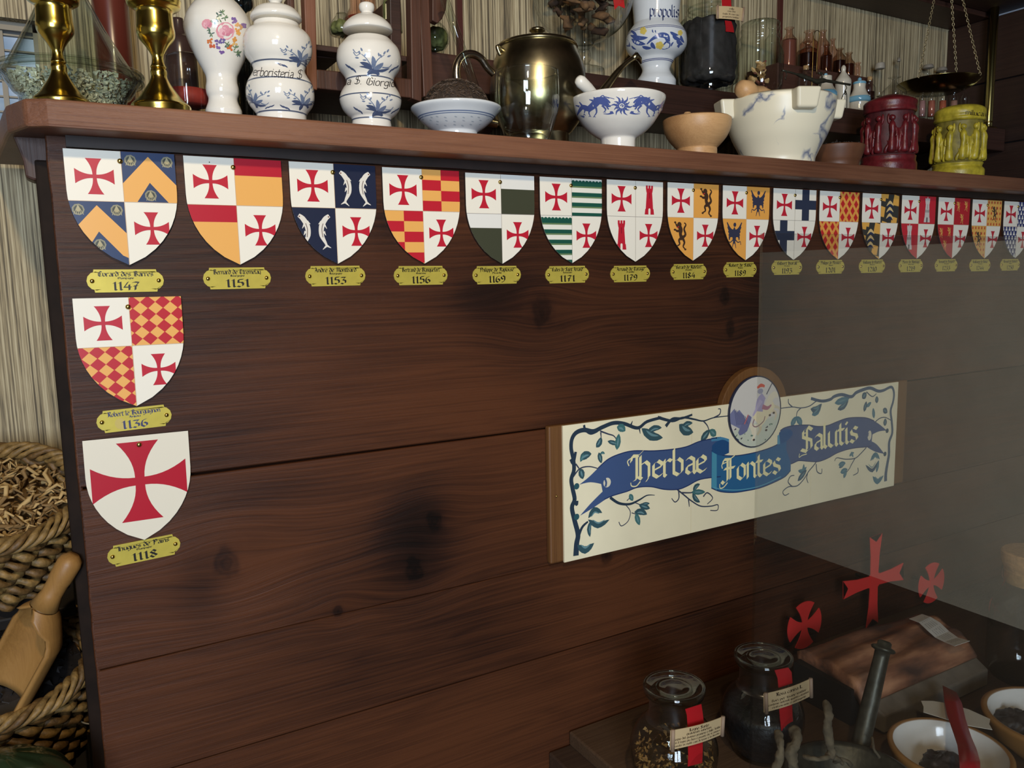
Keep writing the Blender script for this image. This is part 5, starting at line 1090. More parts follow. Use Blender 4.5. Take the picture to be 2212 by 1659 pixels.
# ---- marble mortar
def marble():
    m, nt, b = newmat('veined_marble'); L = nt.links.new; tc = N(nt, 'ShaderNodeTexCoord'); n1 = N(nt, 'ShaderNodeTexNoise'); n1.inputs['Scale'].default_value = 14; n1.inputs['Detail'].default_value = 5
    L(tc.outputs['Object'], n1.inputs[0]); v = N(nt, 'ShaderNodeVectorMath', operation='SCALE'); v.inputs[3].default_value = 0.09; L(n1.outputs['Color'], v.inputs[0])
    ad = N(nt, 'ShaderNodeVectorMath', operation='ADD'); L(tc.outputs['Object'], ad.inputs[0]); L(v.outputs[0], ad.inputs[1])
    n2 = N(nt, 'ShaderNodeTexNoise'); n2.inputs['Scale'].default_value = 7; n2.inputs['Detail'].default_value = 2; L(ad.outputs[0], n2.inputs[0])
    d = math_(nt, 'ABSOLUTE', math_(nt, 'SUBTRACT', n2.outputs['Fac'], 0.5)); n3 = N(nt, 'ShaderNodeTexNoise'); n3.inputs['Scale'].default_value = 11; L(tc.outputs['Object'], n3.inputs[0])
    d = math_(nt, 'ADD', d, math_(nt, 'MAXIMUM', math_(nt, 'MULTIPLY', math_(nt, 'SUBTRACT', 0.53, n3.outputs['Fac']), 0.35), 0.0))
    r_ = N(nt, 'ShaderNodeValToRGB'); e = r_.color_ramp.elements; e[0].position = 0.0; e[0].color = srgb(104, 112, 134); e[1].position = 0.022; e[1].color = srgb(222, 214, 188)
    x = e.new(0.009); x.color = srgb(178, 176, 170); L(d, r_.inputs[0]); L(r_.outputs[0], b.inputs['Base Color']); b.inputs['Roughness'].default_value = 0.38
    Y = 0.022; l = [(222, 122), (230, 122), (244, 120), (262, 117), (280, 111), (300, 103), (320, 92), (336, 84), (348, 79)]
    X, P = profile_px(cx3(l, 1698, 1681), Y, ZS)
    r = empty('marble_mortar', (X, Y, ZS), 'large cream marble mortar with grey veins and square lugs', 'mortar'); vessel('bowl_wall', P, X, Y, m, r, ZS, 0.014, 3)
    R = P[0][0]; zt = P[0][1] - ZS + 0.003
    d = math.atan2(CAM.y - Y, CAM.x - X)
    for k, off in enumerate((0.42, 0.42 - PI / 2, 0.42 + PI / 2, 0.42 + PI)):
        an = d + off; ca, sa = math.cos(an), math.sin(an); F = lambda u, t, z: Vector((ca * u - sa * t, sa * u + ca * t, z))
        v = []; ht = 0.024; hb = 0.020; h = 0.036
        for z, hw_, ex in ((zt, ht, 0.022), (zt - h, hb, 0.016)):
            v += [F(R - 0.014, -hw_, z), F(R + ex, -hw_ * 0.94, z), F(R + ex, hw_ * 0.94, z), F(R - 0.014, hw_, z)]
        mesh('lug', v, [(0, 1, 2, 3), (7, 6, 5, 4), (0, 4, 5, 1), (1, 5, 6, 2), (2, 6, 7, 3), (3, 7, 4, 0)], m, r); o = r.children[-1]; recalc(o); bevel(o, 0.005, 4)
    # wooden pestle lying in it
    a, b2 = at(1612, 196, Y), at(1672, 228, Y + 0.01); dr = (b2 - a)
    o = MB().tube([a - dr * 0.24, a - dr * 0.2, a, a + dr * 0.16, a + dr * 0.22, a + dr * 0.4, a + dr * 0.7, a + dr * 1.1, a + dr * 1.3], [0.004, 0.014, 0.0195, 0.0165, 0.0155, 0.0205, 0.0215, 0.019, 0.008], 24).build('wooden_pestle', PALEW, smooth=True); tag(o, 'thick pale wooden pestle resting in the marble mortar', 'pestle')
    c = at(1678, 217, Y - 0.01); o = MB().ball(c, 0.0185, 24, 12, (1, 1, 0.55)).build('wooden_pestle_end', PALEW, smooth=True); tag(o, 'rounded end of a second wooden pestle above the marble rim', 'pestle'); o.name = 'wooden_pestle'
marble()
# ---- carved pots
def carved(nm, prof, ca, cb, Y, label, base, dark, lip_txt, figc):
    X, P = profile_px(cx3(prof, ca, cb), Y, ZS); r = empty(nm, (X, Y, ZS), label, 'pot')
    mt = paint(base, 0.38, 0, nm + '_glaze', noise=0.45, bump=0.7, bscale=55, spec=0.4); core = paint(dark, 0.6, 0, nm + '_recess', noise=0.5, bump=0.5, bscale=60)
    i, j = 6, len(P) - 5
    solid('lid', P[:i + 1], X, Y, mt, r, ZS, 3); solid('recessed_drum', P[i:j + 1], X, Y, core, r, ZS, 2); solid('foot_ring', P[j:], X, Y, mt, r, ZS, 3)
    R = P[i + 2][0]; z1 = P[i][1] - ZS; z0 = P[j][1] - ZS; h = z1 - z0; n = 12
    random.seed(hash_ := len(label))
    for k in range(n):
        an = 2 * PI * k / n + 0.2; m = MB()
        def p(u, v, o=0.0): a = an + u / R; rr = R + o; return Vector((rr * math.cos(a), rr * math.sin(a), z0 + h * v))
        m.ball(p(0, 0.83, 0.001), h * 0.075, 10, 7); w2 = random.uniform(-.003, .003); m.tube([p(0, 0.78), p(0, 0.72, 0.001), p(w2 * 0.5, 0.64, 0.002), p(w2, 0.5, 0.002), p(w2, 0.4, 0.002), p(0, 0.2, 0.001), p(-w2, 0.03, 0.0)], [h * 0.03, h * 0.07, h * 0.095, h * 0.065, h * 0.07, h * 0.10, h * 0.13], 9)
        s = 1 if k % 2 else -1
        m.tube([p(0.004 * s, 0.68), p(0.010 * s, 0.5, 0.003), p(0.006 * s, 0.38, 0.005)], h * 0.04, 6); m.tube([p(-0.004 * s, 0.68), p(-0.009 * s, 0.78, 0.002), p(-0.007 * s, 0.95)], h * 0.035, 6)
        m.tube([p(0.009 * s, 0.05), p(0.012 * s, 0.3, 0.002), p(0.008 * s, 0.45, 0.002), p(0.012 * s, 0.62)], [h * 0.05, h * 0.065, h * 0.05, h * 0.035], 6)
        m.tube([p(-0.012, 0.02), p(-0.010, 0.16, 0.003), p(-0.004, 0.24, 0.002), p(-0.009, 0.34, 0.001)], [h * 0.05, h * 0.05, h * 0.03, h * 0.02], 6)
        lumpy(m.build('carved_figure', mt, r, smooth=True), 0.002, 0.009)
    m = MB(); 
    for k in range(40): t0 = 2 * PI * k / 40; m.add([Vector(((R + 0.0035) * math.cos(t), (R + 0.0035) * math.sin(t), z)) for t, z in ((t0, z0), (t0 + 0.16, z0), (t0 + 0.16, z0 + h * 0.1), (t0, z0 + h * 0.12))], [(0, 1, 2, 3)])
    if lip_txt:
        a = Art(); t, x0, y0, x1, y1, hh = lip_txt; tw = twidth(t) - 1
        write(a, t, 0, 0, 1, (70, 58, 20), 4, 1.2, 40, 'l', M=lambda u, v: (x0 + (x1 - x0) * u / tw, y0 + (y1 - y0) * u / tw - v * hh / 5))
        a.build('lettering', wrap(P, X, Y, ZS), r, 0.0003)
    return r
carved('red_carved_pot', [(206, 14), (212, 36), (221, 57), (229, 59), (236, 58), (244, 59), (247, 55), (249, 54), (270, 55), (300, 56), (330, 55), (336, 56), (341, 61), (350, 60), (357, 63), (368, 63)], 1930, 1917, 0.03, 'dark red pot carved in relief beside the marble mortar', (96, 26, 30), (70, 20, 24), None, None)
carved('yellow_carved_pot', [(229, 20), (233, 44), (240, 56), (250, 58), (256, 56), (262, 58), (266, 54), (268, 53), (290, 54), (320, 55), (345, 53), (352, 54), (356, 57), (363, 54), (370, 60), (382, 60)], 2073, 2066, 0.03, 'mustard yellow pot carved with dancing figures, beneath the brass scale pan', (176, 158, 48), (120, 108, 40), ('miluca', 2086, 247, 2122, 251, 7), None)
# ---- low wooden dish of dried herbs between mortar and red pot
def herbdish():
    Y = 0.045; l = [(318, 62), (324, 61), (334, 58), (346, 54), (356, 50)]
    X, P = profile_px(cx3(l, 1808, 1806), Y, ZS); r = empty('herb_dish', (X, Y, ZS), 'low brown wooden dish behind the marble mortar, holding dark herbs', 'dish')
    vessel('dish_wall', P, X, Y, paint((96, 60, 38), 0.5, 0, 'brown_turned_wood', noise=0.3, bscale=30), r, ZS, 0.005)
    m = MB(); random.seed(4)
    for i in range(130):
        a = random.random() * 2 * PI; rr = P[0][0] * 0.85 * math.sqrt(random.random()); p = Vector((X + rr * math.cos(a), Y + rr * math.sin(a), P[0][1] - 0.003 + 0.012 * (1 - rr / P[0][0]) * random.random()))
        d = Vector([random.uniform(-1, 1), random.uniform(-1, 1), random.uniform(-.4, .4)]).normalized() * random.uniform(0.005, 0.012); m.tube([p - d, p + Vector((0, 0, 0.003)), p + d], [0.0005, 0.0028, 0.0005], 5, cap=False)
    tag(m.build('dried_herbs', paint((46, 38, 34), 0.7, 0, 'dried_dark_herb', noise=0.5, bscale=90)), 'crumpled dark dried herbs heaped in the low wooden dish', 'herbs', kind='stuff')
herbdish()

# ================================================================== SECOND SHELF (on the rear wall)
Y2 = 0.16; Z2 = at(1263.8, 155.7, 0.16).z
def rear():
    r = empty('rear_shelf', (0.5, Y2, Z2), 'thick dark wooden shelf on the rear wall behind the mortars', 'shelf')
    MB().box((-0.02, 0, -0.058), (1.69, BW - Y2, 0)).build('shelf_board', DARKSHELF, r, bev=0.003)
    for x in (0.14, 0.72, 1.5):
        m = MB(); m.prism([(0.02, -0.058), (0.18, -0.058), (0.18, -0.14), (0.14, -0.12)], lambda u, v, d: Vector((x + d, u, v)), 0, 0.02); m.build('shelf_bracket', DARKSHELF, r, bev=0.002)
rear()
# raised step at the back for the bottle row
zst = at(1770, 158, 0.25).z
o = MB().box((1.38, 0.225, Z2), (at(1868, 160, 0.25).x, 0.32, zst)).build('bottle_step', DARKSHELF, bev=0.002); tag(o, 'narrow dark raised step carrying the row of amber bottles', 'step')
# slatted wooden rack at the left
def rack():
    Y = 0.075; r = empty('wooden_rack', (at(700, 195, Y).x, Y, ZS), 'reddish brown wooden rack of uprights and crossbars behind the lettered jars', 'rack')
    o0 = r.location
    def bar(nm, pts, y0, y1, mat):
        q = [at(x, y, Y) for x, y in pts]; m = MB().prism([(p.x - o0.x, p.z - o0.z) for p in q], lambda u, v, d: Vector((u, d, v)), y0, y1); return m.build(nm, mat, r, bev=0.0015)
    bar('upright', [(655, -20), (680, -20), (684, 196), (662, 190)], -0.004, 0.016, REDWOOD); bar('upright', [(632, -20), (648, -20), (656, 192), (640, 188)], 0.03, 0.05, WALNUT)
    bar('upright', [(884, -20), (907, -20), (909, 221), (888, 214)], -0.004, 0.016, WALNUT); bar('upright', [(858, -20), (882, -20), (886, 200), (862, 196)], 0.03, 0.12, DARKSHELF); bar('upright', [(912, -20), (934, -20), (944, 200), (922, 206)], 0.012, 0.03, WALNUT)
    bar('crossbar', [(684, 149), (904, 172), (904, 213), (684, 191)], 0.0, 0.02, WALNUT)
    bar('crossbar', [(640, 70), (900, 92), (900, 115), (640, 96)], 0.06, 0.075, DARKSHELF)
    q = [at(x, y, Y) for x, y in ((640, 76), (900, 98))]
    for xa, xb in ((640, 762), (826, 900)): MB().box((at(xa, 80, Y).x - o0.x, 0.03, q[0].z - o0.z - 0.008), (at(xb, 80, Y).x - o0.x, 0.2, q[0].z - o0.z)).build('rack_shelf', DARKSHELF, r, bev=0.001)
    q = [at(x, y, Y) for x, y in ((640, 160), (900, 178))]
    MB().box((q[0].x - o0.x, 0.02, q[0].z - o0.z - 0.01), (q[1].x - o0.x, 0.2, q[0].z - o0.z)).build('rack_shelf', DARKSHELF, r, bev=0.001)
    bar('carved_bracket', [(934, -20), (968, -20), (964, 20), (956, 40), (946, 50), (934, 44)], 0.0, 0.014, WALNUT)
rack()
def simple(nm, label, cat, prof, ca, cb, Y, mat, zb, parts=(), group=None, close=True, thick=0.0):
    if zb == Z2 and Y < 0.225: Y += 0.035
    X, P = profile_px(cx3(prof, ca, cb), Y, zb); z0 = P[-1][1]; r = empty(nm, (X, Y, z0), label, cat, group)
    S = smooth_prof(P, 3)
    if close: MB().lathe([(0, S[0][1] - z0)] + [(a, z - z0) for a, z in S] + [(0, S[-1][1] - z0)], seg=32).build('body', mat, r, smooth=True)
    else: MB().lathe([(a, z - z0) for a, z in S] + [(0, S[-1][1] - z0)], seg=32).build('body', mat, r, smooth=True)
    for pn, pp, pm in parts:
        X2, Q = profile_px(cx3(pp, ca, ca if len(pp) < 2 else ca + (cb - ca) * (pp[-1][0] - prof[0][0]) / (prof[-1][0] - prof[0][0])), Y); S = smooth_prof(Q, 3)
        ch = MB().lathe([(0, S[0][1] - z0)] + [(a, z - z0) for a, z in S] + [(0, S[-1][1] - z0)], seg=32).build(pn, pm, r, smooth=True)
        if pn == 'dried_moss': lumpy(ch, 0.009, 0.012)
    return r, X, P
CORK = paint((176, 140, 92), 0.8, 0, 'cork', noise=0.4, bscale=160)
zr = at(760, 76, 0.14).z
MOSS = paint((110, 112, 62), 0.8, 0, 'dried_moss', noise=0.6, bump=0.8, bscale=90)
simple('moss_jar', 'round glass jar of green dried moss between the rack uprights', 'jar', [(30, 12), (36, 14), (44, 20), (56, 28), (68, 30), (76, 26)], 738, 740, 0.15, GREENGLASS, None, [('dried_moss', [(46, 16), (56, 25), (68, 27), (75, 22)], MOSS)])
simple('red_tinted_bottle', 'tall clear bottle with faded red contents behind the lettered jar lid', 'bottle', [(-30, 28), (-5, 29), (20, 30), (40, 42), (60, 46), (100, 45), (150, 40)], 772, 790, 0.205, PALEAMBER, None, [('contents', [(42, 40), (60, 43), (100, 42), (148, 37)], paint((120, 56, 44), 0.6, 0, 'faded_red_contents', noise=0.4, bscale=40))])
r_, X_, P_ = simple('labelled_bottle', 'small glass bottle with a cream label between the rack uprights', 'bottle', [(-14, 10), (-4, 12), (2, 19), (12, 21), (50, 22), (70, 22)], 846, 848, 0.13, GREENGLASS, None, [('contents', [(4, 17), (12, 19), (50, 20), (69, 20)], MOSS)])
a = Art(); a.poly([(834, 8), (858, 10), (858, 44), (834, 41)], (214, 202, 150), 1)
for y in (22, 31): a.stroke([(842, y), (849, y + 2), (855, y)], [2.5, 1.2], (60, 50, 40), 2)
a.build('label', wrap(P_, X_, 0.13, P_[-1][1]), r_, 0.0006)
simple('moss_flask', 'round glass flask of olive green moss beside the glass rod', 'flask', [(50, 14), (58, 22), (72, 30), (88, 32), (100, 27), (110, 20)], 938, 940, 0.15, GREENGLASS, Z2, [('dried_moss', [(62, 20), (72, 27), (88, 29), (100, 24), (109, 18)], MOSS)])
# ---- big glass goblet of bark
def goblet():
    Y = 0.245; l = [(-110, 40), (-85, 78), (-50, 101), (-10, 108), (20, 103), (45, 92), (65, 76), (80, 55), (89, 36), (94, 22), (100, 20), (106, 12), (112, 13), (120, 15), (130, 15), (137, 10), (144, 18), (150, 40), (156, 44)]
    X, P = profile_px(cx3(l, 1250, 1262), Y, Z2); r = empty('glass_goblet', (X, Y, Z2), 'large round glass goblet of dried bark above the silver teapot', 'goblet')
    S = smooth_prof(P, 4); MB().lathe([(a, z - Z2) for a, z in S] + [(0, S[-1][1] - Z2)], seg=64).build('bowl_and_stem', GLASS, r, smooth=True)
    bark = paint((110, 80, 50), 0.85, 0, 'dried_bark', noise=0.6, bump=1.0, bscale=70); bark2 = paint((70, 48, 32), 0.85, 0, 'dark_dried_bark', noise=0.6, bump=1.0, bscale=70)
    random.seed(8); zf = at(1254, 66, Y).z - 0.006
    for i in range(120):
        z = zf + random.random() ** 0.7 * 0.14; rr = max(0.012, radius_at(S, z) - 0.022) * (math.sqrt(random.random()) if i > 50 else 0.95)
        a = random.random() * 2 * PI if i > 50 else math.atan2(CAM.y - Y, CAM.x - X) + random.uniform(-1.2, 1.2)
        p = Vector((rr * math.cos(a), rr * math.sin(a), z - Z2 + 0.008)); d = Vector([random.uniform(-1, 1), random.uniform(-1, 1), random.uniform(-.5, .5)]).normalized() * random.uniform(0.012, 0.024)
        if (p + d).xy.length > radius_at(S, z) - 0.01 or (p - d).xy.length > radius_at(S, z) - 0.01: d *= 0.5
        s = random.uniform(0.003, 0.009); q = Vector([random.uniform(-1, 1) for _ in range(3)]) * 0.004
        MB().tube([p - d, p - d * 0.4 + q, p + d * 0.4 - q, p + d], [s * 0.3, s, s * 0.8, s * 0.3], 6).build('bark_piece', bark if i % 3 else bark2, r, smooth=True)
    rb = [at(x, y, Y - 0.085) for x, y in ((1322, -20), (1345, -22), (1350, 18), (1336, 12), (1328, 21))]
    MB().prism([(p.x - X, p.z - Z2) for p in rb], lambda u, v, d: Vector((u, Y - 0.085 - Y + d, v)), 0, 0.0006).build('red_ribbon', paint((186, 40, 40), 0.35), r)
goblet()
# ---- propolis jar
def propolis():
    Y = 0.205; l = [(-60, 52), (-30, 54), (0, 53), (30, 50), (50, 49), (55, 51), (62, 56), (75, 64), (92, 66.5), (105, 64.5), (118, 55), (127, 42), (133, 38), (142, 33), (152, 30), (162, 34), (170, 40), (176, 43), (181, 43)]
    X, P = profile_px(cx3(l, 1416, 1417), Y, Z2); r = empty('albarello_jar', (X, Y, Z2), 'footed white jar with blue and yellow flower band lettered propolis', 'jar')
    solid('body', P, X, Y, PORCB, r, Z2, 4)
    for py in (54, 57, 126, 129): band(P, X, Y, Z2, py, 1.6, 1416, r, (50, 56, 112))
    a = Art(); Z = Zf(3.95, 960, 0); C = (66, 84, 140); k = 1 / 3.95
    write(a, 'propolis', 0, 0, 1, (50, 60, 100), 4, 1.15, 42, 'l', M=lambda u, v: (1405 + 62 * u / 27.5, 35 + 2.5 * u / 27.5 - v * 3.3))
    st = lambda p, wd, c=C, l=3: a.stroke(Z(p), [q * k for q in wd], c, l)
    st([(1900, 360), (1890, 400), (1850, 420)], [40, 70, 30]); st([(1730, 380), (1780, 330), (1840, 300), (1890, 310), (1905, 360)], [8, 24, 44, 50, 30])
    for p, q, wd in (((1600, 330), (1720, 380), 46), ((1590, 300), (1740, 320), 40), ((1690, 400), (1770, 420), 36), ((1770, 360), (1800, 430), 36), ((1650, 320), (1590, 260), 24), ((1920, 270), (1990, 300), 28), ((1940, 300), (2010, 340), 34), ((1980, 330), (2030, 400), 40), ((2010, 380), (1990, 450), 34), ((2010, 300), (2040, 370), 26), ((1550, 330), (1590, 400), 44), ((1600, 390), (1640, 430), 16), ((1950, 360), (1930, 410), 14), ((1775, 250), (1785, 280), 10), ((1800, 255), (1805, 280), 10)):
        p_, q_ = Z([p, q]); a.leaf(p_, q_, wd * k, C, 3, 0.1)
    for x, y, s in ((1700, 262, 30), (1835, 395, 36), (2005, 280, 22)):
        for j in range(5): an = j * 1.257; q = Z([(x + s * 0.5 * math.cos(an), y + s * 0.6 * math.sin(an))])[0]; a.disc(q[0], q[1], s * 0.5 * k, s * 0.55 * k, (206, 184, 92), 5, 8)
    a.build('painted_flowers', wrap(P, X, Y, Z2), r, 0, 0.15, 0.00003)
propolis()
# ---- preserving jars
DKH = paint((34, 30, 30), 0.8, 0, 'blackish_dried_fruit', noise=0.6, bump=1, bscale=60)
def taglabel(parent, X, Y, Z0, quad, ribbon, lines):
    a = [at(x, y, Y) for x, y in quad]; n = 10; v = []
    mt = paint((196, 172, 130), 0.6, 0, 'parchment_tag')
    A = Art(); 
    def bil(u, w_): return a[0].lerp(a[1], u).lerp(a[3].lerp(a[2], u), w_)
    F = lambda u, w_, d: bil(u, w_) + Vector((0, -0.0006 - d - 0.004 * math.sin(PI * u), 0)) - Vector((X, Y if False else 0, 0)) * 0
    m = MB(); pts = [(i / n) for i in range(n + 1)]
    V = [F(u, w_, 0) for u in pts for w_ in (0, 1)] + [F(u, w_, -0.0008) for u in pts for w_ in (0, 1)]; o_ = 2 * (n + 1)
    f = [(2 * i, 2 * i + 1, 2 * i + 3, 2 * i + 2) for i in range(n)] + [(o_ + 2 * i, o_ + 2 * i + 2, o_ + 2 * i + 3, o_ + 2 * i + 1) for i in range(n)] + [(2 * i, 2 * i + 2, o_ + 2 * i + 2, o_ + 2 * i) for i in range(n)] + [(2 * i + 1, o_ + 2 * i + 1, o_ + 2 * i + 3, 2 * i + 3) for i in range(n)] + [(0, o_, o_ + 1, 1), (2 * n, 2 * n + 1, o_ + 2 * n + 1, o_ + 2 * n)]
    loc = parent.matrix_basis.translation if parent else Vector((0, 0, 0))
    m.add([p - loc for p in V], f); t = m.build('paper_tag', mt, parent)
    for t_, w0, size, wd in lines:
        write(A, t_, 0.5, w0, size, (50, 34, 24), 1, 1.3, 40, 'c', width=wd, M=lambda u, w_: (u, w_), sp=0)
    A2 = Art(); A2.items = [([(u, w0 - (w_ - w0)) for u, w_ in p], c, l) for (p, c, l), w0 in [(it, it_w) for it, it_w in zip(A.items, [0] * len(A.items))]] if False else A.items
    A2.build('tag_lettering', lambda u, w_, d: F(u, 1 - w_, d + 0.0002) - loc, t, 0)
    for sd in (0.03, 0.97):
        q = [F(sd, w_, 0.001) - loc for w_ in (-0.05, 0.5, 1.05)]; MB().tube(q, (a[1] - a[0]).length * 0.03, 8).build('scroll_edge', paint((150, 126, 104), 0.6), t, smooth=True)
    if ribbon:
        for i, (rq, yy) in enumerate(ribbon):
            q = [at(x, y, yy) for x, y in rq]; k = len(q) // 2; L_, R_ = q[:k], q[k:][::-1]
            V = [p - loc for pr in zip(L_, R_) for p in pr]; V += [p + Vector((0, 0.0005, 0)) for p in V]
            o_ = 2 * k; f = [(2 * j, 2 * j + 1, 2 * j + 3, 2 * j + 2) for j in range(k - 1)] + [(o_ + 2 * j, o_ + 2 * j + 2, o_ + 2 * j + 3, o_ + 2 * j + 1) for j in range(k - 1)]
            mesh('red_ribbon', V, f, RIB, parent, smooth=True)
RIB = paint((178, 30, 36), 0.28, 0, 'red_satin_ribbon', spec=0.8)
r_, X_, P_ = simple('preserving_jar', 'tall glass jar of blackish dried fruit with a red ribboned tag', 'jar', [(-40, 50), (-25, 52), (-18, 50), (10, 50), (25, 50), (38, 55), (48, 64), (60, 66), (100, 66), (150, 66), (176, 65), (184, 58), (190, 52)], 1538, 1530, 0.19, GREENGLASS, Z2,
    [('dried_fruit', [(46, 50), (58, 58), (100, 60), (150, 60), (176, 59), (184, 50)], DKH)])
for ch in r_.children:
    if ch.name.startswith('dried_fruit'): lumpy(ch, 0.016, 0.016)
for k, py in enumerate((4, 14)): 
    z = at(1538, py, 0.19).z - P_[-1][1]; R = 50 * proj((X_, 0.19, 1.9))[2] / FPX * 0.9; MB().tube([Vector((R * math.cos(t), R * math.sin(t), z)) for t in [2 * PI * j / 40 for j in range(40)]], 0.0016, 6, closed=True).build('thread_ridge', GREENGLASS, r_, smooth=True)
taglabel(r_, X_, 0.165, 0, [(1547, 13), (1607, 18), (1604, 46), (1547, 40)], [([(1558, -20), (1560, 14), (1580, 16), (1578, -20)], 0.168), ([(1566, 44), (1568, 60), (1568, 68), (1576, 62), (1586, 70), (1584, 58), (1580, 46)][:3] + [(1586, 70), (1584, 58), (1580, 46)], 0.167)], [('Jaly', 0.76, 0.020, 0.16), ('rosa fina', 0.56, 0.018, 0.28), ('foglie di rose rare', 0.34, 0.016, 0.6), ('proprieta lenitive', 0.12, 0.016, 0.6)])
r_, X_, P_ = simple('preserving_jar', 'glass screw-top jar of curled bark above the marble mortar', 'jar', [(50, 38), (54, 43), (60, 42), (66, 44), (74, 42), (82, 45), (90, 43), (100, 44), (108, 48), (120, 52), (140, 52), (180, 51), (192, 49), (200, 45)], 1637, 1640, 0.2, GREENGLASS, Z2)
random.seed(6); zb = Z2 - P_[-1][1]
for i in range(44):
    a = random.random() * 2 * PI; rr = random.uniform(0.004, 0.021); z = zb + 0.01 + random.random() * 0.085; p = Vector((rr * math.cos(a), rr * math.sin(a), z)); d = Vector([random.uniform(-1, 1), random.uniform(-1, 1), random.uniform(-1, 1)]).normalized() * random.uniform(0.006, 0.012)
    MB().tube([p - d, p, p + d], [0.002, random.uniform(0.004, 0.007), 0.002], 5).build('bark_curl', paint(((196, 160, 110), (110, 62, 48), (150, 116, 70))[i % 3], 0.8), r_)
# ---- bottles on the step
def bottle(cx, top, sh, hw, bot, Y, glassm, liq, liqtop, label, nk=None, z=None):
    nk = nk or hw * 0.42
    pr = [(top, nk * 1.35), (top + 2, nk * 1.4), (top + 4, nk), (top + (sh - top) * 0.55, nk * 1.05), (sh - (sh - top) * 0.12, hw * 0.72), (sh + 3, hw), (sh + 12, hw), (bot - 3, hw), (bot, hw * 0.9)]
    parts = []
    if liq: parts.append(('liquid', [(liqtop, hw * 0.86), (liqtop + 1, hw * 0.88), (bot - 3, hw * 0.88), (bot - 1, hw * 0.8)], liq))
    return simple('apothecary_bottle', label, 'bottle', pr, cx + 1, cx, Y, glassm, z if z else None, parts, 'glass bottles on the rear shelf', close=False)
AMB2 = glass('smoky_amber_glass', (0.72, 0.58, 0.5))
LQ1 = paint((112, 82, 72), 0.15, 0, 'rosy_liquid'); LQ2 = paint((38, 20, 16), 0.15, 0, 'dark_liquid'); LQ3 = paint((62, 36, 28), 0.12, 0, 'amber_liquid')
bottle(1667, 58, 84, 17, 150, 0.27, GREENGLASS, None, 0, 'clear greenish bottle half hidden behind the screw-top jar', z=zst)
bottle(1703, 60, 84, 17.5, 147, 0.25, PALEAMBER, LQ1, 90, 'apothecary bottle of rosy liquid, leftmost of the amber row', z=zst)
bottle(1746, 67, 92, 21, 152, 0.275, PALEAMBER, None, 0, 'empty pale bottle standing behind the nearly black one', z=zst)
bottle(1743, 90, 110, 23, 156, 0.24, AMB2, LQ2, 119, 'wide-shouldered bottle of nearly black liquid', 7, z=zst)
bottle(1775, 66, 92, 15, 152, 0.285, PALEAMBER, None, 0, 'tall pale bottle behind the wire hanger', z=zst)
bottle(1784, 97, 119, 13, 157, 0.245, AMB2, LQ3, 123, 'slim amber bottle just right of the wire hanger', z=zst)
bottle(1797, 84, 108, 11, 150, 0.285, PALEAMBER, None, 0, 'pale pinkish empty bottle peeping behind two amber bottles', z=zst)
bottle(1812, 105, 122, 14.5, 161, 0.245, AMB2, LQ2, 133, 'amber bottle with dark liquid, third from the right of its row', z=zst)
bottle(1832, 114, 134, 13.5, 166, 0.245, AMB2, LQ3, 140, 'amber bottle with flared lip, last large one in its row', 6, z=zst)
bottle(1852, 135, 142, 7, 163, 0.25, PALEAMBER, None, 0, 'tiny clear vial at the right end of the amber row', 5, z=zst)
def corked(cx, top, hw, bot, Y, liq, lt, label, ck):
    pr = [(top + 8, hw * 0.42), (top + 14, hw * 0.42), (top + 20, hw * 0.8), (top + 26, hw), (bot - 3, hw), (bot, hw * 0.9)]
    simple('corked_bottle', label, 'bottle', pr, cx + 1, cx, Y, GLASS, Z2, [('cork', [(top, hw * 0.4), (top + 9, hw * 0.38)], CORK)] + ([('liquid', [(lt, hw * 0.85), (bot - 2, hw * 0.85)], liq)] if liq else []), None, close=False)
corked(1739, 142, 16, 216, 0.16, LQ2, 196, 'corked clear bottle of black liquid behind the balance beam', 1)
corked(1877, 166, 14, 218, 0.17, LQ2, 199, 'small round corked bottle of dark liquid beside the blue-topped pot', 1)
BLG = paint((112, 160, 180), 0.15, 0, 'turquoise_glaze', noise=0.25, bscale=30)
GRB = paint((190, 182, 164), 0.18, 0, 'cream_glaze', noise=0.1, bscale=40)
simple('glazed_perfume_pot', 'squat cream pot with turquoise base and knob, left of the white pot', 'pot', [(165, 14), (172, 14), (184, 16), (194, 21), (202, 26), (209, 25), (214, 22)], 1784, 1782, 0.15, GRB, Z2, [('glaze_skirt', [(197, 23.5), (203, 26.8), (210, 25.6), (214, 22.5)], BLG), ('stopper', [(158, 1), (160, 4), (163, 4), (166, 8), (170, 13)], BLG)])
simple('glazed_perfume_pot', 'tall pointed cream pot between two turquoise ones', 'pot', [(141, 2), (145, 5), (150, 5.5), (155, 5), (160, 8), (168, 14), (175, 18), (186, 18), (200, 17), (212, 16)], 1820, 1820, 0.165, GRB, Z2)
simple('glazed_perfume_pot', 'waisted cream pot with turquoise lid and foot, right of the white pot', 'pot', [(177, 14), (184, 14), (192, 14), (202, 18), (212, 25), (218, 25), (223, 22)], 1853, 1855, 0.145, GRB, Z2, [('glaze_skirt', [(209, 23), (213, 25.6), (219, 25.5), (222, 22.5)], BLG), ('lid', [(167, 2), (170, 4.5), (174, 5), (176, 13), (180, 15), (183, 13)], BLG)])
simple('test_tube', 'stoppered test tube standing left of the brass scale pan', 'tube', [(146, 6), (150, 6), (205, 6), (212, 4)], 1903, 1898, 0.3, GLASS, Z2, [('stopper', [(137, 10), (144, 11), (149, 11), (150, 7)], paint((150, 142, 128), 0.5))])
simple('test_tube', 'thin upright glass tube just behind the scale chains', 'tube', [(129, 4), (134, 3.5), (200, 3.5), (206, 2)], 1940, 1938, 0.305, GLASS, Z2, [('stopper', [(124, 2), (130, 5), (133, 4)], paint((120, 112, 100), 0.5))])
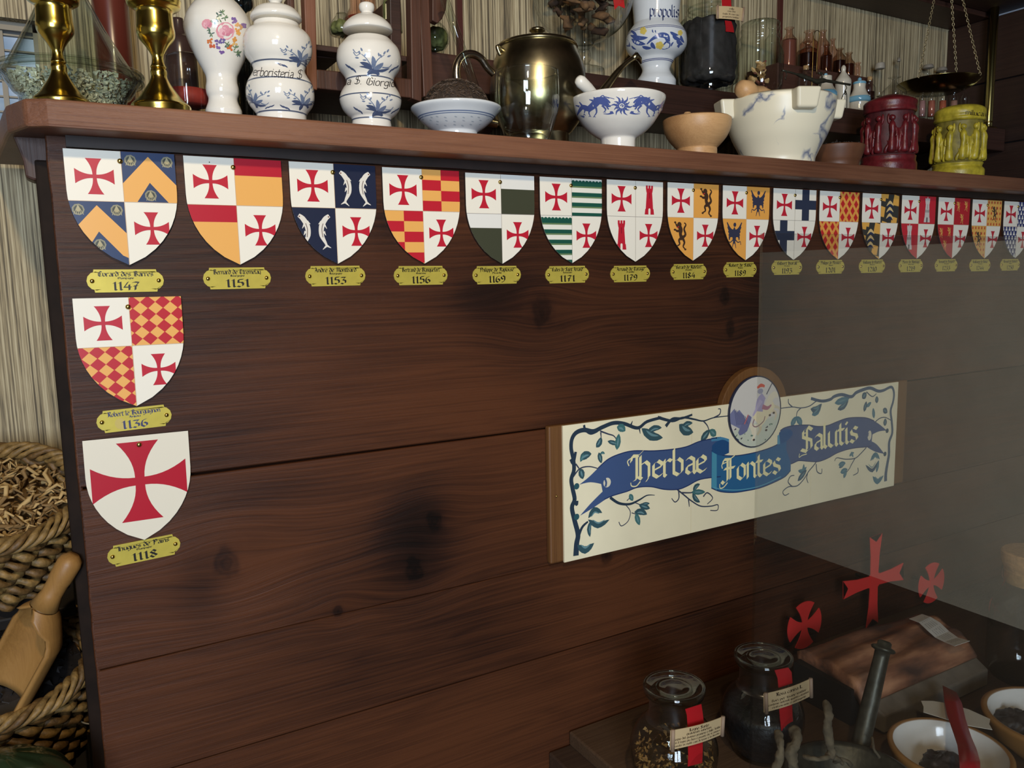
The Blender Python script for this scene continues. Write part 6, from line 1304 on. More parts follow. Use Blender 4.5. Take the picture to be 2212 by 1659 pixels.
simple('glass_funnel_flask', 'round bright glass flask reflecting light beside the scale pan', 'flask', [(166, 14), (168, 14), (170, 6), (178, 6), (186, 14), (196, 26), (208, 28), (218, 22)], 1933, 1930, 0.14, GLASS, Z2, close=False)
simple('test_tube', 'glass tube with mushroom stopper above the pan, left of two', 'tube', [(150, 4), (190, 4), (215, 4)], 2004, 2002, 0.31, GLASS, Z2, [('stopper', [(140, 10), (144, 12), (147, 12), (149, 4)], paint((130, 122, 110), 0.5))])
simple('test_tube', 'glass tube with mushroom stopper above the pan, right of two', 'tube', [(156, 4), (190, 4), (215, 4)], 2033, 2031, 0.31, GLASS, Z2, [('stopper', [(146, 10), (150, 12), (153, 12), (155, 4)], paint((130, 122, 110), 0.5))])
VI = [(1992, 6, 'small vial of pink liquid, leftmost below the scale pan', (150, 112, 108)), (2012, 7, 'small vial of orange-red liquid below the scale pan', (150, 88, 72)), (2036, 7, 'small vial with rusty liquid under the middle of the pan', (156, 84, 60)), (2060, 7, 'pale brown vial beneath the right part of the pan', (150, 112, 96)), (2084, 7, 'empty clear vial nearest the brass scale post', None)]
for cx, hw, lb, c in VI:
    simple('liquid_vial', lb, 'vial', [(200, hw * 0.8), (204, hw * 0.8), (210, hw * 1.3), (216, hw * 1.4), (250, hw * 1.4), (256, hw * 1.2)], cx, cx - 1, 0.13, GLASS, Z2, [('liquid', [(218, hw * 1.1), (252, hw * 1.15)], paint(c, 0.2))] if c else [], 'little vials below the scale pan', close=False)
# ---- brass scales
CHAINB = paint((176, 160, 122), 0.4, 0.7, 'chain_brass')
def chain(parent, p, q, loc, n=None, name='chain', r=0.0026):
    L_ = (q - p).length; n = n or int(L_ / 0.0068); m = MB(); d = (q - p) / n; t = d.normalized(); s1 = t.orthogonal().normalized(); s2 = t.cross(s1)
    for i in range(n):
        c = p + d * (i + 0.5) - loc; s = s1 if i % 2 else s2
        m.tube([c + t * (d.length * 0.62 * math.cos(a)) + s * (r * math.sin(a)) for a in [2 * PI * k / 8 for k in range(8)]], 0.0009, 4, closed=True)
    return m.build(name, CHAINB, parent, smooth=True)
def scales():
    Y = 0.19; l = at(2136, 246, Y); r = empty('brass_scales', (l.x, Y, Z2), 'old brass balance scales with round hanging pans and a tall post', 'scales'); loc = Vector((l.x, Y, Z2))
    b = paint((200, 188, 122), 0.2, 1, 'bright_pale_brass')
    t = at(2160, -60, Y)
    MB().tube([Vector((0, 0, 0.0)), Vector((0, 0, 0.02)), Vector((0, 0, t.z - Z2))], 0.0102, 20).build('post', b, r, smooth=True)
    MB().lathe([(0, 0), (0.022, 0), (0.022, 0.004), (0.010, 0.009), (0.006, 0.013), (0.0105, 0.018), (0.0105, 0.022), (0.007, 0.025), (0.0, 0.026)], seg=32).build('foot', OLDBRASS, r, smooth=True)
    zt = t.z - Z2; MB().box((-0.30, -0.004, zt - 0.012), (0.30, 0.004, zt)).build('beam', OLDBRASS, r, bev=0.002)
    for cx, py, nm in ((2027, 178, 0), (2290, 196, 1)):
        c = at(cx, py, Y + (0.0 if nm == 0 else 0.02)); k = proj(c)[2]; R = 92 * k / FPX / math.sqrt(1 + ((cx - 1106) / FPX) ** 2) * (1 if nm == 0 else 1.0); c0 = c - loc
        MB().lathe([(0, -0.026), (R * 0.58, -0.0255), (R * 0.85, -0.014), (R, 0.0), (R + 0.001, 0.001), (R - 0.0005, 0.0016), (R * 0.83, -0.0125), (R * 0.56, -0.0235), (0, -0.0245)], c0, 64).build('pan', paint((134, 122, 74), 0.2, 1, 'pan_brass'), r, smooth=True)
        hub = Vector((c.x + (0.006 if nm == 0 else 0), c.y, c.z + 0.36))
        for an in ((PI * 1.03, -PI * 0.42, 0.08)): e = c + Vector((R * math.cos(an), R * math.sin(an), 0)); chain(r, e, hub, loc)
scales()
# ---- small hand balance: beam, wire hanger and hook
def handbalance():
    Y = 0.125; loc = at(1775, 168, Y); r = empty('hand_balance', loc, 'small dark iron hand balance hanging from a brass wire before the bottles', 'balance')
    pt = lambda x, y, dy=0.0: at(x, y, Y + dy) - loc
    MB().tube(catmull([pt(1690, 152), pt(1720, 160), pt(1748, 170), pt(1764, 176), pt(1778, 174), pt(1800, 177), pt(1836, 183)], 3), [0.0022] * 4 + [0.0045] * 5 + [0.0055] * 4 + [0.0035] * 3 + [0.0026] * 3, 8).build('beam', IRON, r, smooth=True)
    MB().tube(catmull([pt(1762, 190), pt(1760, 200), pt(1766, 198), pt(1774, 176), pt(1776, 160), pt(1768, 158)], 3), 0.0024, 7).build('pointer_hook', IRON, r, smooth=True)
    MB().tube(catmull([pt(1752, 214), pt(1755, 150), pt(1757, 90), pt(1760, 70), pt(1767, 66), pt(1770, 75), pt(1766, 110), pt(1764, 160)], 4), 0.0008, 6).build('wire_hanger', OLDBRASS, r, smooth=True)
    for x in (1828, 1699): MB().tube(catmull([pt(x - 2, 184 if x > 1800 else 156), pt(x + 1, 190 if x > 1800 else 162), pt(x - 3, 196 if x > 1800 else 168), pt(x - 1, 200 if x > 1800 else 172)], 4), 0.0009, 6).build('link', IRON, r, smooth=True)
    MB().tube(catmull([pt(1816, 238), pt(1818, 216), pt(1823, 202), pt(1829, 204), pt(1829, 238)], 4), 0.0011, 6).build('hook_wire', IRON, r, smooth=True)
    MB().tube([pt(1826, 200) + Vector((0.003 * math.cos(t), 0, 0.004 * math.sin(t))) for t in [2 * PI * k / 12 for k in range(12)]], 0.0009, 6, closed=True).build('ring', IRON, r, smooth=True)
handbalance()
# ---- things glimpsed behind the floral vase
q = at(247, 120, 0.3); o = MB().tube([Vector((q.x, q.y, 0)), q, Vector((q.x, q.y, 2.4))], 0.0255, 28).build('turned_post', paint((96, 44, 34), 0.25, 0, 'polished_mahogany', coat=0.5), smooth=True); tag(o, 'round polished red-brown wooden post behind the glass cone', 'post')
zs1 = 1.655
simple('red_jar', 'low glass jar of red powder between the candlestick and floral vase', 'jar', [(118, 26), (124, 44), (140, 50), (160, 51), (200, 50), (226, 48)], 404, 408, 0.12, GLASS, ZS, [('red_powder', [(196, 46), (228, 45)], paint((150, 46, 34), 0.7, noise=0.3, bscale=60))])
simple('dark_medicine_bottle', 'dark brown medicine bottle in the shade behind the floral vase', 'bottle', [(40, 12), (60, 13), (76, 20), (90, 34), (130, 36), (200, 36), (236, 34)], 392, 398, 0.21, paint((64, 48, 44), 0.2, 0, 'smoky_brown_glass'), ZS)
simple('blue_glass_vessel', 'dark blue glass ball top between the vase and the first lettered jar', 'glass', [(-20, 10), (-10, 24), (4, 30), (18, 26), (26, 14), (40, 12), (60, 26), (120, 30), (200, 30)], 528, 530, 0.12, glass('dark_blue_glass', (0.12, 0.16, 0.2), 0.08), ZS)
# ================================================================== COUNTER AND THINGS AT THE LOWER RIGHT
ZC = 0.66
CW = wood('brown_counter_wood', (30, 21, 14), (66, 48, 34), (92, 70, 50), 0.55, 0, 1.2)
o = MB().box((0.642, -0.575, ZC - 0.026), (2.18, -0.004, ZC)).build('display_board', CW, bev=0.003); tag(o, 'dark wooden display board carrying the glass jars, low against the partition', 'board')
o = MB().box((0.60, -0.60, 0.0), (2.18, -0.003, ZC - 0.026)).build('counter', wood('counter_carcass', (26, 17, 12), (54, 38, 28), (80, 60, 44), 0.6, 0), bev=0.003); tag(o, 'dark wooden counter under the display board', 'counter')
def circ3(a, b, c):
    ax_, ay, bx, by, cx, cy = a.x, a.y, b.x, b.y, c.x, c.y; d = 2 * (ax_ * (by - cy) + bx * (cy - ay) + cx * (ay - by))
    ux = ((ax_**2 + ay**2) * (by - cy) + (bx**2 + by**2) * (cy - ay) + (cx**2 + cy**2) * (ay - by)) / d
    uy = ((ax_**2 + ay**2) * (cx - bx) + (bx**2 + by**2) * (ax_ - cx) + (cx**2 + cy**2) * (bx - ax_)) / d
    return ux, uy, math.hypot(ax_ - ux, ay - uy)
FROST = glass('frosted_glass_neck', (0.80, 0.82, 0.76), 0.16, 0.25)
LIDG = glass('thick_lid_glass', (0.86, 0.88, 0.83), 0.07, 0.04)
def apothecary(px, py, label, content, cmat, tagq, lines, rib, zt=0.826, Yc=-0.22):
    c = at(px, py, Yc); X, Y = c.x, Yc; zt = c.z; r = empty('stoppered_jar', (X, Y, ZC), label, 'jar'); H = zt - ZC; R = 0.0465
    body = [(0.0385, H - 0.012), (0.0375, H - 0.028), (0.0385, H - 0.046), (0.043, H - 0.052), (0.056, H - 0.066), (0.0655, H - 0.088), (0.067, H - 0.108), (0.062, H - 0.132), (0.052, H - 0.15), (0.046, 0.0)]
    MB().lathe([(a, b) for a, b in smooth_prof([(a, b) for a, b in body[3:]], 4)] + [(0, 0)], seg=64).build('body', GREENGLASS, r, smooth=True)
    MB().lathe(smooth_prof(body[:4], 4), seg=64).build('neck', FROST, r, smooth=True)
    m = MB().lathe([(0.034, H - 0.016), (0.045, H - 0.011), (R, H - 0.006), (R + 0.0005, H), (R - 0.002, H + 0.0025), (R - 0.006, H + 0.001), (0.030, H - 0.004), (0.024, H - 0.001), (0.020, H - 0.003), (0.012, H - 0.004), (0, H - 0.003)], seg=64); m.build('lid', LIDG, r, smooth=True)
    MB().tube([Vector(((R - 0.001) * math.cos(t), (R - 0.001) * math.sin(t), H + 0.001)) for t in [2 * PI * k / 56 for k in range(56)]], 0.0018, 8, closed=True).build('lid_rim', LIDG, r, smooth=True)
    MB().tube([Vector((0.027 * math.cos(t), 0.027 * math.sin(t), H - 0.002)) for t in [2 * PI * k / 48 for k in range(48)]], 0.0012, 6, closed=True).build('lid_ring', LIDG, r, smooth=True)
    zc = H - content
    if cmat is DARKC:
        MB().lathe(smooth_prof([(0.001, zc + 0.004), (0.03, zc + 0.003), (radius_at(body, zc) - 0.003, zc)] + [(a - 0.003, b) for a, b in body if b < zc - 0.004][:-1] + [(0.04, 0.003)], 3) + [(0, 0.003)], seg=40).build('contents', cmat, r, smooth=True)
    else:
        m = MB(); random.seed(12); 
        for i in range(420):
            z = 0.005 + random.random() * (zc - 0.005); rr = (radius_at(body, z) - 0.009) * (1 if random.random() < .6 else math.sqrt(random.random())); a = random.random() * 6.283
            p = Vector((rr * math.cos(a), rr * math.sin(a), z)); d = [Vector([random.uniform(-1, 1) for _ in range(3)]).normalized() * random.uniform(0.002, 0.006) for _ in range(3)]
            m.add([p + d[0], p + d[1], p + d[2], p - d[0] * 0.6], [(0, 1, 2), (0, 2, 3), (0, 3, 1), (1, 3, 2)], i % 2)
        o = m.build('contents', [cmat, paint((120, 84, 40), 0.8)], r); o['kind'] = 'stuff'
    taglabel(r, X, Yc - 0.062, ZC, tagq, rib, lines)
DARKC = paint((22, 20, 22), 0.5, 0, 'black_berries', noise=0.5, bump=1, bscale=120)
apothecary(1456, 1482, 'stoppered glass jar of yellowish wood chips with ribboned tag, nearest the frame\'s bottom', 0.095, paint((140, 104, 52), 0.8, 0, 'yellow_wood_chips'),
    [(1448, 1578), (1563, 1547), (1561, 1585), (1447, 1620)], [('Legno Santo', 0.78, 0.020, 0.36), ('guaiacum sanctum', 0.62, 0.016, 0.46), ('legno del guaiaco proviene e dalle Antille', 0.44, 0.015, 0.86), ('in il legno piu duro e pesante che si conosca', 0.27, 0.014, 0.84), ('usato in molti casi di tosse e in decotto', 0.10, 0.014, 0.84)],
    [([(1480.5, 1532), (1484, 1545), (1486, 1575), (1521, 1566), (1518, 1540), (1515, 1521)], -0.274), ([(1486, 1600), (1487, 1630), (1486, 1656), (1501, 1643), (1517, 1646), (1518, 1625), (1518, 1590)][:3] + [(1517, 1648), (1518, 1625), (1518, 1590)], -0.281)])
apothecary(1649, 1417, 'stoppered glass jar of black rose hips with ribboned tag, beside the red round cross', 0.085, DARKC,
    [(1649, 1499), (1752, 1465), (1753, 1502), (1650, 1539)], [('Rosa canina L.', 0.72, 0.024, 0.55), ('fiori per tisane lenitive', 0.46, 0.016, 0.72), ('contiene notevoli quantita vitamina', 0.28, 0.014, 0.84), ('rinfrescante e astringente', 0.10, 0.014, 0.7)],
    [([(1673.5, 1448), (1680, 1465), (1682, 1486), (1712, 1476), (1710, 1452), (1703, 1442)], -0.274), ([(1683, 1524), (1685, 1550), (1688, 1579), (1714, 1568), (1712, 1545), (1711, 1512)], -0.281)])
# ---- red crosses standing before the planks
def redcross(px, py, h, kind, label):
    Y = -0.045; c = at(px, py, Y); r = h * proj(c)[2] / FPX / 2; mt = paint((214, 48, 44), 0.55, 0, 'red_card'); P = []
    root = empty('red_cross', (c.x, Y, c.z), label, 'cross'); m = MB(); F = lambda u, v, d: Vector((u, d, v)); t = 0.002
    for k in range(4):
        R_ = Matrix.Rotation(-k * PI / 2, 2); N_ = 10
        if kind == 'round':
            A = []
            for i in range(N_ + 1):
                s = i / N_; hw_ = 0.13 + 0.36 * s ** 1.7; A.append((hw_, 0.05 + 0.73 * s))
            a0 = math.atan2(A[-1][1], A[-1][0]); arc = [(math.cos(a0 + (PI - 2 * a0) * j / 8) * 0.98, math.sin(a0 + (PI - 2 * a0) * j / 8) * 0.98) for j in range(9)]
            pl = A + arc[0:] + [(-x, y) for x, y in A[::-1]]
        else:
            pl = [(0.12, 0.0), (0.12, 0.13), (0.135, 0.55), (0.2, 1.0), (0.01, 0.84), (-0.19, 0.97), (-0.135, 0.55), (-0.12, 0.13), (-0.12, 0)]
        q = [R_ @ Vector(p) for p in pl]; sc = (r, r) if kind == 'round' else (r, r)
        # triangulated fans keep the concave arm clean
        n = len(q) // 2
        L_ = q[:n]; Rr = q[::-1][:n]
        for i in range(n - 1):
            pp = [L_[i], L_[i + 1], Rr[i + 1], Rr[i]]; m.prism([(p.x * sc[0], p.y * sc[1]) for p in pp], F, -t / 2, t / 2)
        if len(q) % 2: m.prism([(p.x * sc[0], p.y * sc[1]) for p in (L_[-1], q[n], Rr[-1])], F, -t / 2, t / 2)
    m.prism([(x * r * 0.145, y * r * 0.145) for x, y in ((-1, -1), (1, -1), (1, 1), (-1, 1))], F, -t / 2 - 0.0004, t / 2 + 0.0004)
    m.build('cross_plate', mt, root)
    MB().tube([(0, 0.001, 0), (0, 0.045, 0)], 0.003, 8).build('stand_off', BLACK, root)
redcross(1738, 1350, 108, 'round', 'red round-armed cross beside the stoppered rose hip jar')
redcross(1888, 1254, 206, 'fish', 'tall red cross with forked arm ends, middle of three')
redcross(2012, 1259, 92, 'round', 'small red round-armed cross right of the tall forked one')
# ---- slab of bark with paper slip
def bark():
    m, nt, b = newmat('red_brown_bark'); L = nt.links.new; tc = N(nt, 'ShaderNodeTexCoord'); mp = N(nt, 'ShaderNodeMapping'); mp.inputs['Scale'].default_value = (7, 26, 26); L(tc.outputs['Object'], mp.inputs[0])
    n = N(nt, 'ShaderNodeTexNoise'); n.inputs['Scale'].default_value = 1; n.inputs['Detail'].default_value = 6; L(mp.outputs[0], n.inputs[0]); r = N(nt, 'ShaderNodeValToRGB'); e = r.color_ramp.elements
    e[0].position = 0.35; e[0].color = srgb(70, 48, 38); e[1].position = 0.68; e[1].color = srgb(186, 134, 98); x = e.new(0.52); x.color = srgb(134, 88, 62)
    L(n.outputs['Fac'], r.inputs[0]); L(r.outputs[0], b.inputs['Base Color']); b.inputs['Roughness'].default_value = 0.7; bp = N(nt, 'ShaderNodeBump'); bp.inputs['Strength'].default_value = 0.8; bp.inputs['Distance'].default_value = 0.006; L(n.outputs['Fac'], bp.inputs['Height']); L(bp.outputs[0], b.inputs['Normal'])
    co_ = [atz(1722, 1404, .74), atz(1985, 1328, .74), atz(2112, 1398, .73), atz(1872, 1500, .73)]; o0 = Vector((1.1, -0.2, ZC)); r_ = empty('bark_slab', o0, 'slab of red-brown bark lying behind the iron pestle', 'bark')
    nu, nv = 44, 18; V = []; random.seed(21); ph = [random.random() * 6 for _ in range(8)]
    for i in range(nu + 1):
        u = i / nu
        for j in range(nv + 1):
            w_ = j / nv; p = co_[0].lerp(co_[1], u).lerp(co_[3].lerp(co_[2], u), w_)
            z = p.z + 0.014 * math.sin(PI * w_) ** 0.7 + 0.0035 * math.sin(w_ * 17 + ph[0] + 1.5 * math.sin(u * 4 + ph[1])) + 0.0025 * math.sin(u * 9 + w_ * 5 + ph[2]) + random.uniform(-0.0006, 0.0006)
            if w_ > 0.86: z -= (w_ - 0.86) * 0.12
            V.append(Vector((p.x, p.y, z)) - o0)
    F = [(i * (nv + 1) + j, (i + 1) * (nv + 1) + j, (i + 1) * (nv + 1) + j + 1, i * (nv + 1) + j + 1) for i in range(nu) for j in range(nv)]; K = len(V)
    V += [Vector((v.x, v.y, max(v.z - 0.03, 0.0))) for v in V]; F += [tuple(q + K for q in f[::-1]) for f in F]
    edge = [i * (nv + 1) for i in range(nu + 1)] + [nu * (nv + 1) + j for j in range(1, nv + 1)] + [i * (nv + 1) + nv for i in range(nu - 1, -1, -1)] + [j for j in range(nv - 1, 0, -1)]
    F += [(edge[k], edge[k - 1], edge[k - 1] + K, edge[k] + K) for k in range(len(edge))]
    recalc(mesh('slab', V, F, m, r_, smooth=True))
    a, b2 = co_[3], co_[2]; d = Vector((0.0, -0.028, 0))
    MB().add([a - o0 + Vector((0.01, 0, -0.018)), b2 - o0 + Vector((-0.004, 0, -0.018)), b2 + d - o0 + Vector((-0.01, 0, -0.03)), a + d - o0 + Vector((0.012, 0, -0.03)), a - o0 + Vector((0.01, 0, -0.06)), b2 - o0 + Vector((-0.004, 0, -0.06)), b2 + d - o0 + Vector((-0.01, 0, -0.062)), a + d - o0 + Vector((0.012, 0, -0.062))], [(0, 1, 2, 3), (4, 7, 6, 5), (0, 4, 5, 1), (1, 5, 6, 2), (2, 6, 7, 3), (3, 7, 4, 0)]).build('sawn_edge', paint((120, 110, 96), 0.7, 0, 'grey_sawn_wood', noise=0.25, bscale=40), r_, bev=0.003)
    MB().box((0.0 - 0.03, 0.02 - 0.07, 0), (0.28, 0.075, 0.066)).build('support_block', BLACK, r_)
    pts = [((1964, 1337), (1992, 1327)), ((1985, 1345), (2010, 1333)), ((2003, 1362), (2030, 1345)), ((2020, 1377), (2050, 1364)), ((2040, 1387), (2070, 1378)), ((2062, 1396), (2095, 1385))]
    V = []
    for k, (p, q) in enumerate(pts): z = 0.762 + 0.004 * math.sin(k * 1.4); V += [atz(*p, z), atz(*q, z)]
    n_ = len(V); F = [(2 * k, 2 * k + 1, 2 * k + 3, 2 * k + 2) for k in range(5)]
    o = mesh('paper_slip', V, F, paint((214, 210, 200), 0.6, 0, 'white_paper')); s = o.modifiers.new('s', 'SOLIDIFY'); s.thickness = 0.0006; tag(o, 'curled white paper slip with faint print lying on the bark slab', 'paper')
    a = Art()
    for k in range(5): a.stroke([(0.08, 0.2 + 0.14 * k), (0.9, 0.2 + 0.14 * k)], 0.03, (140, 138, 136), 1, 1)
    def Fp(u, w_, d):
        t = u * 4.999; k = int(t); t -= k; return V[2 * k].lerp(V[2 * k + 2], t).lerp(V[2 * k + 1].lerp(V[2 * k + 3], t), w_) + Vector((0, 0, 0.0008 + d))
    a2 = Art(); 
    for p, c, l in a.items:
        xs = [q[0] for q in p]; lo, hi = min(xs), max(xs); ys = [q[1] for q in p]; n_ = 24
        for i in range(n_):
            if (i * 7) % 5 != 0: a2.rect(lo + (hi - lo) * i / n_, min(ys), lo + (hi - lo) * (i + 0.8) / n_, max(ys), c, l)
    a2.build('faint_print', Fp, o, 0.0)
bark()
# ---- iron mortar and pestle
def ironmortar():
    c = atz(1838, 1682, 0.735); r = empty('iron_mortar', (c.x, c.y, ZC), 'dark iron mortar at the bottom edge of the counter', 'mortar'); R = 0.088
    MB().lathe([(0, 0.012), (0.04, 0.014), (0.064, 0.04), (R - 0.008, 0.075), (R - 0.002, 0.079), (R + 0.004, 0.077), (R, 0.068), (0.074, 0.045), (0.056, 0.016), (0.06, 0.004), (0.06, 0), (0, 0)], seg=64).build('cup', IRON, r, smooth=True)
    t = at(1912, 1384, -0.345); b = atz(1851, 1640, 0.70); ax_ = (t - b)
    def p(k): return b + ax_ * k
    o = MB().tube([p(-0.12), p(-0.08), p(0.0), p(0.06), p(0.12), p(0.5), p(0.86), p(0.905), p(0.915), p(0.93), p(0.945), p(0.955), p(0.985), p(1.0)], [0.008, 0.019, 0.0215, 0.019, 0.014, 0.0128, 0.0112, 0.0115, 0.0165, 0.0185, 0.0165, 0.0105, 0.0105, 0.008], 24).build('iron_pestle', IRON, smooth=True); tag(o, 'long dark iron pestle with collared knob leaning in the iron mortar', 'pestle')
    rt = paint((104, 92, 70), 0.9, 0, 'pale_dried_root', noise=0.5, bump=1, bscale=60); random.seed(14)
    L_ = [([(1784, 1518), (1790, 1545), (1788, 1580), (1796, 1622), (1792, 1640)], 0.0085, 'tallest straight pale root rising left of the iron pestle'), ([(1714, 1574), (1722, 1600), (1708, 1628), (1716, 1664), (1724, 1690)], 0.0105, 'thick twisted pale root in the middle of the roots'), ([(1680, 1578), (1686, 1610), (1684, 1640), (1668, 1672)], 0.0075, 'pale root nearest the rose hip jar'),
          ([(1735, 1634), (1765, 1640), (1800, 1636), (1822, 1650)], 0.005, 'thin pale root lying across the others'), ([(1800, 1646), (1822, 1640), (1840, 1655)], 0.0045, 'short pale root stub beneath the pestle'), ([(1884, 1592), (1888, 1618), (1902, 1640), (1912, 1668)], 0.0028, 'thin wiry pale root right of the iron pestle')]
    for pts, rad, lb in L_:
        P = catmull([at(x, y, c.y + 0.012 + (0.02 if k_ == 0 else 0)) for k_, (x, y) in enumerate(pts)], 5); P = [q + Vector([random.uniform(-.0006, .0006) for _ in range(3)]) for q in P]
        o = MB().tube(P, [rad * 0.85 * (0.95 + 0.12 * math.sin(k_ * 0.8)) * (0.7 if k_ in (0, len(P) - 1) else 1) for k_ in range(len(P))], 9)  .build('dried_root', rt, smooth=True); lumpy(o, rad * 0.7, 0.007); tag(o, lb, 'root', 'dried roots sticking out of the mortar')
ironmortar()
# ---- earthenware bowls, white inside
def bowl(pa, pb, pc, lab, lump, lumplab):
    zr = 0.722; cx, cy, R = circ3(atz(*pa, zr), atz(*pb, zr), atz(*pc, zr)); R = min(R, 0.1)
    r = empty('earthenware_bowl', (cx, cy, ZC), lab, 'bowl'); h = zr - ZC
    MB().lathe([(R * 0.905, h + 0.001), (R * 0.95, h + 0.003), (R, h), (R * 0.99, h - 0.006), (R * 0.9, h * 0.5), (R * 0.6, 0.006), (R * 0.55, 0), (0, 0)], seg=64).build('outer_wall', paint((158, 112, 58), 0.45, 0, 'tan_earthenware', noise=0.15, bscale=30), r, smooth=True)
    MB().lathe([(0, 0.010), (R * 0.5, 0.012), (R * 0.78, h * 0.45), (R * 0.9, h * 0.9), (R * 0.912, h + 0.0015)], seg=64).build('glazed_inside', PORC, r, smooth=True)
    if lump:
        l = atz(*lump, ZC + 0.03); m = MB(); random.seed(int(lump[0]))
        m.ball(Vector((l.x, l.y, ZC + 0.03)), 0.034, 24, 14, (1.15, 0.95, 0.62))
        tag(lumpy(m.build('dark_resin', paint((66, 58, 54), 0.5, 0, 'dark_resin_lump', noise=0.5, bump=1, bscale=90), smooth=True), 0.022, 0.018), lumplab, 'resin')
bowl((1916, 1592), (1990, 1550), (2196, 1652), 'white-lined earthenware bowl under the red ribbon', (2040, 1655), 'dark knobbly resin lump in the bowl under the red ribbon')
bowl((2112.5, 1513), (2160, 1482.6), (2212, 1600), 'white-lined earthenware bowl cut off by the frame edge', (2195, 1560), 'dark resin piece in the bowl at the frame edge')
q = [(1989.7, 1513.7), (2015, 1514), (2040, 1518), (2092, 1532), (2139, 1553), (2137, 1564), (2143.6, 1576), (2092, 1567), (2040, 1552), (1994.7, 1538), (1995, 1526)]
m = MB(); V = [atz(x, y, 0.728) for x, y in q]; m.add(V + [v - Vector((0, 0, 0.0008)) for v in V], [tuple(range(11)), tuple(range(11, 22))[::-1]] + [(k, (k + 1) % 11, 11 + (k + 1) % 11, 11 + k) for k in range(11)])
tag(m.build('blank_card', paint((212, 204, 186), 0.6, 0, 'ivory_card')), 'blank ivory card with wavy ends under the red ribbon', 'card')
L_ = [(2036, 1481), (2040, 1515), (2046, 1545), (2058, 1580), (2068, 1610), (2072, 1640), (2074, 1675)]; R_ = [(2066, 1496), (2078, 1520), (2086, 1555), (2098, 1592), (2110, 1620), (2117, 1645), (2118, 1675)]; ZZ = [0.728, 0.733, 0.738, 0.748, 0.762, 0.778, 0.772]
V = []
for a_, b_, z in zip(L_, R_, ZZ): V += [atz(*a_, z), atz(*b_, z)]
o = mesh('long_red_ribbon', V, [(2 * k, 2 * k + 1, 2 * k + 3, 2 * k + 2) for k in range(6)], RIB, smooth=True); s = o.modifiers.new('s', 'SOLIDIFY'); s.thickness = 0.0006; tag(o, 'long red satin ribbon looping over the ivory card and bowl', 'ribbon')
# ---- corked jar at the right edge
X, Y = 1.505, -0.315
r = empty('corked_jar', (X, Y, ZC), 'glass jar with wide cork stopper at the right edge of the frame', 'jar')
MB().lathe(smooth_prof([(0.05, 0.215), (0.05, 0.2), (0.046, 0.185), (0.052, 0.165), (0.066, 0.14), (0.068, 0.1), (0.068, 0.03), (0.06, 0.0)], 4) + [(0, 0)], seg=56).build('body', GREENGLASS, r, smooth=True)
MB().lathe([(0, 0.252), (0.05, 0.252), (0.053, 0.249), (0.0525, 0.232), (0.047, 0.216), (0.045, 0.19), (0, 0.19)], seg=48).build('cork', paint((170, 128, 80), 0.8, 0, 'pale_cork_lid', noise=0.3, bscale=120), r, smooth=False)
MB().box((-0.008, -0.071, 0.05), (0.016, -0.07, 0.2)).build('red_ribbon', RIB, r)
# ---- glass pane in front of the counter
gx, gt = at(1634, 900, -0.60).x, at(1900, 508, -0.60).z
PANE = glass('clear_pane_glass', (0.97, 0.975, 0.97), 0.112, 0.0, flat=True)
o = MB().box((gx, -0.603, 0.634), (2.6, -0.600, gt)).build('glass_screen', PANE, fix=True); tag(o, 'large clear glass screen reflecting the room before the counter', 'glass')
# ================================================================== BASKETS AT THE LEFT
WK = paint((134, 104, 56), 0.6, 0, 'golden_straw_rope', noise=0.45, bump=0.8, bscale=120); WK2 = paint((104, 76, 38), 0.6, 0, 'brown_straw_rope', noise=0.5, bump=0.8, bscale=120)
def basket(px, py, Y, R, H, tilt, label):
    c = at(px, py, Y); r = empty('straw_basket', c, label, 'basket', None, (tilt, 0, 0)); random.seed(int(py))
    for k in range(5):
        P = []
        for j in range(220):
            t = 2 * PI * j / 220; ph = t * 9 + k * 2 * PI / 5; P.append(Vector(((R + 0.0082 * math.cos(ph)) * math.cos(t), (R + 0.0082 * math.cos(ph)) * math.sin(t), 0.0088 * math.sin(ph))))
        MB().tube(P, [0.0042 + 0.0009 * math.sin(j * 0.7 + k * 2) for j in range(220)], 7, closed=True).build('rim_strand', WK if k else WK2, r, smooth=True)
    rows = int(H / 0.0125)
    for i in range(rows):
        z = -0.014 - i * 0.0125; Ri = R * (1 - 0.14 * (i / rows) ** 1.5) - 0.002; P = []
        for j in range(176):
            t = 2 * PI * j / 176; s = math.sin(t * 15 + i * PI * 0.5); P.append(Vector(((Ri + 0.0062 * s) * math.cos(t), (Ri + 0.0062 * s) * math.sin(t), z + 0.005 * math.cos(t * 15 + i * PI * 0.5))))
        MB().tube(P, [0.0058 + 0.0012 * math.sin(j * 0.9 + i) for j in range(176)], 6, closed=True).build('woven_row', WK if i % 2 else WK2, r, smooth=True)
    MB().lathe([(0, -H + 0.003), (R * 0.84, -H + 0.003), (R * 0.86, -H + 0.008), (R * 0.84, -H + 0.012), (0, -H + 0.012)], seg=40).build('base', WK2, r, smooth=True)
    return c, Matrix.Translation(c) @ Matrix.Rotation(tilt, 4, 'X')
c1, M1 = basket(-10, 1072, 0.165, 0.103, 0.12, 0.46, 'straw rope basket of pale dried roots, upper of two at the left')
c2, M2 = basket(-6, 1428, 0.125, 0.112, 0.14, 0.36, 'straw rope basket of black dried stuff, lower of two at the left')
random.seed(33); m = MB(); mats = [paint((186, 154, 100), 0.8, 0, 'pale_straw_root'), paint((132, 102, 60), 0.8, 0, 'brown_straw_root')]
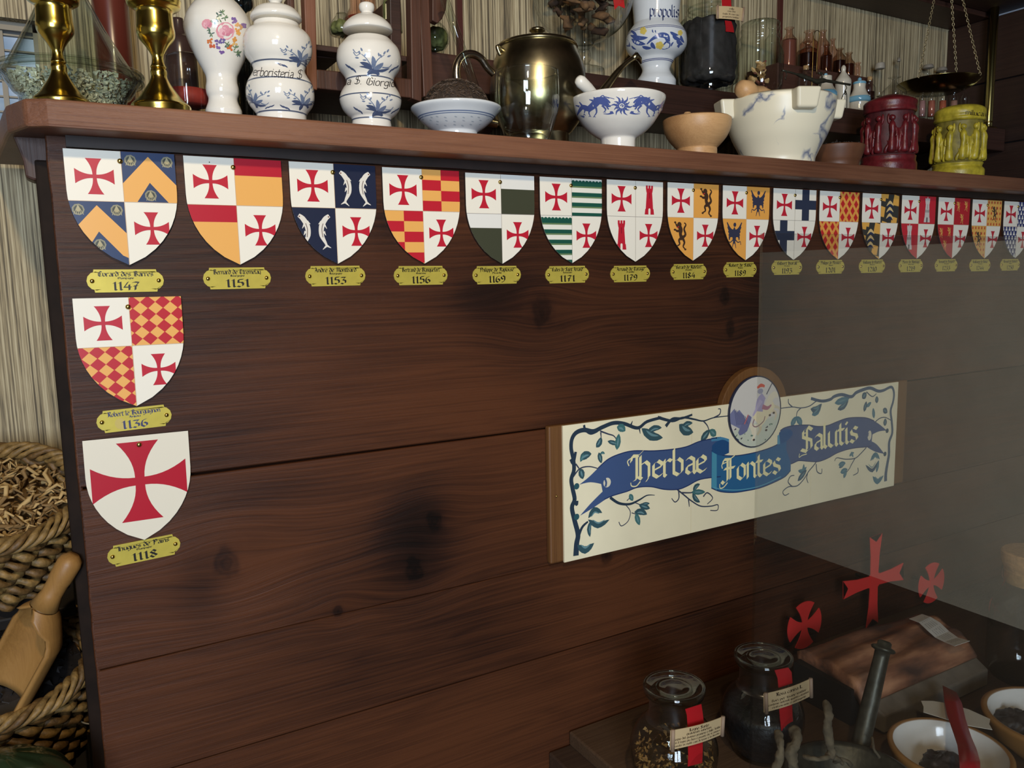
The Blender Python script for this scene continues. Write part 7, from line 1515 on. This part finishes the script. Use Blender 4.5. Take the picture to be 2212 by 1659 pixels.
for i in range(300):
    a = random.random() * 6.283; rr = 0.090 * math.sqrt(random.random()); p = Vector((rr * math.cos(a), rr * math.sin(a), -0.018 + 0.02 * (1 - rr / 0.1) + random.uniform(-.01, .006)))
    d = Vector([random.uniform(-1, 1), random.uniform(-1, 1), random.uniform(-.35, .35)]).normalized() * random.uniform(0.008, 0.02); b_ = Vector([random.uniform(-1, 1) for _ in range(3)]) * 0.006
    if (p + d).xy.length > 0.094 or (p - d).xy.length > 0.094: d *= 0.4
    w_ = random.uniform(0.0016, 0.0036); m.tube([p - d, p - d * .3 + b_, p + d * .3 - b_, p + d], [w_ * .5, w_, w_, w_ * .4], 5, i % 2, cap=False)
m.lathe([(0, -0.03), (0.092, -0.03), (0.092, -0.04), (0, -0.04)], seg=24, m=1); m.xf(M1)
tag(m.build('dried_root_pile', mats, smooth=True), 'tangle of pale dried roots filling the upper straw basket', 'roots', kind='stuff')
m = MB(); random.seed(34)
m.lathe([(0, -0.012), (0.06, -0.02), (0.098, -0.035), (0.098, -0.05), (0, -0.05)], seg=30)
for i in range(420):
    a = random.random() * 6.283; rr = 0.098 * math.sqrt(random.random()); s = random.uniform(0.003, 0.009); cc = Vector((rr * math.cos(a), rr * math.sin(a), -0.022 - 0.02 * (rr / 0.1) ** 2 + random.uniform(0, .01)))
    v = [cc + Vector([random.uniform(-1, 1) for _ in range(3)]).normalized() * s for _ in range(6)]; m.add(v, [(0, 1, 2), (0, 2, 3), (0, 3, 4), (0, 4, 1), (5, 2, 1), (5, 3, 2), (5, 4, 3), (5, 1, 4)])
m.xf(M2); tag(m.build('black_dried_berries', paint((30, 26, 26), 0.6, 0, 'black_dried_berries', noise=0.5, bscale=90)), 'crumbly black dried berries filling the lower straw basket', 'berries', kind='stuff')
# wooden scoop in the lower basket
def scoop():
    SW = wood('scoop_wood', (96, 66, 32), (146, 106, 56), (176, 134, 78), 0.45, 2, 2.0, grain=0.5, bump=0.08)
    h0 = at(150, 1216, 0.012); h1 = at(96, 1310, 0.02); e = at(-18, 1520, 0.06); r = empty('wooden_scoop', h0, 'brown wooden scoop lying across the lower straw basket', 'scoop')
    d = (h1 - h0); MB().tube([Vector((0, 0, 0)) - d.normalized() * 0.012, Vector((0, 0, 0)) - d.normalized() * 0.006, Vector((0, 0, 0)), d * 0.35, d * 0.45, d * 0.7, d], [0.006, 0.0125, 0.0145, 0.014, 0.0128, 0.0125, 0.017], 20).build('handle', SW, r, smooth=True)
    ax_ = (e - h1); L_ = ax_.length; t = ax_.normalized(); up = Vector((-0.62, -0.62, 0.5)); up = (up - t * up.dot(t)).normalized(); sd = t.cross(up); V = []; n, k = 16, 20
    for lay in (0, 1):
        for i in range(n + 1):
            s = i / n; R = (0.017 + 0.024 * min(1, s * 3.2) ** 0.8) - lay * 0.0045; p = (h1 - h0) + t * (L_ * s); full = max(0.0, 1 - s * 5)
            half = PI * (0.5 + 0.5 * full) * 0.98
            for j in range(k + 1):
                a = -half + 2 * half * j / k; V.append(p - up * (R * math.cos(a)) + sd * (R * math.sin(a)) + (t * 0.0 if lay == 0 else up * 0.0))
    W_2 = k + 1; F = []
    for lay in (0, 1):
        o_ = lay * (n + 1) * W_2
        F += [(o_ + i * W_2 + j, o_ + i * W_2 + j + 1, o_ + (i + 1) * W_2 + j + 1, o_ + (i + 1) * W_2 + j) for i in range(n) for j in range(k)]
    o_ = (n + 1) * W_2
    for i in range(n):
        for j in (0, k): F.append((i * W_2 + j, (i + 1) * W_2 + j, o_ + (i + 1) * W_2 + j, o_ + i * W_2 + j))
    for j in range(k): F += [(n * W_2 + j, n * W_2 + j + 1, o_ + n * W_2 + j + 1, o_ + n * W_2 + j)]
    recalc(mesh('bowl', V, F, SW, r, smooth=True))
scoop()
# dark stand carrying both baskets and green bottle below
DS = paint((26, 20, 15), 0.7, 0, 'dark_stand_wood', noise=0.3, bscale=20)
r = empty('basket_stand', (-0.35, 0.2, 0), 'dark wooden stepped stand holding the tilted straw baskets', 'stand')
for M, H, R in ((M1, 0.138, 0.103), (M2, 0.156, 0.112)):
    m = MB().box((-R * 1.3, -R * 0.9, -H - 0.022), (R * 1.22 - 0.045, R * 1.0, -H - 0.002)); m.xf(Matrix.Translation((0.35, -0.2, 0)) @ M); m.build('tilted_shelf', DS, r, bev=0.002)
MB().box((-0.2, 0.09, 0), (-0.17, 0.12, 0.9)).build('upright', DS, r); MB().box((0.22, 0.09, 0), (0.25, 0.12, 0.9)).build('upright', DS, r)
c = at(10, 1797, -0.075); r = empty('green_glass_jar', (c.x, -0.075, c.z - 0.12), 'dark green ribbed glass jar top peeking at the lower left corner', 'jar')
GG = paint((40, 54, 34), 0.12, 0, 'dark_green_glass', coat=0.3); m = MB(); V = []; n = 72
prof = [(0.001, 0.215), (0.014, 0.213), (0.028, 0.207), (0.05, 0.196), (0.068, 0.178), (0.08, 0.15), (0.084, 0.11), (0.08, 0.06), (0.066, 0.0)]
P = smooth_prof(prof, 3)
for a_, z in P:
    for k in range(n): t = 2 * PI * k / n; q_ = a_ * (1 + 0.03 * math.cos(12 * t)); V.append((q_ * math.cos(t), q_ * math.sin(t), z))
mesh('body', V, [(i * n + k, i * n + (k + 1) % n, (i + 1) * n + (k + 1) % n, (i + 1) * n + k) for i in range(len(P) - 1) for k in range(n)] + [tuple(range(n))], GG, r, smooth=True)
MB().box((-0.09, -0.09, -0.02), (0.085, 0.09, 0)).build('wooden_foot', DS, r); MB().box((-0.06, -0.05, -(c.z - 0.12)), (0.05, 0.05, -0.02)).build('pedestal', DS, r)
P = catmull([at(x, y, 0.09) for x, y in ((158, 1518), (166, 1545), (178, 1560), (196, 1564), (205, 1562))], 5); tag(MB().tube(P, 0.0011, 6).build('white_string', paint((150, 142, 124), 0.8), smooth=True), 'thin pale string hanging beside the lower straw basket', 'string')
tag(MB().ball(at(168, 1235, 0.06), 0.0038, 10, 6).build('white_peg', paint((196, 196, 190), 0.4), smooth=True), 'tiny white peg beside the scoop handle', 'peg')
